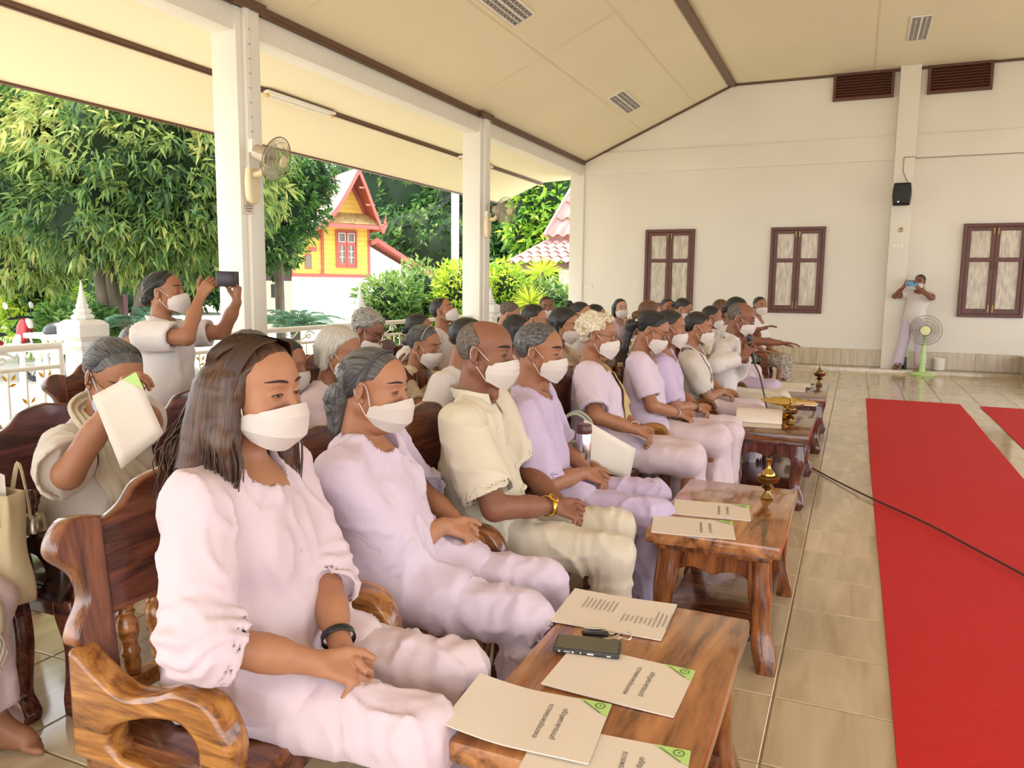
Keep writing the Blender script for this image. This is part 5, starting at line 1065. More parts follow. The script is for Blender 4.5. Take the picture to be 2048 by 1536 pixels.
def make_hair(style, o, parent, T, m, h, locks=0, seed=1, low=-.15):
    lo = (-.20, -.14, -.33 if style in ('long', 'ponytail', 'straight') else -.18); P, F = polyg(hair_sdf(style, o), lo, (.11, .14, .16), h)
    me = arr_mesh('hair', T(P), F); flow_attr(me, P, style, 1.0); hr = mkobj('hair', me, m, parent)
    if locks:
        rr = np.random.default_rng(seed); b = MB(); w = o.get('wide', 1.0); FL = []
        for k in range(locks):
            if style in ('long', 'straight'):
                s = 1 if rr.random() < .5 else -1; t = rr.random(); x0 = .058-.115*t; ln = (.262 if style == 'long' else .16)+.03*rr.random()
                a = math.radians(-8+100*t); R = .092+.012*rr.random(); ex = math.cos(a+1.45)*0.075-.005; ey = s*(math.sin(a+1.45)*.105)*w
                ctl = [(x0, s*.008, .118-.12*(x0+.01)**2*8), (x0*.85-.005, s*.055*w, .100), (x0*.65-.012+.0, s*.084*w*(1 if t < .6 else .8), .045), (ex*.8+.006*rr.normal(), ey*.95, -.05), (ex+.014*rr.normal()+.012, ey*1.0+.010*rr.normal(), -.14), (ex+.012*rr.normal()+.024, ey*.97+.012*rr.normal(), -ln)]
                if t > .55: ctl[2] = (-.05-.05*(t-.55), s*.070*w, .06); ctl[3] = (-.085+.01*rr.normal(), s*.055*w+.02*rr.normal(), -.05); ctl[4] = (-.085, s*.06*w+.02*rr.normal(), -.14); ctl[3] = (-.105+.012*rr.normal(), s*.085*w*rr.random()+.01, -.05); ctl[4] = (-.130+.015*rr.normal(), s*.13*w*rr.random(), -.14); ctl[5] = (-.125+.02*rr.normal(), s*.14*w*rr.random(), -ln+.02)
                n_ = 4
            else:
                ph = rr.uniform(-math.pi*.62, math.pi*.62); st = np.array([.05-.03*abs(ph)/2, math.sin(ph), math.cos(ph)*1.0+.02]); c = np.array([-.015, 0, .030]); r = np.array([.1025, .082*w, .0895])
                if abs(ph) > 1.5: st[0] = -.02
                d0 = st/np.linalg.norm(st); d0[0] = max(d0[0], -.2) if abs(ph) < 1.5 else -.25; d0 = d0+np.array([.50-.18*abs(ph), 0, 0]); d0 /= np.linalg.norm(d0)
                d1 = np.array([-1.0, .02*rr.normal(), low*3.2]); d1 /= np.linalg.norm(d1); ctl = []
                for q in (0, .25, .5, .75, 1): d = d0*(1-q)+d1*q; d /= np.linalg.norm(d); ctl.append(c+d*r*(1.0+.012*rr.random()))
                n_ = 3
            pts = np.array(smooth_pts(ctl, n_)); m_ = len(pts); rad = 0.0036*np.sin(np.linspace(0.25, math.pi*.93, m_))+.0003
            b.tube([tuple(q) for q in T(pts.astype(f32))], list(rad), 4, cap=False, flat=0.6); FL += [np.array([k*3.7+q*1.3, i*.25, q*.9]) for i in range(m_) for q in range(4)]
        me = b.mesh('strands', True, None); at_ = me.attributes.new('flow', 'FLOAT_VECTOR', 'POINT'); at_.data.foreach_set('vector', np.array(FL, f32).ravel()); mkobj('strands', me, m, hr)['kind'] = 'stuff'
    return hr

# ---------------------------------------------------------------- hands
FL_ = [((.044, .026, .021), .030, .0088), ((.049, .029, .022), .0105, .0090), ((.045, .027, .021), -.0095, .0086), ((.035, .020, .019), -.028, .0076)]
def hand_caps(W, X, Nn, side, curl=(25, 35, 25), spread=6, thumb=(0.55, 0.75, -0.25), sc=1.0, tcurl=20):
    """capsules of a hand: W wrist, X finger direction, Nn back-of-hand normal, side +1 when the thumb lies along Nn x X"""
    X = unit(X); Nn = unit(Nn-X*np.dot(Nn, X)); Y = np.cross(Nn, X)*side; out = []; tips = []
    def rot(v, ax, a): return v*math.cos(a)+np.cross(ax, v)*math.sin(a)+ax*np.dot(ax, v)*(1-math.cos(a))
    for (ln, yo, r) in FL_:
        m0 = W+(X*.012+Y*yo*.55)*sc; m1 = W+(X*(.086-.10*abs(yo-.008)**1.0*.35)+Y*yo-Nn*.002)*sc; out.append((m0, m1, .0135*sc, .0112*sc, 'p'))
        d = rot(X, Nn, math.radians(spread)*yo/.03*side); q = m1; ax = np.cross(Nn, d); ax = unit(ax)
        for k, l in enumerate(ln):
            d = rot(d, ax, math.radians(curl[k]*(1+.10*(-yo/.03)))); e = q+d*l*sc; out.append((q, e, r*sc*(1-.07*k), r*sc*(.93-.07*k), 'f')); q = e
        tips.append((q, d))
    q = W+(X*.022+Y*.022-Nn*.006)*sc; d = unit(X*thumb[0]+Y*thumb[1]+Nn*thumb[2]); ax = unit(np.cross(d, X-Y*.2+Nn*.01))
    for k, l in enumerate((.045, .034, .027)):
        e = q+d*l*sc; out.append((q, e, (.0150, .0112, .0102)[k]*sc, (.0118, .0104, .0085)[k]*sc, 'p' if k == 0 else 'f')); q = e; d = rot(d, ax, math.radians(tcurl))
    return out
def hands_d(p, caps):
    d = None
    for kind, k in (('p', .010), ('f', .0035)):
        for (a, b, ra, rb, t) in caps:
            if t != kind: continue
            e = cap(p, a, b, ra, rb); d = e if d is None else smin(d, e, k)
    return d

# ---------------------------------------------------------------- the person
def union_mesh(parts):                         # one closed skin out of overlapping pieces
    tot = sum(len(v) for v, f in parts); obs = []
    for v, f in parts:
        o = bpy.data.objects.new('t', arr_mesh('t', v, f)); obs.append(o)
    base = obs[-1]
    for o in obs[:-1]: TMPS.collection.objects.link(o); m = base.modifiers.new('u', 'BOOLEAN'); m.operation = 'UNION'; m.solver = 'MANIFOLD'; m.object = o
    me = eval_mesh(base); n = len(me.vertices)
    for o in obs: bpy.data.objects.remove(o)
    if n < tot*.55:
        print('UNION FAILED', n, tot); me = arr_mesh('body', *joined(parts[:-1]))
    me.name = 'body'; me.materials.clear(); me.polygons.foreach_set('use_smooth', np.ones(len(me.polygons), bool)); return me
def ik(S, T, l1, l2, pole):
    d = T-S; L = np.linalg.norm(d); L2 = min(L, (l1+l2)*.995); d = d/L; T2 = S+d*L2; a = (l1*l1-l2*l2+L2*L2)/(2*L2); h = math.sqrt(max(l1*l1-a*a, 0))
    po = pole-d*np.dot(pole, d); po = unit(po); return S+d*a+po*h, T2
LODS = {0: (.0026, .0034, .0080, .0035), 1: (.0046, .0056, .0140, .0060), 2: (.0075, .0088, .0200, .0085)}
def folds(p, sd, amp, sx=1.0):
    o = f32(sd*3.71); w = vnoise(p*f32(7)+o)*f32(.55)
    a = vnoise(p*np.array([10, 10, 3.5], f32)+w[:, None]+o); b_ = vnoise(p*np.array([5, 11, 13], f32)-w[:, None]-o); c = vnoise(p*np.array([24, 24, 11], f32)+w[:, None]*2+o)
    r = lambda n: (1-np.minimum(np.abs(n)*2.2, 1))**2
    return -f32(amp)*(r(a)*.85+r(b_)*.6+r(c)*.15-.5)
def limb_creases(p, A, B, sd, amp, wl=.030, wid=.09):
    d = B-A; L = np.linalg.norm(d); d = d/L; q = p-B; t = q @ d; o = vnoise(p*f32(16)+f32(sd))
    return f32(amp)*np.exp(-(t/f32(wid))**2)*np.sin(t*f32(6.283/wl)+o*f32(4.5))
def person(label, hip, yaw, head, hyaw, hpitch, o, group='people in white seated in rows', name='person'):
    """hip: (x, y) on the floor plan; head: world centre of the head; yaw / hyaw in degrees from +X; o: options"""
    lod = o.get('lod', 2); hh, hn, hc, hr_ = LODS[lod]; sk = o.get('skin', SK2); fem = o.get('sex', 'f') == 'f'; fat = o.get('fat', 1.0); hs = o.get('hs', 1.0); seed = o.get('seed', 1)
    root = empty(name, (hip[0], hip[1], o.get('base', 0)), math.radians(yaw), label=label, cat='person', group=group)
    Rz = rotm(yaw); base = V3(hip[0], hip[1], o.get('base', 0)); toL = lambda w: ((np.asarray(w, f32)-base) @ Rz).astype(f32); dirL = lambda w: (np.asarray(w, f32) @ Rz).astype(f32)
    H = toL(head); Rh = rotm(hyaw-yaw, hpitch, o.get('hroll', 0)); T = lambda q: ((q*f32(hs)) @ Rh.T+H).astype(f32)
    pel = V3(0, 0, o.get('hipz', .52)) if 'pel' not in o else V3(*o['pel'])
    Nb = H+Rh @ V3(-.042, 0, -.150)*hs*.55+V3(-.018, 0, -.150*.45)*hs+V3(0, 0, -.012)
    sp = Nb-pel; su = unit(sp); lat = rotm(o.get('shyaw', 0)) @ V3(0, 1, 0); lat = unit(lat-su*np.dot(lat, su)); fw = np.cross(lat, su); Rt = np.stack([fw, lat, su], 1).astype(f32)
    shw = o.get('sh', .165 if fem else .19); S = Nb-su*.045-fw*.005; shr = o.get('shrug', 0)
    SH = {s: S+lat*s*shw-su*(.022-shr)+fw*.012 for s in (1, -1)}
    l1, l2 = o.get('arm', (.275, .235) if fem else (.295, .255))
    arms = o.get('arms', {}); EL = {}; WR = {}; HC = []; AX = {}
    if 'clasp' in o:                            # hands folded together at a world point
        C = V3(.30, .02, .615) if isinstance(o['clasp'], str) else toL(o['clasp']); g = o.get('cl_gap', .058)
        for s in (1, -1): arms[s] = dict(w=C+V3(-.075, s*g, .004+.010*(s < 0)), X=V3(.80, -s*.50, -.30), N=V3(.22, s*.55, .80), curl=(30, 42, 26) if s < 0 else (38, 40, 24), spread=9, th=(.80, .25, .30), local=True)
    for s in (1, -1):
        a = arms.get(s) or dict(w=V3(.22, s*.12, .60), X=V3(.9, -s*.25, -.2), N=V3(.2, 0, 1), local=True)
        w = a['w'] if a.get('local') else toL(a['w']); pole = a.get('pole', V3(-.28, s*.95, -.5)); EL[s], WR[s] = ik(SH[s], np.asarray(w, f32), l1, l2, np.asarray(pole, f32))
        X = a.get('X'); X = unit(WR[s]-EL[s]) if X is None else (np.asarray(X, f32) if a.get('local') else dirL(X)); Nn = np.asarray(a['N'], f32) if a.get('local') else dirL(a['N'])
        AX[s] = (X, Nn, a)
    # ---- body skin
    parts = []
    nk = .050 if fem else .057; nk *= o.get('neck', 1.0)
    NbH = (Nb-H) @ Rh/hs; SHh = {s: (SH[s]-H) @ Rh/hs for s in (1, -1)}; ch = (Nb-su*.11+fw*.045-H) @ Rh/hs; suH = su @ Rh; Rc = (Rh.T @ Rt)
    def fhead(p):
        d = head_d(p, o); d = smin(d, cap(p, (-.024, 0, -.045), NbH+Rc @ V3(0, 0, .005), nk/hs, nk*1.08/hs), .022)
        if not fem: d = smin(d, ell(p, (.045, 0, -.15), (.014, .014, .02)), .03)
        if o.get('dchin'): d = smin(d, ell(p, (.030, 0, -.108), (.045, .052, .030)), .02)
        return np.maximum(d, -p[:, 2]-f32(.165))
    def fbust(p):
        d = cap(p, (-.024, 0, -.045), NbH+Rc @ V3(0, 0, .005), nk/hs-.0006, nk*1.08/hs-.0006)
        for s in (1, -1): d = smin(d, cap(p, NbH-suH*.01, NbH*.45+SHh[s]*.55-suH*.012, .040/hs, .034/hs), .03)
        d = smin(d, ell(p, ch, V3(.070, .115, .10)*f32(.94*fat**.4)/hs, Rc), .04)
        return np.maximum(np.maximum(d, -p[:, 2]-f32(.29)), p[:, 2]+f32(.118))
    P, F = polyg(fhead, (-.14, -.10, -.18), (.145, .10, .125), hh); parts.append((T(P), F))
    P, F = polyg(fbust, (-.17, -.19, -.30), (.145, .19, -.10), max(.0055, hh*1.7)); parts.append((T(P), F))
    ar = o.get('armr', 1.0)*(1.0 if fem else 1.06)*fat**.35
    caps = []
    for s in (1, -1):
        X, Nn, a = AX[s]; caps += hand_caps(WR[s]+X*.006, X, Nn, s if a.get('flip') else -s, a.get('curl', (22, 30, 20)), a.get('spread', 6), a.get('th', (.55, .75, -.25)), (.95 if fem else 1.04)*o.get('hsc', 1.0), a.get('tc', 20))
    def fhand(p):
        d = hands_d(p, caps)
        for s in (1, -1): d = smin(d, cap(p, EL[s]*.30+WR[s]*.70, WR[s], .0310*ar, .0255*ar**.5), .014)
        return d
    pts = np.array([q for c in caps for q in c[:2]]+[EL[s]*.30+WR[s]*.70 for s in (1, -1)]); P, F = polyg(fhand, pts.min(0)-.06, pts.max(0)+.06, hn); parts.append((P, F))
    def farm(p):
        d = None
        for s in (1, -1):
            e = cap(p, SH[s]*.4+EL[s]*.6, EL[s], .046*ar, .040*ar); e = smin(e, cap(p, EL[s], EL[s]*.35+WR[s]*.65, .041*ar, .0325*ar), .015); e = smin(e, cap(p, EL[s]*.45+WR[s]*.55, EL[s]*.15+WR[s]*.85, .034*ar, .0280*ar), .02); d = e if d is None else np.minimum(d, e)
        return d
    pts = np.array([SH[1]*.4+EL[1]*.6, SH[-1]*.4+EL[-1]*.6, EL[1], EL[-1], WR[1], WR[-1]]); P, F = polyg(farm, pts.min(0)-.07, pts.max(0)+.07, max(.0062, hn*1.5)); parts.append((P, F))
    # legs
    lg = o.get('legs', 'sit'); kn = {}; an = {}; hp = {}
    for s in (1, -1):
        hp[s] = pel+V3(.0, s*.085, -.03)
        if lg == 'sit': kx = o.get('knee', .46); kn[s] = V3(kx, s*o.get('kw', .125), o.get('kz', .475)); an[s] = V3(kx-.02+o.get('ax', 0), s*o.get('aw', .11), .085)
        else: kn[s] = V3(*lg[s][0]); an[s] = V3(*lg[s][1])
    if o.get('feet', 1):
        def ffoot(p):
            d = None
            for s in (1, -1):
                dv = V3(*o['toe']) if 'toe' in o else V3(.98, s*.18, 0); A = an[s]; e = cap(p, A+V3(0, 0, .14), A, .040, .034); e = smin(e, cap(p, A+V3(-.025, 0, -.050), A+dv*.10+V3(0, 0, -.056), .032, .026), .03); e = smin(e, cap(p, A, A+dv*.085+V3(0, 0, -.04), .035, .026), .03)
                sd = np.cross(V3(0, 0, 1), dv)
                for k in range(5): e = smin(e, cap(p, A+dv*.11+sd*(.026-.013*k)*s*-1+V3(0, 0, -.064), A+dv*(.158-.009*k)+sd*(.030-.014*k)*s*-1+V3(0, 0, -.071), .013-.001*k, .0115-.0011*k), .006)
                d = e if d is None else np.minimum(d, e)
            return np.maximum(d, -p[:, 2]+f32(.002))
        pts = np.array([an[1], an[-1]]); P, F = polyg(ffoot, pts.min(0)-V3(.08, .12, .10), pts.max(0)+V3(.24, .12, .17), o.get('footh') or max(hn, .008 if lod < 2 else .014)); parts.append((P, F))
    def fcore(p):
        d = ell(p, pel+sp*.22, V3(.085*fat, .115*fat, .17), Rt); d = smin(d, ell(p, pel+sp*.60, V3(.070, .115, .18), Rt), .06); d = smin(d, cap(p, SH[1], SH[-1], .036, .036), .04)
        d = smin(d, cap(p, Nb-su*.10, Nb+(H-Nb)*.35, .036, .036), .03)
        for s in (1, -1):
            d = smin(d, cap(p, SH[s], EL[s]*.8+SH[s]*.2, .033, .030), .02)
            d = smin(d, cap(p, hp[s], kn[s], .062, .045), .03); d = smin(d, cap(p, kn[s], an[s]+V3(0, 0, .01), .042, .028), .02)
        return d
    ap = np.array([pel, kn[1], kn[-1], an[1], an[-1], SH[1], SH[-1], EL[1], EL[-1], Nb]); parts.append(polyg(fcore, ap.min(0)-.17, ap.max(0)+.17, .022 if lod < 2 else .026))
    mkobj('body', union_mesh(parts), sk, root)
    # ---- eyes, brows, lashes
    if lod < 2 or o.get('eyes'):
        eb = MB(); 
        for s in (1, -1):
            b = MB(); gz = unit(V3(1, o.get('gaze', 0)*1.0, o.get('gz', -.05))); n1, n2 = (20, 14) if lod == 0 else (10, 8); c = V3(.0735, s*.031*o.get('wide', 1), .0003)
            ax = unit(np.cross(V3(0, 0, 1), gz)); a2 = np.cross(gz, ax); Vv = []
            for j in range(n2+1):
                t = math.pi*j/n2
                for i in range(n1): ph = 2*math.pi*i/n1; Vv.append(c+.0113*(gz*math.cos(t)+(ax*math.cos(ph)+a2*math.sin(ph))*math.sin(t)))
            Vv = T(np.array(Vv, f32)); b.v = [tuple(q) for q in Vv]
            for j in range(n2):
                for i in range(n1): b.f.append((j*n1+i, (j+1)*n1+i, (j+1)*n1+(i+1) % n1, j*n1+(i+1) % n1)); b.m.append(1 if j < n2*(0.18 if lod == 0 else .2) else 0)
            mkobj('eye', b.mesh('eye'), [EYEW, IRIS], root)
            ys = np.linspace(.012, .056, 10); zz = .0265+.0050*np.sin(np.linspace(0.25, 2.75, 10))+o.get('brow', 0); Q = on_face(np.stack([ys*0, s*ys*o.get('wide', 1), zz], 1), o, .0005)
            b = MB(); b.tube([tuple(q) for q in T(Q)], list(np.array([.0018, .0032, .0036, .0036, .0034, .0032, .0030, .0026, .0020, .0008])*o.get('browr', 1.0)), 6, flat=.9); b.build('eyebrow', o.get('browm', BROWH), root)
            if lod == 0:
                tt = np.linspace(-1, 1, 11); ey = o.get('eye', .0034)
                for sg, rr in ((1, .00115), (-1, .0006)):
                    Q = on_face(np.stack([tt*0, s*(.0325+tt*.0150)*o.get('wide', 1), sg*ey*np.sqrt(np.maximum(0, 1-tt*tt))*1.08-.0004*(tt > .8)], 1), o, .0); Q[:, 0] = np.maximum(Q[:, 0], .076)+.0004
                    b = MB(); b.tube([tuple(q) for q in T(Q)], rr, 5); b.build('eyelashes', BROWH, root)
    if o.get('mask', 'surg'): make_mask(o.get('mask', 'surg'), o, root, T, lod, o.get('maskm'))
    if o.get('hair'): hrr = make_hair(o['hair'], o, root, T, o.get('hairm', HBLACK), hr_, o.get('locks', 0), seed, o.get('low', -.15))
    # ---- shirt
    sm_ = o.get('shirt', WHT); slv = o.get('sleeve', .55); sw = o.get('sw', 1.0); neck = o.get('neckline', 'round'); tail = o.get('tail', .16); amp = o.get('amp', .0085)
    cuff = {}; cd_ = {}
    for s in (1, -1):
        if slv <= 1: cuff[s] = SH[s]+(EL[s]-SH[s])*slv; cd_[s] = unit(EL[s]-SH[s])
        else: cuff[s] = EL[s]+(WR[s]-EL[s])*(slv-1); cd_[s] = unit(WR[s]-EL[s])
    bust = o.get('bust', .055 if fem else .0); loose = o.get('loose', .012)
    seatz = o.get('seatz', .43); sit = lg == 'sit'
    def ftorso(p, ex=0.0):
        d = ell(p, pel+sp*.22+fw*.02*fat, V3(.130*fat, .158*fat, .185)+f32(loose), Rt); d = smin(d, ell(p, pel+sp*.60+fw*.008, V3(.105*fat**.5, .150*fat**.5*(shw/.165)**.6, .20)+f32(loose), Rt), .07)
        d = smin(d, cap(p, SH[1]-lat*.015, SH[-1]+lat*.015, .056+loose*.5, .056+loose*.5), .06)
        for s in (1, -1):
            d = smin(d, cap(p, Nb-su*.015, SH[s], .050, .050), .03)
            if bust: d = smin(d, ell(p, pel+sp*.60+fw*.082*fat**.5+lat*s*.066, V3(.060, .068, .065)*f32(fat**.3)), .055)
        if sit: d = smin(d, ell(p, pel+V3(0, 0, -.0), V3(.148*fat, .172*fat, .12)), .06)
        else: d = smin(d, ell(p, pel+V3(0, 0, .02), V3(.120*fat, .165*fat, .16)), .06)
        if tail and sit:
            for s in (1, -1): d = smin(d, cap(p, pel+V3(.02, s*.10, .005), V3(tail, s*.115, kn[s][2]+.03), .100*fat**.5, .094), .05)
        return d
    def fshirt(p):
        d = ftorso(p); fo = folds(p, seed, amp) if lod < 2 else f32(amp*.8)*vnoise(p*np.array([11, 11, 8], f32)+f32(seed))
        slx = None
        for s in (1, -1):
            r0 = .060*ar*sw+loose*.4
            if slv <= 1: e = cap(p, SH[s], cuff[s]+cd_[s]*.03, r0, r0*o.get('cuffw', 1.0))
            else: e = smin(cap(p, SH[s], EL[s], r0, r0*.93), cap(p, EL[s], cuff[s]+cd_[s]*.03, r0*.93, r0*.86*o.get('cuffw', 1.0)), .02)
            if lod < 2: e = e+limb_creases(p, SH[s], EL[s] if slv > 1 else cuff[s], seed+s, amp*.40, .040)*(1 if slv > 1 else .35)
            e = e+fo; q = (p-cuff[s]) @ cd_[s]; e = np.maximum(e, q)
            rr = r0*(o.get('cuffw', 1.0) if slv <= 1 else .86*o.get('cuffw', 1.0))-max(.012, hc*1.6)      # open cuff
            e = np.maximum(e, -np.maximum(cap(p, cuff[s]-cd_[s]*.05, cuff[s]+cd_[s]*.05, rr, rr)+fo, -q-f32(.028))); slx = e if slx is None else np.minimum(slx, e)
        d = smin(d+fo, slx, .028)
        # neck opening
        g = cap(p, Nb-su*.06+fw*.005, H, nk+.011, nk+.017)
        if neck == 'round': g = smin(cap(p, Nb-su*.030+fw*.012, H, nk+(.030 if fem else .022), nk+.012), ell(p, Nb+fw*.060-su*.022, V3(.050, .066, .040), Rt), .03)
        elif neck == 'v': g = smin(g, cap(p, Nb+fw*.045-su*.0, Nb+fw*.115-su*.105, .055, .012), .01)
        elif neck == 'slit': g = smin(g, cap(p, Nb+fw*.055-su*.0, Nb+fw*.115-su*.085, .040, .008), .01)
        elif neck == 'stand': g = smin(g, cap(p, Nb+fw*.05+su*.02, Nb+fw*.095-su*.045, .026, .006), .01)
        d = smax(d, -g, .006)
        if sit:
            if tail: d = np.maximum(d, p[:, 0]-f32(tail+.085)-f32(.012)*vnoise(p*f32(12)+f32(seed)))
            # hem rests on the thighs and seat
            d = np.maximum(d, -p[:, 2]+f32(seatz+.003))
        else: d = np.maximum(d, -(p[:, 2]-f32(o.get('hem', pel[2]-.10))))
        return d
    lo = np.minimum.reduce([SH[1], SH[-1], cuff[1], cuff[-1], pel])-V3(.24, .24, .20); hi = np.maximum.reduce([SH[1], SH[-1], cuff[1], cuff[-1], pel, Nb])+V3(.26, .24, .09)
    if tail and sit: hi[0] = max(hi[0], tail+.12)
    P, F = polyg(fshirt, lo, hi, hc); st = mkobj('shirt', arr_mesh('shirt', P, F), sm_, root)
    if neck in ('stand', 'collar'):              # band round the neck
        b = MB(); n = 22; op = .32 if neck == 'stand' else .30
        def fc(u, v):
            a = math.pi*(op*.55+u*(2-op*1.1)); c = Nb+su*(-.004+.040*v)-fw*(.004+.012*v)+fw*.012; r = nk+.016+.002*v; dz = (-.022*math.cos(a) if math.cos(a) > 0 else -.004*math.cos(a))
            q = c+fw*math.cos(a)*r*1.05+lat*math.sin(a)*r+su*dz; return tuple(q)
        b.grid(fc, n, 4); k = len(b.v)
        cen = Nb; b.add([tuple(np.array(q)+unit(np.array(q)-cen-su*np.dot(np.array(q)-cen, su))*.004) for q in b.v], [g[::-1] for g in b.f]); b.build('collar', sm_, st, sharp=None)
        if neck == 'collar':
            for s in (1, -1):
                b = MB(); q0 = Nb+fw*(nk+.018)+lat*s*.012+su*.006; q1 = Nb-fw*.02+lat*s*(nk+.022)+su*.040; q2 = Nb+lat*s*(nk+.050)+su*.0-fw*.0; q3 = Nb+fw*(nk+.048)+lat*s*.052-su*.05
                for q in (q0, q1, q2, q3): b.v.append(tuple(q))
                b.f.append((0, 1, 2, 3)); b.m.append(0); o2 = b.build('collar_flap', sm_, st); md = o2.modifiers.new('t', 'SOLIDIFY'); md.thickness = .004
    if o.get('buttons') and lod == 0:
        bm_ = MB(); bm_.lathe([(.0055, 0), (.0058, .001), (.005, .0022), (.002, .0016)], 10); bme = bm_.mesh('button'); bme.materials.append(o.get('butm', sm_))
        for k in range(o['buttons']):
            q = (Nb-su*(.13+.075*k)+fw*.35+lat*.012)[None].astype(f32)
            for _ in range(30): q = q-fw*fshirt(q)[:, None]*.8
            ob = mkobj('button', bme, None, st, q[0]-fw*.001); ob.rotation_euler = Vector(fw).to_track_quat('Z', 'Y').to_euler()
    if o.get('frogs') and lod == 0:
        for k in range(o['frogs']):
            Q = []
            for dy in np.linspace(-.035, .035, 7):
                q = (Nb-su*(.075+.088*k+.006*abs(dy)/.035)+fw*.35+lat*(dy-.0))[None].astype(f32)
                for _ in range(30): q = q-fw*fshirt(q)[:, None]*.8
                Q.append(tuple(q[0]))
            b = MB(); b.tube(Q, [.005, .0085, .008, .0125, .008, .0085, .005], 8); b.build('frog_button', sm_, st)
    # ---- lower garment
    pm_ = o.get('pants', sm_); kind = o.get('lower', 'pants'); th = .092*fat**.6; hz = o.get('hemz', .11); flare = o.get('flare', 1.0)
    def fpants(p):
        if kind == 'pants':
            d = ell(p, pel+V3(-.01, 0, -.02), V3(.130*fat, .165*fat, .11))
            for s in (1, -1):
                e = cap(p, hp[s], kn[s], th*1.04, .076); e = smin(e, cap(p, kn[s], an[s], .074, .072*flare), .03)
                if lod < 2: e = e+limb_creases(p, hp[s], kn[s]+V3(-.05, 0, 0), seed+s*3, amp*.22, .058, .12)
                d = smin(d, e, .035)
        else:
            q = p.copy(); k = (kn[1]+kn[-1])/2; wd = f32(.62); q[:, 1] = q[:, 1]*wd; d = ell(p, pel+V3(-.01, 0, -.02), V3(.130*fat, .165*fat, .11))
            e = cap(q, pel*V3(1, wd, 1)+V3(.02, 0, -.02), k*V3(1, wd, 1), .098*fat**.4, .086); a_ = (an[1]+an[-1])/2; e = smin(e, cap(q, k*V3(1, wd, 1), a_*V3(1, wd, 1)+V3(.03, 0, .0), .086, .098*flare), .05)
            for s in (1, -1): e = smin(e, cap(p, hp[s], kn[s], th, .072), .05)
            d = smin(d, e, .05)
        d = d+(folds(p, seed+5, amp*1.15) if lod < 2 else f32(amp)*vnoise(p*np.array([9, 13, 8], f32)+f32(seed)))
        if kind != 'pants' and not o.get('nopleat'): d = d+np.where(p[:, 2] < .45, f32(.007)*np.sin(p[:, 1]*60+p[:, 0]*25+seed), 0).astype(f32)*np.clip((.45-p[:, 2])/.2, 0, 1).astype(f32)
        d = np.maximum(d, -(p[:, 2]-f32(hz)))
        for s in (1, -1): d = np.maximum(d, -np.maximum(cap(p, an[s], kn[s], .060*flare, .060), p[:, 2]-f32(hz+.05)))
        if sit: d = np.maximum(d, np.where(p[:, 0] < .22, f32(seatz+.002)-p[:, 2], -1))
        return d
    allp = np.array([pel, kn[1], kn[-1], an[1], an[-1]]); P, F = polyg(fpants, allp.min(0)-V3(.20, .22, .12), allp.max(0)+V3(.17, .22, .15), hc*((1.05, 1.3, 1.4)[lod])); mkobj('trousers' if kind == 'pants' else 'skirt', arr_mesh('lower', P, F), pm_, root)
    info = dict(root=root, T=T, Nb=Nb, su=su, fw=fw, lat=lat, SH=SH, EL=EL, WR=WR, pel=pel, sp=sp, fshirt=fshirt, H=H, Rh=Rh, AX=AX, toL=toL, hs=hs, shirt=st, kn=kn, o=o)
    if o.get('glasses'): glasses(info, o['glasses'])
    if o.get('earring'):
        for s in (1, -1): b = MB(); c = T(np.array([(.001, s*.079*o.get('wide', 1), -.038)], f32))[0]; b.lathe([(.0005, -.004), (.004, -.002), (.004, .002), (.0005, .004)], 8, tuple(c)); b.build('earring', GOLD, root)
    return info
def glasses(I, kind):
    T = I['T']; g = None; w = I['o'].get('wide', 1.0); dz, dx, m = (0.0, 0.0, GFRAME) if kind != 'up' else (.075, -.028, DARKG_)
    for s in (1, -1):
        b = MB(); b.tube([tuple(q) for q in T(np.array([(.098+dx-.010*abs(math.cos(a)*.026+.033)/.06, s*(.033+.024*math.cos(a))*w, -.002+dz+.017*math.sin(a)) for a in np.linspace(0, 2*math.pi, 19)[:-1]], f32))], .0014, 5, close=True)
        b.tube([tuple(q) for q in T(np.array([(.090+dx, s*.057*w, .004+dz), (.06+dx, s*.072*w, .008+dz), (-.0+dx*.5, s*.0785*w, .012+dz), (-.018, s*.078*w, .0+dz)], f32))], .0013, 5)
        if g is None: b.tube([tuple(q) for q in T(np.array([(.101+dx, -.010, .002+dz), (.103+dx, 0, .005+dz), (.101+dx, .010, .002+dz)], f32))], .0013, 5); g = b.build('spectacles', m, I['root'])
        else: b.build('rim', m, g)
        b = MB(); c = T(np.array([(.097+dx, s*.033*w, -.002+dz)]+[(.097+dx-.006*abs(math.cos(a)*.026+.033)/.06, s*(.033+.023*math.cos(a))*w, -.002+dz+.016*math.sin(a)) for a in np.linspace(0, 2*math.pi, 15)[:-1]], f32))
        b.add([tuple(q) for q in c], [(0, i+1, (i+1) % 14+1) for i in range(14)]); b.build('lens', glassy('lens', (0.9, 0.92, 0.9), 0.10, 0.05) if kind != 'up' else DARKG_, g)
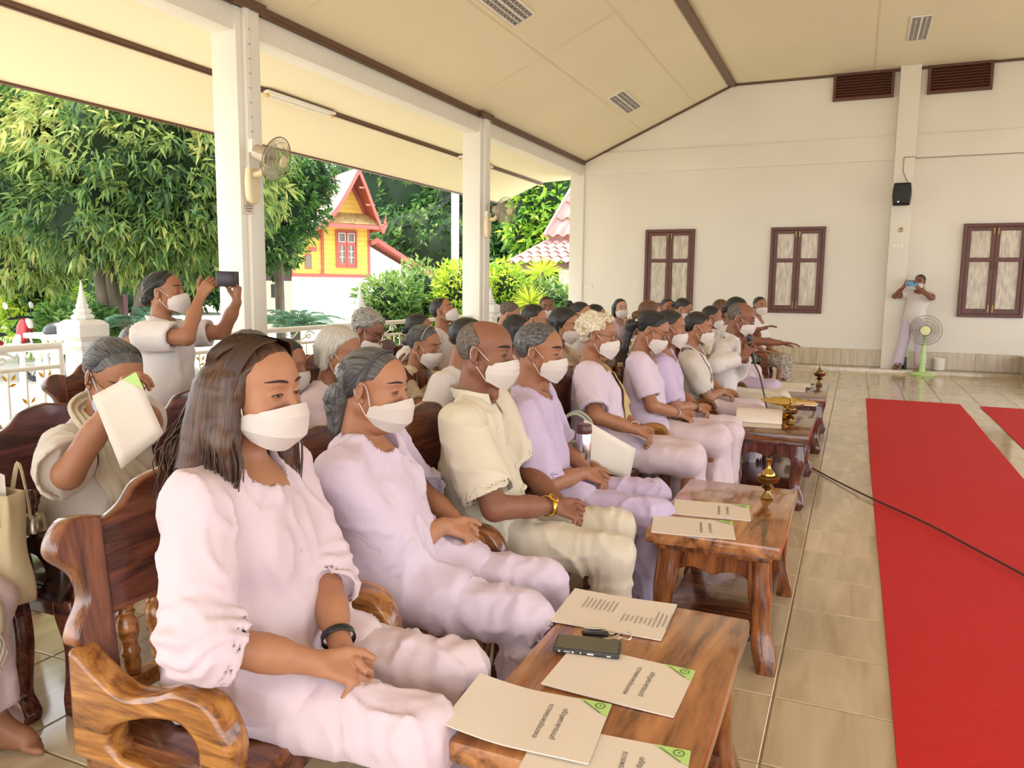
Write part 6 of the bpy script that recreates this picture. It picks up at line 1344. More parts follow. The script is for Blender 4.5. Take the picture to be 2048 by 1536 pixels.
def drape(name, path, wdir, width, m, parent, nfold=4, amp=.006, thick=.003, nu=17, fringe=0):
    P = np.array(smooth_pts(path, 6)); n = len(P); wd = np.array(wdir, float); wd = np.broadcast_to(wd, (len(path), 3)) if wd.ndim == 1 else wd
    Wd = np.stack([np.interp(np.linspace(0, 1, n), np.linspace(0, 1, len(path)), wd[:, k]) for k in range(3)], 1); b = MB(); wv = np.interp(np.linspace(0, 1, n), np.linspace(0, 1, len(np.atleast_1d(width))) if np.ndim(width) else [0, 1], width if np.ndim(width) else [width, width])
    def f(u, v):
        i = v*(n-1); k = min(int(i), n-2); t = i-k; c = P[k]*(1-t)+P[k+1]*t; w = Wd[k]*(1-t)+Wd[k+1]*t; w = w/np.linalg.norm(w); tg = P[k+1]-P[k]; nn = np.cross(tg, w); nn /= np.linalg.norm(nn)+1e-9
        return tuple(c+w*(u-.5)*wv[k]+nn*(amp*math.sin(u*nfold*2*math.pi+v*2.0)))
    b.grid(f, nu, n); o = b.build(name, m, parent, sharp=None); md = o.modifiers.new('t', 'SOLIDIFY'); md.thickness = thick
    return o
# ================================================================ the seated rows
G1, G2, G3 = 'armchairs of the front row', 'armchairs of the second row', 'armchairs of the third row'
def cl(u, v, z=.60): return at(u, v, z=z)
def seat(label, head, dx, yaw, hyaw, hp, o, pr=None, clabel=None, cg=None, dy=-.03, cdx=.0, cdy=0):
    dx = dx+.085; o.setdefault('footh', .014 if cg != G1 else None)
    hip = (head[0]+dx, head[1]+dy); I = person(label, hip, yaw, head, hyaw, hp, o)
    if pr: chair(pr, hip[0]+cdx, hip[1]+cdy, 0, clabel, cg)
    return I
w1 = seat('long-haired woman in pink-lavender nearest the camera, black band on her wrist', at_size(512, 778, 221, .25), -.15, 9, 3, 4, dict(lod=0, fat=1.16, hs=1.03, skin=SK1, hair='long', hairm=HBROWN, locks=620, mask='kf', shirt=LAVP, pants=LAVP, sleeve=1.32, sw=1.14, cuffw=1.16, buttons=5, clasp=cl(718, 1322), tail=.22, seed=2, kw=.13, knee=.50, earring=1, gaze=.12, wide=1.04, eye=.0028, amp=.0135), CH_T, 'varnished orange-brown armchair nearest the camera under the long-haired woman', G1, dy=.0)
w2 = seat('stout woman in lavender with a low dark ponytail, second in the front row', at_size(750, 774, 164, .244), -.10, 12, 7, 6, dict(lod=0, fat=1.26, hs=1.0, skin=SK1, hair='lowpony', hairm=HDARKG, locks=300, mask='kf', shirt=LAV, pants=LAV, sh=.182, sleeve=1.22, sw=1.22, cuffw=1.1, buttons=0, clasp=cl(942, 1052, .64), tail=.26, seed=7, kw=.14, knee=.50, gaze=.10, wide=1.09, dchin=1, neck=1.12, amp=.0135, low=-.42), CH_T, 'orange-brown armchair under the stout woman with the low ponytail', G1, dy=.02)
m3 = seat('balding man in a cream frog-buttoned shirt with a gold wristwatch', at_size(972, 704, 131, .238), -.13, 13, 3, 4, dict(lod=0, sex='m', fat=1.12, hs=1.03, skin=SK3, hair='receding', hairm=HSHORT, mask='surg', shirt=CRM, pants=PANTC, sh=.205, sleeve=.86, sw=1.22, cuffw=1.18, neckline='stand', frogs=5, clasp=cl(1150, 1012, .61), tail=.10, seed=11, kw=.16, knee=.52, gaze=.05, wide=1.06, eye=.0026, browr=1.7, amp=.012, arm=(.30, .265), cl_gap=.066), CH_R, 'dark armchair under the man with the wristwatch', G1, dy=.02)
m4 = seat('man in a lilac collarless shirt beside the man with the watch', at_size(1080, 702, 115, .242), -.13, 13, 4, 6, dict(lod=0, sex='m', fat=1.0, hs=1.0, skin=SK2, hair='short', hairm=HDARKG, mask='surg', shirt=LAVD, pants=LAVD, sleeve=.95, sw=1.15, cuffw=1.15, clasp=cl(1203, 948, .60), tail=.20, seed=17, kw=.16, knee=.52, wide=1.03, eye=.0022, browr=1.7, amp=.012, arm=(.29, .26)), CH_R, 'dark armchair under the man in the lilac shirt', G1, dy=.06)
w5 = seat('elderly woman with curly cream hair, spectacles and a yellow lace sash', at_size(1197, 670, 91, .255), -.06, 12, 4, 6, dict(lod=1, fat=1.18, hs=1.02, skin=SK2, hair='curly', hairm=HBLON, mask='surg', shirt=LAV, pants=LAVP, sleeve=.9, sw=1.2, cuffw=1.1, clasp=cl(1298, 862, .64), tail=.20, seed=21, lower='skirt', hemz=.12, glasses=1, wide=1.05, kw=.15, knee=.50, browm=BROWG), CH_R, 'reddish armchair under the curly-haired woman', G1)
w6 = seat('woman with a long dark ponytail bowing her head, in a pleated white blouse', at_size(1305, 660, 78, .244), -.13, 8, 2, 26, dict(lod=1, fat=.98, hs=1.0, skin=SK2, hair='ponytail', hairm=HBLACK, locks=150, mask='surg', shirt=LAV, pants=LAVP, sleeve=.8, sw=1.15, clasp='lap', tail=.12, seed=23, lower='skirt', hemz=.10, flare=1.25, glasses=1), CH_T, 'orange-brown armchair under the woman with the long ponytail', G1)
w7 = seat('woman in lavender half hidden by the long ponytail', at(1340, 656, x=-1.10), -.14, 10, 6, 8, dict(lod=1, skin=SK2, hair='lowbun', hairm=HBLACK, mask='surg', shirt=LAVD, pants=LAVP, sleeve=.85, sw=1.15, clasp='lap', tail=.16, seed=27), CH_R, 'dark armchair under the woman half hidden by the ponytail', G1, dy=.05)
w8 = seat('woman in cream with dark sunglasses pushed up on her hair and a white sash', at(1397, 655, x=-1.06), -.14, 10, 6, 8, dict(lod=1, skin=SK2, hair='lowbun', hairm=HBLACK, mask='surg', shirt=GREYW, pants=LAVP, sleeve=.8, sw=1.15, clasp='lap', tail=.14, seed=29, glasses='up', kw=.16, knee=.48), CH_R, 'dark armchair under the woman with sunglasses on her head', G1, dy=.12)
hm = at(1502, 690, y=6.42)
m9 = seat('spectacled man in a white shirt holding a microphone to his mask', at(1482, 636, x=-.86), -.27, 6, -2, 16, dict(lod=1, sex='m', hs=1.12, fat=.98, skin=SK3, hair='receding', hairm=HSHORT, mask='surg', shirt=WHT, pants=PANTC, sleeve=1.8, sw=1.1, neckline='collar', tail=0, seed=31, glasses=1, knee=.54, kw=.17,
     arms={-1: dict(w=hm+np.array([-.05, -.03, -.10]), X=(.45, .1, .75), N=(-.1, -.95, .1), curl=(60, 70, 30), th=(.5, .6, -.5)), 1: dict(w=hm+np.array([-.05, .07, -.09]), X=(.5, -.2, .75), N=(-.1, .95, .1), curl=(40, 50, 30))}), CH_R, 'dark armchair under the man with the microphone', G1)
hq = at(1560, 686, y=7.3)
p10 = seat('person in white with both arms stretched forward, beyond the man with the microphone', at(1474, 619, x=-1.02), -.24, 4, 4, 14, dict(lod=2, skin=SK3, hair='lowbun', hairm=HBLACK, mask='surg', shirt=WHT, pants=LAVD, sleeve=.8, tail=.1, seed=33, lower='skirt', hemz=.1, knee=.5,
     arms={-1: dict(w=hq, X=(.9, -.1, .05), N=(.1, .1, .95), curl=(12, 18, 10)), 1: dict(w=hq+np.array([-.22, .22, .10]), X=(.85, -.05, .35), N=(-.3, .1, .9), curl=(12, 18, 10))}), CH_R, 'dark armchair beyond the man with the microphone', G1)
fh = at(1520, 611, y=10.9)
w11 = seat('woman turned to the camera at the far end of the row in a patterned skirt', fh, -.16, -18, -52, 4, dict(lod=2, skin=SK2, hair='lowbun', hairm=HBLACK, mask='surg', shirt=WHT, pants=PATT, sleeve=.75, tail=.1, seed=35, lower='skirt', hemz=.20, eyes=1, knee=.46), CH_R, 'armchair at the far end under the woman in the patterned skirt', G1)

# ---- second row
sh_ = np.array([-1.97, 1.66, .98])
w12 = seat('woman in beige and a cream shawl hiding her face behind a sheet', at_size(228, 752, 150, .25), -.30, 10, -12, 28, dict(lod=0, fat=1.18, hs=1.04, skin=SK2, hair='lowbun', hairm=HDARKG, locks=260, mask='surg', maskm=MASKB, shirt=GREYW, pants=LAVP, sleeve=1.0, sw=1.2, cuffw=1.1, tail=.18, seed=41, kw=.14, glasses=1, amp=.009,
     arms={-1: dict(w=at(222, 815, x=-1.99), X=(.35, .25, .9), N=(-.6, -.75, .1), curl=(50, 55, 30), pole=V3(-.1, -.55, -.8)), 1: dict(w=at(300, 825, x=-1.90), X=(-.1, -.55, .83), N=(.75, .2, .3), curl=(62, 60, 30), pole=V3(.0, .7, -.7))}), CH_E, 'near-black armchair under the woman reading behind a sheet', G2, dy=.06)
p35 = person('person cut by the left edge, pale skirt and tasselled shawl on the knee', (-2.66, 1.20), 12, (-2.56, 1.24, 1.12), 8, 4, dict(lod=1, skin=SK2, hair='lowbun', hairm=HBLACK, mask='surg', shirt=GREYW, pants=LAVP, sleeve=.9, tail=.14, seed=43, lower='skirt', hemz=.17, knee=.42, kw=.10, clasp='lap'))
chair(CH_R, -2.60, 1.27, 0, 'brown armchair at the left edge with a tan bag on its seat', G2)
seat('short-haired greying man whose crown shows behind the long-haired woman', at_size(505, 722, 120, .245), -.16, 6, 8, 6, dict(lod=1, sex='m', skin=SK2, hair='spiky', hairm=HDARKG, mask='surg', shirt=WHT, pants=PANTC, sleeve=.85, tail=.1, seed=45), CH_E, 'purple-brown armchair behind the long-haired woman', G2)
seat('dark-haired woman half hidden between the long-haired woman and the silver-haired one', at_size(572, 728, 104, .245), -.16, 6, 8, 8, dict(lod=2, skin=SK2, hair='bob', hairm=HBLACK, mask='surg', shirt=LAVD, pants=LAVP, sleeve=.85, seed=47), CH_E, 'dark armchair beside the silver-haired person', G2, dy=.12, cdy=-.02)
seat('silver-haired person in lavender behind the stout woman', at_size(680, 703, 104, .25), -.20, 8, 4, 16, dict(lod=1, fat=1.08, hs=1.03, skin=SK2, hair='bob', hairm=HSILV, locks=0, mask='surg', shirt=LAVP, pants=LAV, sleeve=1.5, sw=1.15, seed=49, clasp='lap', browm=BROWG), CH_R, 'dark armchair under the silver-haired person', G2, dy=.06)
seat('dark-haired person whose crown shows above the head of the man with the watch', at_size(938, 680, 92, .245), -.30, 6, 10, 8, dict(lod=2, sex='m', skin=SK2, hair='short', hairm=HBLACK, mask='surg', shirt=WHT, pants=PANTC, sleeve=.85, sw=1.2, seed=51), CH_R, 'red-brown armchair behind the man with the watch', G2, cdx=-.02, dy=-.02)
bh = at_size(848, 690, 82, .244)
wb = seat('woman with a grey bun, hairband and sprigged blouse reading from a sheet', bh, -.20, 4, 2, 14, dict(lod=1, skin=SK2, hair='bun', hairm=HDARKG, locks=120, mask='surg', shirt=PATT2, pants=LAVP, sleeve=.8, seed=53, earring=1, arms={-1: dict(w=bh+np.array([.22, -.10, -.24]), X=(.8, .3, .5), N=(.2, -.9, .2), curl=(45, 50, 30)), 1: dict(w=bh+np.array([.24, .16, -.18]), X=(.7, -.4, .5), N=(.2, .9, .2), curl=(45, 50, 30))}), CH_R, 'dark armchair under the woman with the grey bun', G2)
seat('girl with straight dark hair between the two front-row men', at_size(1036, 663, 72, .25), -.16, 6, 14, 10, dict(lod=2, skin=SK1, hair='straight', hairm=HBLACK, mask='surg', shirt=CRM, pants=LAVP, sleeve=.8, seed=55), CH_R, 'dark armchair under the girl with straight dark hair', G2, dy=.02)
seat('young man with spiky black hair behind the man in lilac', at_size(1069, 640, 62, .25), -.16, 6, 12, 8, dict(lod=2, sex='m', skin=SK1, hair='spiky', hairm=HBLACK, mask='surg', shirt=CRM, pants=PANTC, sleeve=.8, seed=57), CH_R, 'dark armchair under the young man with spiky hair', G2)
ph_ = at_size(1130, 648, 70, .25)
wp = seat('woman with a smooth dark bob holding a sheet, behind the curly-haired woman', ph_, -.16, 4, -2, 16, dict(lod=1, skin=SK1, hair='bob', hairm=HBLACK, mask='surg', shirt=PATT2, pants=LAVP, sleeve=.75, seed=59, arms={-1: dict(w=ph_+np.array([.24, -.08, -.26]), X=(.7, .3, .55), N=(.2, -.9, .2), curl=(45, 50, 30)), 1: dict(w=ph_+np.array([.24, .16, -.22]), X=(.7, -.4, .5), N=(.2, .9, .2), curl=(45, 50, 30))}), CH_R, 'dark armchair under the woman with the smooth bob', G2, cdx=-.05)
seat('woman with a short high ponytail above the curly-haired woman', at_size(1162, 630, 56, .25), -.16, 6, -10, 6, dict(lod=2, skin=SK1, hair='highpony', hairm=HBLACK, mask='surg', shirt=WHT, pants=LAVP, sleeve=.8, seed=61), CH_R, 'dark armchair under the woman with the high ponytail', G2)
seat('dark-haired woman just right of the high ponytail', at_size(1192, 632, 50, .25), -.16, 6, 20, 6, dict(lod=2, skin=SK1, hair='lowbun', hairm=HBLACK, mask='surg', shirt=WHT, pants=LAVP, sleeve=.8, seed=63), CH_R, 'dark armchair under the woman right of the high ponytail', G2)
gh = at_size(1241, 616, 40, .25)
seat('young woman with long black hair and a hand at her chin, by the back wall', gh, -.15, -30, -48, 4, dict(lod=2, skin=SK4, hair='straight', hairm=HBLACK, mask='surg', shirt=LAV, pants=LAVP, sleeve=1.4, seed=65, eyes=1, arms={1: dict(w=gh+np.array([.10, -.06, -.22]), X=(-.1, -.1, .95), N=(.6, -.6, .1), curl=(60, 60, 30)), -1: dict(w=gh+np.array([.2, -.20, -.42]), X=(.6, .6, .1), N=(0, 0, 1))}), CH_R, 'armchair under the young woman with long black hair', G2)
seat('woman with streaked brown hair seen behind the long ponytail', at_size(1300, 627, 56, .25), -.16, 14, 40, 8, dict(lod=2, skin=SK1, hair='ponytail', hairm=HREDB, mask='surg', shirt=CRM, pants=LAVP, sleeve=.8, seed=67), CH_R, 'dark armchair under the woman with streaked hair', G2)
seat('woman in yellow glimpsed beyond the long-haired young woman', at(1262, 640, y=9.8), -.15, -10, -20, 10, dict(lod=2, skin=SK1, hair='lowbun', hairm=HBLACK, mask='surg', shirt=YSH, pants=LAVP, sleeve=.8, seed=68, hs=.9)) if False else None
seat('woman facing the camera below the leftmost window', at_size(1335, 616, 40, .24), -.15, -30, -55, 6, dict(lod=2, skin=SK2, hair='lowbun', hairm=HBLACK, mask='surg', shirt=WHT, pants=LAVP, sleeve=.8, seed=69, eyes=1), CH_R, 'armchair under the woman below the leftmost window', G2)
seat('woman bowing her head at the right edge of the leftmost window', at_size(1366, 617, 41, .24), -.16, 0, -4, 26, dict(lod=2, skin=SK1, hair='bun', hairm=HBLACK, mask='surg', shirt=LAV, pants=LAVP, sleeve=.8, seed=71), CH_R, 'armchair under the bowing woman by the leftmost window', G2)
seat('woman with swept-back dark hair behind the woman with sunglasses', at_size(1424, 634, 46, .24), -.16, 4, 8, 8, dict(lod=2, skin=SK2, hair='lowbun', hairm=HBLACK, mask='surg', shirt=CRM, pants=LAVP, sleeve=.8, seed=73), CH_R, 'armchair under the woman with swept-back dark hair', G2)
seat('woman with red-brown hair left of the man with the microphone', at_size(1443, 620, 44, .25), -.16, 30, 60, 8, dict(lod=2, skin=SK2, hair='bob', hairm=HREDB, mask='surg', shirt=WHT, pants=LAVP, sleeve=.8, seed=75), CH_R, 'armchair under the woman with red-brown hair', G2)

# ---- third row and people by the railing
pkh = at_size(270, 695, 88, .245)
pk_ = seat('woman in a white shirt with a pink print, behind the woman hiding her face', pkh, -.15, -14, -30, 6, dict(lod=1, fat=1.05, skin=SK2, hair='lowbun', hairm=HDARKG, mask='surg', shirt=GREYW, pants=LAVP, sleeve=.95, seed=81), CH_R, 'third-row armchair under the woman in the pink print', G3)
seat('person in beige cut by the left edge beside the railing', (-3.62, 2.02, 1.12), -.16, 0, 0, 6, dict(lod=2, skin=SK2, hair='lowbun', hairm=HBLACK, mask='surg', shirt=CRM, pants=LAVP, sleeve=.9, seed=83), CH_R, 'third-row armchair cut by the left edge', G3)
ch_ = at_size(737, 660, 84, .262)
mc_ = seat('curly grey-haired man in spectacles bowing over a sheet', ch_, -.24, 4, 2, 30, dict(lod=1, sex='m', skin=SK3, hair='curlyman', hairm=HGREY, mask='low', shirt=GREYW, pants=PANTC, sleeve=.85, seed=85, glasses=1, arms={-1: dict(w=ch_+np.array([.24, -.08, -.26]), X=(.7, .3, .5), N=(.2, -.9, .2), curl=(45, 50, 30)), 1: dict(w=ch_+np.array([.25, .16, -.24]), X=(.7, -.4, .5), N=(.2, .9, .2), curl=(45, 50, 30))}), CH_R, 'red-brown third-row armchair under the curly grey-haired man', G3)
seat('woman with sleek dark hair below the man looking up', at_size(838, 656, 62, .25), -.16, 4, 24, 6, dict(lod=2, skin=SK2, hair='lowbun', hairm=HBLACK, mask='surg', shirt=WHT, pants=LAVP, sleeve=.8, seed=87), CH_R, 'third-row armchair under the woman with sleek dark hair', G3)
seat('man in a white V-neck shirt tilting his head up, left of the middle column', at_size(886, 622, 56, .24), -.12, 2, 6, -20, dict(lod=1, sex='m', skin=SK2, hair='short', hairm=HBLACK, mask='surg', shirt=WHT, pants=PANTC, sleeve=.9, sw=1.2, neckline='v', seed=89, tail=.1), CH_R, 'third-row armchair under the man looking up', G3)
seat('man with a grey crew cut bowing, right of the middle column', at_size(1020, 628, 50, .245), -.18, 6, 10, 24, dict(lod=2, sex='m', skin=SK1, hair='short', hairm=HSHORT, mask='surg', shirt=WHT, pants=PANTC, sleeve=.85, seed=91), CH_R, 'third-row armchair under the man with the crew cut', G3)
seat('man facing the camera with a mask, below the spiky plants', at_size(1093, 613, 42, .24), -.14, -40, -60, 6, dict(lod=2, sex='m', skin=SK3, hair='short', hairm=HBLACK, mask='low', shirt=WHT, pants=PANTC, sleeve=.85, seed=93, eyes=1), CH_R, 'third-row armchair under the man below the spiky plants', G3)
chair(CH_T, -3.42, 4.0, 0, 'empty tall orange-brown armchair left of the silver-haired person', G3)
chair(CH_R, -3.35, 4.75, 0, 'empty red-brown armchair right of the curly grey-haired man', G3)

# ---- people standing and filming
sh2 = at_size(330, 585, 92, .245); pm_ = sh2+np.array([.31, .10, .055])
ws = person('standing woman in white filming the crowd with a phone beside the nearest column', (sh2[0]-.03, sh2[1]-.02), 18, sh2, 24, -6, dict(lod=1, fat=1.02, hs=.98, skin=SK2, hair='lowbun', hairm=HBLACK, locks=80, mask='surg', shirt=WHT, pants=LAV, sleeve=.72, sw=1.2, neckline='collar', seed=95, hipz=.80, pel=(0, 0, .80), legs={1: ((.03, .09, .44), (-.01, .10, .08)), -1: ((.03, -.09, .44), (-.01, -.10, .08))}, hem=.68, earring=1, arm=(.25, .225),
     arms={-1: dict(w=pm_+np.array([-.055, -.115, -.085]), X=(.40, .30, .82), N=(.2, -.9, .2), curl=(40, 55, 30), pole=V3(.1, -.5, -.8)), 1: dict(w=pm_+np.array([-.01, .105, -.105]), X=(.2, -.10, .95), N=(.3, .9, 0), curl=(50, 55, 30), pole=V3(.3, .5, -.8))}), group='people standing to film')
mh = at(1840, 563, y=14.86); pm2 = mh+np.array([-.16, -.32, -.045])
ms = person('standing man in white filming with a phone against the back wall', (mh[0]-.05, 14.88), -108, mh, -112, 6, dict(lod=1, sex='m', fat=.98, hs=1.0, skin=SK3, hair='short', hairm=HBLACK, mask='surg', shirt=WHT, pants=LAV, sleeve=.6, sw=1.15, seed=97, base=.056, hipz=.86, pel=(0, 0, .86), legs={1: ((.03, .13, .47), (0, .17, .085)), -1: ((.03, -.12, .47), (.02, -.20, .085))}, hem=.76, hemz=.07, flare=1.25, amp=.008,
     arms={-1: dict(w=pm2+np.array([-.10, .03, -.06]), X=(.5, -.4, .7), N=(-.7, -.5, .1), curl=(40, 55, 30), pole=V3(.1, -.8, -.6)), 1: dict(w=pm2+np.array([.12, .03, -.06]), X=(-.5, -.4, .7), N=(.7, -.5, .1), curl=(40, 55, 30), pole=V3(.1, .8, -.6))}), group='people standing to film')
# ================================================================ things on and around the tables
TX1, TX2 = None, None
def page_mesh(L, Wd, t, curve, nu=15, nv=9):   # slightly sprung sheet, thickness t
    b = MB(); b.grid(lambda u, v: (L*(u-.5), Wd*(v-.5), curve(u, v)+t), nu, nv); n = len(b.v); b.add([(x, y, z-t) for x, y, z in b.v], [g[::-1] for g in b.f])
    rim = list(range(nu))+[j*nu+nu-1 for j in range(1, nv)]+[(nv-1)*nu+i for i in range(nu-2, -1, -1)]+[j*nu for j in range(nv-2, 0, -1)]; m = len(rim)
    b.f += [(rim[(i+1) % m], rim[i], n+rim[i], n+rim[(i+1) % m]) for i in range(m)]; b.m += [0]*m; return b
TXT = [text_mesh('เจริญพระพุทธมนต์', 0.0165), text_mesh('ถวายพระพรชัยมงคล', 0.0165)]
RINGM = None
def booklet(x, y, z, rz, label, curve=None, lift=0.0, L=.305, Wd=.225, text=True, tag=True, group='booklets on the low tables', x0=.03):
    curve = curve or (lambda u, v: .003*(1-u)**2+.0015*(v-.5)**2); r = empty('booklet', (x, y, z), math.radians(rz), label=label, cat='booklet', group=group)
    page_mesh(L, Wd, .0022, curve).build('cover', PAPER, r, smooth=True, sharp=50)
    page_mesh(L-.006, Wd-.004, .0014, lambda u, v: curve(u, v)-.0017+.0).build('inner_pages', PAPER, r, sharp=50)
    zf = lambda px, py: curve(px/L+.5, py/Wd+.5)+.0022
    if text:
        for k, tm_ in enumerate(TXT):
            me = tm_.copy(); n = len(me.vertices); co = np.empty(n*3, np.float32); me.vertices.foreach_get('co', co); co = co.reshape(-1, 3)
            X = x0+.030-k*.034+co[:, 1]; Y = -co[:, 0]; Z = np.array([zf(a, c) for a, c in zip(X, Y)])+.0008; me.vertices.foreach_set('co', np.stack([X, Y, Z], 1).astype(np.float32).ravel()); me.update(); me.materials.clear()
            mkobj('lettering', me, INK, r)
    if tag:
        a, c = L/2, Wd/2; b = MB(); P = [(a, c-.055), (a, c), (a-.075, c)]; V = []
        b.add([(px, py, zf(px, py)+.0008) for px, py in P], [(0, 1, 2)]); tg = b.build('green_corner', GREENT, r, smooth=False)
        b = MB(); cx, cy = a-.0215, c-.0165; n = 22
        b.v = [(cx+q*math.cos(2*math.pi*i/n), cy+q*math.sin(2*math.pi*i/n), zf(cx, cy)+.0016) for q in (.0115, .0090) for i in range(n)]; b.f = [(i, (i+1) % n, n+(i+1) % n, n+i) for i in range(n)]; b.m = [0]*n
        b.add([(cx-.004, cy-.001, zf(cx, cy)+.0016), (cx+.004, cy-.001, zf(cx, cy)+.0016), (cx+.001, cy+.004, zf(cx, cy)+.0016)], [(0, 1, 2)]); b.build('ring_emblem', GINK, tg, smooth=False)
        b = MB()
        for k in range(9): t = .18+.075*k; px, py = a-.006-(.075-.010)*t, (c-.055)+.055*t+.004-.002; b.add([(px-.0025, py-.0012, zf(px, py)+.0015), (px+.002, py-.0022, zf(px, py)+.0015), (px+.0025, py+.0012, zf(px, py)+.0015), (px-.002, py+.0022, zf(px, py)+.0015)], [(0, 1, 2, 3)])
        b.build('small_lettering', GINK, tg, smooth=False)
    return r
ZT = .4905
booklet(-.385, 1.335, ZT, 6, 'booklet at the near edge of the nearest table, half under the curled one')
booklet(-.575, 1.425, ZT+.005, 5, 'booklet curling up over the left edge of the nearest table', curve=lambda u, v: .004+.060*max(0, .48-u)**1.6+.004*(1-v)*(1-u))
booklet(-.452, 1.682, ZT, -1, 'booklet lying under the end of the dark phone', curve=lambda u, v: .002+.006*(1-u)**2+.004*max(0, .35-v)*u)
r = booklet(-.565, 2.03, ZT, 2, 'open booklet with printed lines at the far end of the nearest table', curve=lambda u, v: .003+.010*max(0, u+v-1.45)+.006*(1-u)**2*(v), text=False, tag=False, Wd=.235)
b = MB()
for (u0, n, yc, ln) in ((-.075, 8, .03, .085), (.028, 7, -.025, .055), (.115, 4, -.005, .115)):
    for k in range(n):
        x = u0+k*.0125-(.02 if n == 8 else 0); l = ln*(1-.12*((k*7) % 3)); z = .003+.010*max(0, (x/.305+.5)+(yc/.235+.5)-1.45)+.006*(.5-x/.305)**2*(yc/.235+.5)+.0046
        for q in range(int(l/.009)):
            y = yc+l/2-q*.009; b.add([(x-.0016, y-.0066, z), (x+.0016, y-.0066, z), (x+.0018, y, z), (x-.0018, y, z)], [(0, 1, 2, 3)])
b.build('printed_lines', mat('grey_ink', (0.30, 0.26, 0.24), 0.8), r, smooth=False)['kind'] = 'stuff'
booklet(-.52, 2.935, ZT, 11, 'nearer booklet on the table with the brass urn'); booklet(-.495, 3.205, ZT, 9, 'farther booklet on the table with the brass urn')
# phone and keys
r = empty('phone', (-.565, 1.785, ZT+.0075), math.radians(11), label='dark smartphone lying face up across the corner of a booklet', cat='phone')
b = MB(); b.box((-.083, -.041, 0), (.083, .041, .014)); b.build('case', mat('phone_case', (0.035, 0.035, 0.032), 0.5), r, smooth=False, bevel=.006)
b = MB(); b.box((-.078, -.0365, .0135), (.078, .0365, .0146)); b.build('screen', mat('phone_glass', (0.10, 0.095, 0.07), 0.06), r, smooth=False)
for (x0, x1, z0, z1) in ((-.068, -.063, .005, .009), (-.054, -.038, .006, .008), (-.034, -.029, .005, .009), (-.014, -.011, .005, .009), (.004, .020, .0045, .0085), (.052, .062, .0045, .0075)):
    b = MB(); b.box((x0, -.0416, z0), (x1, -.0408, z1)); b.build('port_marking', mat('case_marking', (0.7, 0.68, 0.62), 0.5), r, smooth=False)
r = empty('key_bunch', (-.553, 1.875, ZT), math.radians(20), label='bunch of keys on a ring beyond the dark phone', cat='keys')
b = MB(); b.tube([(.055+.019*math.cos(a*.35), .004+.019*math.sin(a*.35), .007+.004*math.sin(a*.7)) for a in range(18)], .0016, 6, close=True); b.build('ring', CHROME, r)
for k, (x, y, a) in enumerate(((.02, .0, 2.9), (.03, .012, 2.5), (.045, -.012, 3.5))):
    c, s = math.cos(a), math.sin(a); kp = [(0, .006), (.012, .010), (.02, .004), (.05, .003), (.052, -.001), (.045, -.004), (.02, -.004), (.012, -.010), (0, -.006)]
    plate('key', [[(x+p*c-q*s, y+p*s+q*c) for p, q in kp]], .003, CHROME if k else BRASS, r, loc=(0, 0, .004+.003*k), bevel=.0005, plane='xy')
plate('car_key', [sp2([(-.055, .012), (-.02, .018), (.012, .014), (.012, -.002), (-.02, -.003), (-.052, .0)], 4)], .012, BLACKP, r, loc=(0, 0, .009), bevel=.003, plane='xy')
plate('key_cover', [sp2([(-.05, .015), (-.02, .021), (.008, .017), (-.02, .012)], 4)], .004, CHROME, r, loc=(0, 0, .018), bevel=.001, plane='xy')
# brass water urns
def urn(x, y, z, label, flask=True, s=1.0):
    r = empty('brass_urn', (x, y, z), label=label, cat='urn', group='brass water urns'); r.scale = (s, s, s)
    b = MB(); b.lathe([(.026, 0), (.030, .004), (.024, .012), (.012, .030), (.011, .038), (.024, .050), (.030, .056), (.020, .062), (.016, .068), (.040, .078), (.050, .092), (.051, .104), (.047, .106), (.044, .094), (.020, .086), (.004, .085)], 24); b.build('bowl', BRONZE, r, sharp=50)
    if flask: pr = [(.014, .086), (.030, .098), (.033, .112), (.026, .126), (.013, .136), (.0105, .150), (.0105, .176), (.015, .184), (.013, .185), (.009, .178)]
    else: pr = [(.014, .086), (.034, .100), (.036, .112), (.026, .124), (.014, .130), (.017, .138), (.014, .146), (.0075, .156), (.0085, .168), (.006, .180), (.0045, .196), (.001, .205)]
    b = MB(); b.lathe(pr, 20); b.build('flask' if flask else 'lid', BRASS if flask else BRONZE, r, sharp=60); return r
urn(-.305, 3.50, ZT, 'brass urn with a long-necked flask on the orange-brown table', True, .95); urn(-.36, 5.55, ZT, 'lidded brass urn in front of the gold tray', False, .95); urn(-.275, 8.02, ZT, 'lidded brass urn on the farthest table', False, 1.1)
r = empty('gold_tray', (-.40, 5.80, ZT), label='gold pedestal tray with a scalloped rim on the dark red table', cat='tray')
b = MB(); b.lathe([(.06, 0), (.065, .01), (.045, .02), (.025, .045), (.03, .06), (.024, .075), (.05, .095)], 20); b.build('pedestal', GOLD, r, sharp=50)
def tr(u, v):
    a = 2*math.pi*u; q = .05+.125*v; sc_ = 1+.05*math.cos(a*14)*v**3; return (q*sc_*math.cos(a), q*sc_*math.sin(a), .095+.028*v*v+.004*math.cos(a*14)*v**3)
b = MB(); b.grid(tr, 84, 7, True); o = b.build('dish', GOLD, r); o.modifiers.new('t', 'SOLIDIFY').thickness = .003
b = MB(); b.lathe([(.05, .094), (.052, .099), (.002, .1)], 20); b.build('dish_floor', GOLD, r)
b = MB(); b.box((.06, -.10, .112), (.20, .05, .116)); b.build('folded_napkin', PAPER, r, smooth=False)
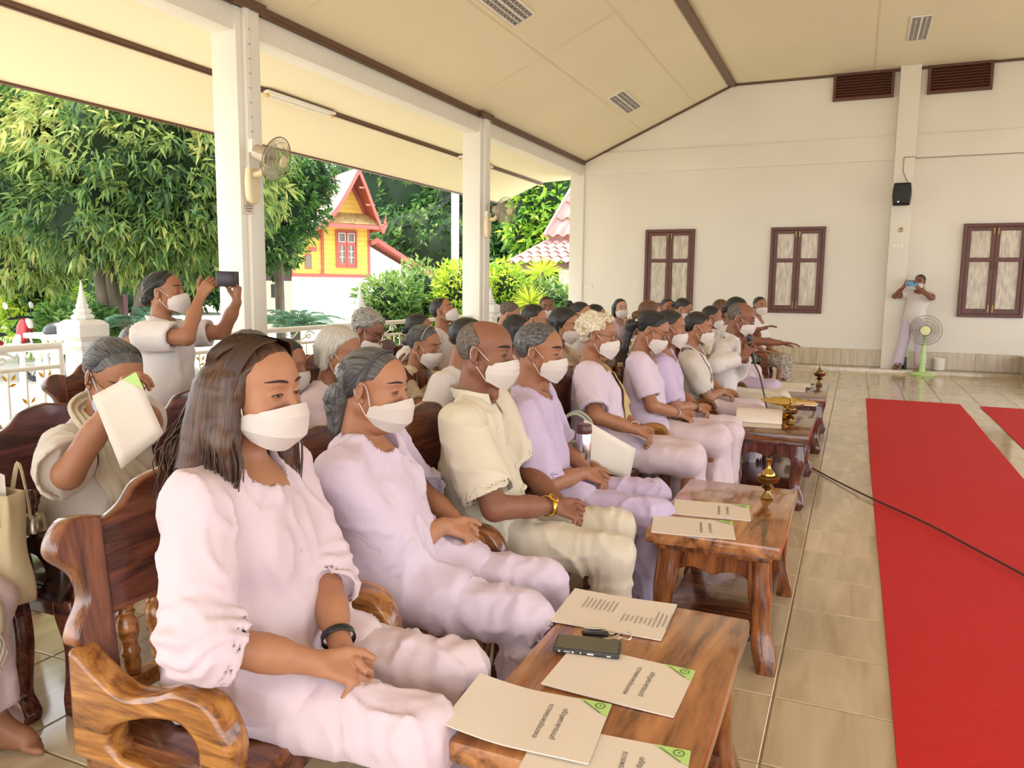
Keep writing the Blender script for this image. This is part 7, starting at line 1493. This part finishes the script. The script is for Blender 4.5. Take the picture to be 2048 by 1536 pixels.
# papers on the two far tables
r = empty('open_booklet', (-.57, 5.52, ZT), math.radians(5), label='open booklet with a rolled-over page on the dark red table', cat='booklet', group='booklets on the low tables')
page_mesh(.31, .40, .004, lambda u, v: .001).build('pages', PAPER, r, sharp=50)
page_mesh(.30, .32, .0015, lambda u, v: .008+.075*max(0, math.sin(math.pi*min(1, v*1.05)))**.8, 9, 17).build('turned_page', PAPER, r, sharp=60).location = (.01, .09, 0)
r = empty('open_booklet', (-.545, 7.62, ZT), math.radians(2), label='stack of open papers on the farthest table', cat='booklet', group='booklets on the low tables')
page_mesh(.34, .55, .012, lambda u, v: .001+.006*math.sin(math.pi*v)).build('pages', PAPER, r, sharp=50); page_mesh(.30, .26, .002, lambda u, v: .016+.02*max(0, math.sin(math.pi*v)), 7, 9).build('loose_page', PAPER, r, sharp=60).location = (.06, .12, .0)
b = MB(); b.box((.05, .22, .012), (.24, .27, .02)); b.build('dark_folder', mat('folder', (0.05, 0.05, 0.055), 0.5), r, smooth=False)
# ---- sheets held by readers
def sheet(P, label, tag=None, group='printed sheets held up to read'):
    P = [np.array(p) for p in P]; n = np.cross(P[1]-P[0], P[3]-P[0]); n = n/np.linalg.norm(n); b = MB()
    b.grid(lambda u, v: tuple((P[0]*(1-u)+P[1]*u)*(1-v)+(P[3]*(1-u)+P[2]*u)*v+n*.006*math.sin(math.pi*u)), 7, 7); c = sum(P)/4
    o = empty('held_sheet', tuple(c), label=label, cat='sheet', group=group); b.v = [tuple(np.array(q)-c) for q in b.v]; pg = b.build('page', PAPER, o); pg.modifiers.new('t', 'SOLIDIFY').thickness = .0012
    if tag is not None:
        q = P[tag]; d1 = P[(tag+1) % 4]-q; d2 = P[tag-1]-q; b = MB(); b.add([tuple(q+n*s_*.003-c) for s_ in (1,) for q in (P[tag], P[tag]+d1*.28, P[tag]+d2*.32)], [(0, 1, 2)]); b.add([tuple(q-n*.003-c) for q in (P[tag], P[tag]+d1*.28, P[tag]+d2*.32)], [(2, 1, 0)]); b.build('green_corner', GREENT, o, smooth=False)
    return o
sheet([at(184, 792, x=-1.93), at(272, 744, x=-1.86), at(328, 868, x=-1.80), at(242, 938, x=-1.86)], 'white sheet held up before the face of the woman in beige', 1)
def held(head, label, dx=.27, dz=-.17, w=.21, h=.27, tilt=.55, yaw=.0, dy=.03):
    c = np.array(head)+np.array([dx, dy, dz]); a = np.array([math.sin(yaw), math.cos(yaw), 0])*w/2; u = np.array([math.cos(tilt)*.9, 0, math.sin(tilt)])*h/2
    return sheet([c-a-u, c-a+u, c+a+u, c+a-u], label)
held(bh, 'sheet read by the woman with the grey bun', .27, -.13, .21, .27, 1.0); held(ph_, 'sheet held by the woman with the smooth dark bob', .25, -.19, .2, .26, .9); held(ch_, 'sheet read by the curly grey-haired man', .27, -.20, .21, .27, .8)
# ---- phones of the two people filming
def hphone(c, yaw, label, back):
    r = empty('held_phone', tuple(c), yaw, label=label, cat='phone', group='phones held up to film')
    b = MB(); b.box((-.006, -.082, -.040), (.006, .082, .040)); b.build('case', back, r, smooth=False, bevel=.004); b = MB(); b.box((-.0072, -.076, -.035), (-.006, .076, .035)); b.build('screen', mat('lit_screen', (0.14, 0.10, 0.10), 0.15), r, smooth=False)
    b = MB(); b.cbox((.007, .055, .02), (.004, .03, .03)); b.build('camera_bump', BLACKP, r, smooth=False, bevel=.001); return r
hphone(pm_+np.array([.03, .0, .02]), math.radians(2), 'black phone held up by the standing woman', mat('dark_phone', (0.03, 0.02, 0.025), 0.3)); hphone(pm2+np.array([0.01, -.03, .0]), math.radians(-100), 'blue phone held up by the standing man', mat('blue_phone', (0.08, 0.33, 0.60), 0.3))
# ---- microphone with its cable
r = empty('microphone', tuple(hm), label='black microphone in the hands of the man with spectacles', cat='microphone'); r.rotation_euler = (0, math.radians(-14), 0)
b = MB(); b.lathe([(.010, -.16), (.011, -.15), (.013, .0), (.017, .03)], 14); b.build('handle', BLACKP, r); b = MB(); b.lathe([(.017, .03), (.024, .045), (.026, .062), (.021, .08), (.008, .088), (.001, .089)], 16); b.build('grille', mat('mic_grille', (0.05, 0.05, 0.055), 0.4, 0.6), r)
q = np.array(hm)+np.array([.04, 0, -.16]); P = [tuple(q), (q[0]+.05, q[1]-.05, .70), (q[0]+.13, q[1]-.1, .40), (q[0]+.19, q[1]-.2, .10), (-.60, 5.95, .012), (-.42, 5.6, .010)]+[tuple(at(u, v, z=z)) for u, v, z in ((1560, 895, .010), (1590, 915, .010), (1650, 950, .010), (1740, 995, .020), (1850, 1045, .022), (1960, 1103, .022), (2048, 1150, .022), (2150, 1205, .02))]
b = MB(); b.tube(smooth_pts(P, 7), .0062, 6); setp(b.build('microphone_cable', mat('dark_cable', (0.06, 0.035, 0.025), 0.6)), 'dark cable running from the microphone across tiles and red carpet', 'cable')
# ---- electric fans
CREAMP = mat('cream_plastic', (0.72, 0.60, 0.38), 0.35); GREYB = glassy('smoke_blade', (0.55, 0.53, 0.48), 0.45, 0.2); WIRE = mat('guard_wire', (0.42, 0.36, 0.26), 0.35, 0.4); GPL = mat('lime_plastic', (0.50, 0.68, 0.26), 0.35)
def fan_head(parent, M4, R, hubm, wirem, bladem, nw=44, hubr=.055):
    def put(o): o.matrix_local = M4; return o
    b = MB()
    for s in (1, -1):
        for q in (1.0, .80, .58, .36): b.tube([(s*.075*(1-q**2.2)+0, R*q*math.cos(a*math.pi/20), R*q*math.sin(a*math.pi/20)) for a in range(40)], .0022 if q < 1 else .0045, 4, close=True)
        for k in range(nw):
            a = 2*math.pi*k/nw; b.tube([(s*.075*(1-q**2.2), R*q*math.cos(a+.35*(1-q)), R*q*math.sin(a+.35*(1-q))) for q in (.24, .5, .75, .92, 1.0)], .0013, 3, cap=False)
    put(b.build('guard', wirem, parent))
    for k in range(3):
        b = MB(); a0 = 2*math.pi*k/3
        b.grid(lambda u, v: ((u-.5)*.05*(1-.3*v), R*(.2+.7*v)*math.cos(a0+(u-.5)*1.5*(1-.25*v)+.5*v), R*(.2+.7*v)*math.sin(a0+(u-.5)*1.5*(1-.25*v)+.5*v)), 8, 8); put(b.build('blade', bladem, parent))
    b = MB(); b.lathe([(.04, .0), (.045, .01), (.042, .02), (.001, .024)], 18); o = put(b.build('hub_cap', hubm, parent)); o.matrix_local = M4 @ Matrix.Translation((.066, 0, 0)) @ Matrix.Rotation(math.pi/2, 4, 'Y') @ Matrix.Scale(hubr/.05, 4)
    return put
def wall_fan(y, label, yaw, pitch, z=2.46):
    r = empty('wall_fan', (-5.055, y, 0), label=label, cat='fan', group='wall fans on the columns')
    lp = sp2([(-.055, 2.42), (.055, 2.42), (.07, 2.30), (.06, 2.17), (.03, 2.11), (-.03, 2.11), (-.06, 2.17), (-.07, 2.30)], 4)
    plate('wall_bracket', [lp], .07, CREAMP, r, loc=(.036, 0, 0), bevel=.018, plane='yz')
    b = MB(); b.tube([(.05, 0, 2.36), (.15, 0, 2.37), (.19, 0, 2.42)], [.035, .03, .028], 10); b.build('arm', CREAMP, r)
    M4 = Matrix.Translation((.33, -.02, z+.02)) @ Matrix.Rotation(math.radians(yaw), 4, 'Z') @ Matrix.Rotation(math.radians(pitch), 4, 'Y')
    put = fan_head(r, M4, .195, CREAMP, WIRE, GREYB)
    b = MB(); b.lathe([(.03, 0), (.062, .015), (.07, .06), (.075, .13), (.08, .17)], 20); o = b.build('motor_housing', mat('motor_grey', (0.42, 0.35, 0.26), 0.3, 0.3), r); o.matrix_local = M4 @ Matrix.Translation((-.235, 0, 0)) @ Matrix.Rotation(math.pi/2, 4, 'Y')
    b = MB(); b.tube(smooth_pts([(.02, .06, 2.60), (.08, .05, 2.58), (.11, .03, 2.48), (.13, 0, 2.42)]), .005, 6); b.build('cord', mat('grey_cable', (0.35, 0.28, 0.22), 0.6), r); return r
wall_fan(5.62, 'cream wall fan on the nearest column', 6, 20); wall_fan(10.53, 'cream wall fan on the middle column', -20, 6)
r = empty('pedestal_fan', (1.075, 14.53, .001), label='green pedestal fan in front of the standing man', cat='fan')
b = MB(); b.lathe([(.20, 0), (.205, .012), (.17, .035), (.10, .055), (.05, .065), (.03, .07)], 24); b.build('base', GPL, r)
b = MB(); b.box((-.16, -.19, .03), (.0, -.12, .055)); b.build('control_panel', GPL, r, smooth=False, bevel=.01)
b = MB(); b.tube([(0, 0, .06), (0, 0, .22), (0, 0, .42), (0, 0, .62)], [.052, .044, .036, .030], 14); b.build('column', GPL, r)
M4 = Matrix.Translation((.0, -.11, .755)) @ Matrix.Rotation(math.radians(-96), 4, 'Z'); put = fan_head(r, M4, .242, mat('lime_hub', (0.75, 0.80, 0.42), 0.4), mat('dark_wire', (0.16, 0.13, 0.10), 0.4), GREYB, hubr=.085)
b = MB(); b.lathe([(.04, 0), (.075, .02), (.08, .09), (.05, .14)], 16); o = b.build('motor_housing', GPL, r); o.matrix_local = M4 @ Matrix.Translation((-.16, 0, 0)) @ Matrix.Rotation(math.pi/2, 4, 'Y')
b = MB(); b.tube([(0, 0, .60), (0, .0, .70), (.0, -.03, .755)], .03, 10); b.build('neck', GPL, r)
b = MB(); b.lathe([(.075, 0), (.09, .01), (.095, .19), (.10, .20), (.094, .205), (.088, .19)], 20); setp(b.build('waste_bin', LWHITE, loc=(1.36, 15.05, .056)), 'small cream bin behind the green fan', 'bin')
r = empty('spray_can', (.835, 15.06, .056), label='lime green topped bottle by the feet of the standing man', cat='bottle')
b = MB(); b.lathe([(.035, 0), (.036, .02), (.03, .20), (.025, .22)], 14); b.build('bottle', BLACKP, r); b = MB(); b.lathe([(.05, .21), (.052, .23), (.05, .34), (.03, .35)], 14); b.build('cap', GPL, r)
# ---- thermos, folded paper, bag beside the curly-haired woman
p = at(1211, 940, x=-1.02); zt = .605
r = empty('thermos', (-1.085, 3.30, .609), label='steel thermos with a dark lid on the chair arm by the curly-haired woman', cat='thermos')
b = MB(); b.lathe([(.031, 0), (.034, .004), (.034, .135), (.032, .14)], 20); b.build('flask', CHROME, r); b = MB(); b.lathe([(.034, .138), (.036, .142), (.036, .172), (.030, .18), (.01, .181)], 20); b.build('lid', mat('maroon_lid', (0.10, 0.03, 0.03), 0.3), r)
chair(CH_R, -1.27, 3.585, 1, 'dark armchair between the man in lilac and the curly-haired woman', G1)
sheet([at(1168, 838, y=3.42), at(1272, 898, y=3.62), at(1258, 962, y=3.62), at(1160, 925, y=3.42)], 'large white sheet standing on the empty chair beside the thermos')
r = empty('handbag', (-1.2, 3.52, .44), math.radians(10), label='pale green handbag on the empty front-row chair', cat='bag'); BAGM = mat('sage_bag', (0.42, 0.42, 0.34), 0.6, bump=(60, .3))
b = MB(); b.grid(lambda u, v: ((.14-.03*v)*math.copysign(abs(math.cos(2*math.pi*u))**.5, math.cos(2*math.pi*u)), (.06-.025*v)*math.copysign(abs(math.sin(2*math.pi*u))**.5, math.sin(2*math.pi*u)), .22*v), 24, 7, True); n = len(b.v); b.f += [tuple(range(23, -1, -1)), tuple(range(n-24, n))]; b.m += [0, 0]; b.build('pouch', BAGM, r, sharp=60)
for s in (1, -1): b = MB(); b.tube(smooth_pts([(-.08, s*.03, .2), (-.07, s*.035, .31), (0, s*.035, .36), (.07, s*.035, .31), (.08, s*.03, .2)]), .007, 6); b.build('handle', BAGM, r)
# ---- bell, black phone and tan bag at the left
r = empty('hand_bell', (-2.365, 1.60, .607), label='silver hand bell with a wooden handle on the black chair arm', cat='bell')
b = MB(); b.lathe([(.043, 0), (.044, .006), (.040, .02), (.038, .045), (.030, .058), (.012, .063)], 22); b.build('bell', mat('bell_metal', (0.50, 0.45, 0.36), 0.25, 1.0), r); b = MB(); b.lathe([(.010, .062), (.013, .075), (.017, .10), (.013, .125), (.009, .135), (.001, .137)], 14); b.build('handle', ROSE, r)
b = MB(); b.box((-.012, -.03, 0), (.012, .03, .11)); o = b.build('black_case', BLACKP, smooth=False, bevel=.004, loc=(-2.45, 1.615, .605)); setp(o, 'small black case standing behind the silver bell', 'case')
r = empty('tote_bag', (-2.36, 1.46, .44), math.radians(0), label='tan canvas tote bag on the brown chair at the left edge', cat='bag'); TAN = clothmat('tan_canvas', (0.52, 0.42, 0.255))
def tb(u, v):
    a = 2*math.pi*u; q = lambda c: math.copysign(abs(c)**.4, c); return ((.13+.012*v)*q(math.cos(a))+.012*math.sin(a*3+v*4), (.055-.012*v)*q(math.sin(a))+.006*math.sin(v*9+a), .34*v)
b = MB(); b.grid(tb, 36, 14, True); b.f.append(tuple(range(35, -1, -1))); b.m.append(0); o = b.build('sack', TAN, r, sharp=None); o.modifiers.new('t', 'SOLIDIFY').thickness = .003
for s in (1, -1): b = MB(); b.tube(smooth_pts([(.06, s*.04, .33), (.09, s*.045, .42), (.11, s*.05, .34), (.125, s*.05, .25)]), .007, 5, flat=.35); b.build('strap', TAN, r)
b = MB(); b.grid(lambda u, v: (-.06+.15*u, .004*math.sin(u*7), .16+.28*v-.05*u*v), 6, 5); b.build('papers', PAPER, r)
# ---- worn extras
def on_front(I, du, dl, lift=.004, d0=.40):
    q = (I['Nb']-I['su']*du+I['lat']*dl+I['fw']*d0)[None].astype(f32)
    for _ in range(34): q = q-I['fw']*I['fshirt'](q)[:, None]*.75
    return q[0]+I['fw']*lift
def band(I, s, t, r0, w, m, name, face=None):
    W, E = I['WR'][s], I['EL'][s]; c = E+(W-E)*t; d = unit(W-E); a = unit(np.cross(d, V3(0, 0, 1))); u = np.cross(a, d); b = MB()
    b.grid(lambda x, v: tuple(c+d*(v-.5)*w+(a*math.cos(2*math.pi*x)*1.08+u*math.sin(2*math.pi*x)*.95)*r0), 24, 2, True); o = b.build(name, m, I['root']); o.modifiers.new('t', 'SOLIDIFY').thickness = .003
    if face is not None:
        n = unit(a*face[0]+u*face[1]); b = MB(); b.lathe([(.016, 0), (.019, .002), (.019, .007), (.016, .009), (.002, .0095)], 20); f_ = b.build('watch_face', GOLD, o, loc=tuple(c+n*(r0+.002))); f_.rotation_euler = Vector(n).to_track_quat('Z', 'Y').to_euler()
        b = MB(); b.lathe([(.0135, .0095), (.001, .0102)], 18); b.build('dial', mat('dial_bronze', (0.20, 0.08, 0.03), 0.3), o, loc=tuple(c+n*(r0+.002)), rot=f_.rotation_euler)
band(w1, 1, .93, .033, .017, BLACKP, 'wristband'); band(m3, -1, .92, .036, .017, GOLD, 'wristwatch', (.55, .8)); band(w5, 1, .93, .031, .012, CHROME, 'bracelet'); band(w6, -1, .95, .029, .010, mat('grey_bracelet', (0.4, 0.38, 0.36), 0.4), 'bracelet'); band(w7, -1, .95, .030, .008, BLACKP, 'bracelet')
def strip(I, name, rows, m, parent, n=9, amp=.004, nf=2, lift=.008, extra=()):      # cloth lying on the front of a shirt: rows of (down, sideways, width)
    rows = smooth_pts(rows, 4); V = [[np.array(q) for q in e] for e in extra]
    for k, (du, dl, w) in enumerate(rows): V.append([on_front(I, du, dl+(u-.5)*w, lift+amp*(1+math.sin(u*nf*6.28+k*.25))) for u in np.linspace(0, 1, n)])
    b = MB(); b.v = [tuple(q) for r_ in V for q in r_]
    for j in range(len(V)-1): b.f += [(j*n+i, j*n+i+1, (j+1)*n+i+1, (j+1)*n+i) for i in range(n-1)]
    b.m = [0]*len(b.f); o = b.build(name, m, parent, sharp=None); md = o.modifiers.new('t', 'SOLIDIFY'); md.thickness = .004; md.offset = 0; return o
def over(I, a, w, up=.055, n=9): return [[I['Nb']+I['lat']*(a+(u-.5)*w)+I['su']*(up-.10*abs(a+(u-.5)*w))-I['fw']*f for u in np.linspace(0, 1, n)] for f in (.06, .0)]
strip(w5, 'sash', [(.02, .075, .09), (.12, .055, .14), (.22, .02, .17), (.32, -.02, .16), (.40, -.05, .13)], YSASH, w5['root'], extra=over(w5, .09, .09))
strip(w8, 'sash', [(.02, -.06, .05), (.15, -.045, .055), (.28, -.03, .055), (.40, -.01, .06)], WHT, w8['root'], amp=.001, extra=over(w8, -.07, .05))
I = w12; e1 = [[I['Nb']+I['lat']*(s_*.062)+I['su']*(.055-.055*u+.02)-I['fw']*(.07+.05*u) for u in np.linspace(0, 1, 9)] for s_ in (1.2, .5, -.4, -1.0)]
e2 = [[I['Nb']-I['lat']*(.085+.055*u)+I['su']*(.060-.075*u)+I['fw']*(-.05+.03*u)*1.0 for u in np.linspace(0, 1, 9)]]
strip(w12, 'shawl', [(.02, -.085, .09), (.10, -.075, .14), (.20, -.03, .19), (.30, .02, .22), (.40, .05, .23), (.46, .06, .22)], SCRF, w12['root'], n=13, amp=.007, nf=4, extra=[])
drape('shawl_collar', [I['SH'][1]*.6+I['Nb']*.4+I['su']*.035-I['fw']*.03, I['Nb']+I['su']*.035-I['fw']*.065+I['lat']*.04, I['Nb']+I['su']*.035-I['fw']*.055-I['lat']*.05, I['Nb']+I['su']*.022-I['lat']*.088+I['fw']*.01, on_front(I, .02, -.09, .016)], [I['su']*.7-I['fw']*.7, I['su']*.7-I['fw']*.7, I['su']*.5-I['fw']*.3-I['lat']*.7, I['lat']*-1, I['lat']*-1], [.065, .07, .07, .07, .09], SCRF, I['root'], 3, .005)
I = p35; K = I['kn'][-1]; P = [(K[0]-.26, K[1]+.02, K[2]+.11), (K[0]-.10, K[1]+.02, K[2]+.105), (K[0]+.03, K[1]+.02, K[2]+.095), (K[0]+.095, K[1]+.02, K[2]+.02), (K[0]+.10, K[1]+.02, K[2]-.06)]
sh = drape('shawl', P, (0, 1, 0), .26, SCRF, I['root'], 3, .006); rr = random.Random(4)
for k in range(16):
    x, y, z = K[0]+.102, K[1]-.10+.016*k, K[2]-.06; b = MB(); b.tube(smooth_pts([(x, y, z+.01), (x+.012*rr.random(), y+.02*rr.uniform(-1, 1), z-.03), (x+.01*rr.uniform(-1, 1), y+.02*rr.uniform(-1, 1), z-.065), (x, y+.025*rr.uniform(-1, 1), z-.10-.02*rr.random())], 4), .0032, 5); b.build('tassel', SCRF, sh)
I = wb; T = I['T']; b = MB(); b.tube([tuple(q) for q in T(np.array([(.018, .088*math.cos(a), .030+.093*math.sin(a)) for a in np.linspace(.15, math.pi-.15, 17)], f32))], .003, 6); b.build('hairband', mat('tan_band', (0.45, 0.33, 0.22), 0.5), I['root'])
I = w6; T = I['T']; b = MB(); b.lathe([(.002, -.010), (.010, -.006), (.011, .004), (.002, .010)], 10, tuple(T(np.array([(-.112, -.026, .012)], f32))[0])); b.build('hair_bobble', mat('pearl', (0.7, 0.6, 0.5), 0.3), I['root'])
I = pk_; pm3 = MB()
for k in range(9):
    l0 = -.10+.024*k; c = [on_front(I, .20+.03*math.sin(k*1.7), l0, .004), on_front(I, .20, l0+.022, .004), on_front(I, .27+.02*math.cos(k), l0+.026, .004), on_front(I, .27, l0+.004, .004)]; pm3.add([tuple(q) for q in c], [(0, 1, 2, 3)])
pm3.build('pink_print', PINKP, I['shirt'], smooth=False)

bpy.data.scenes.remove(TMPS)
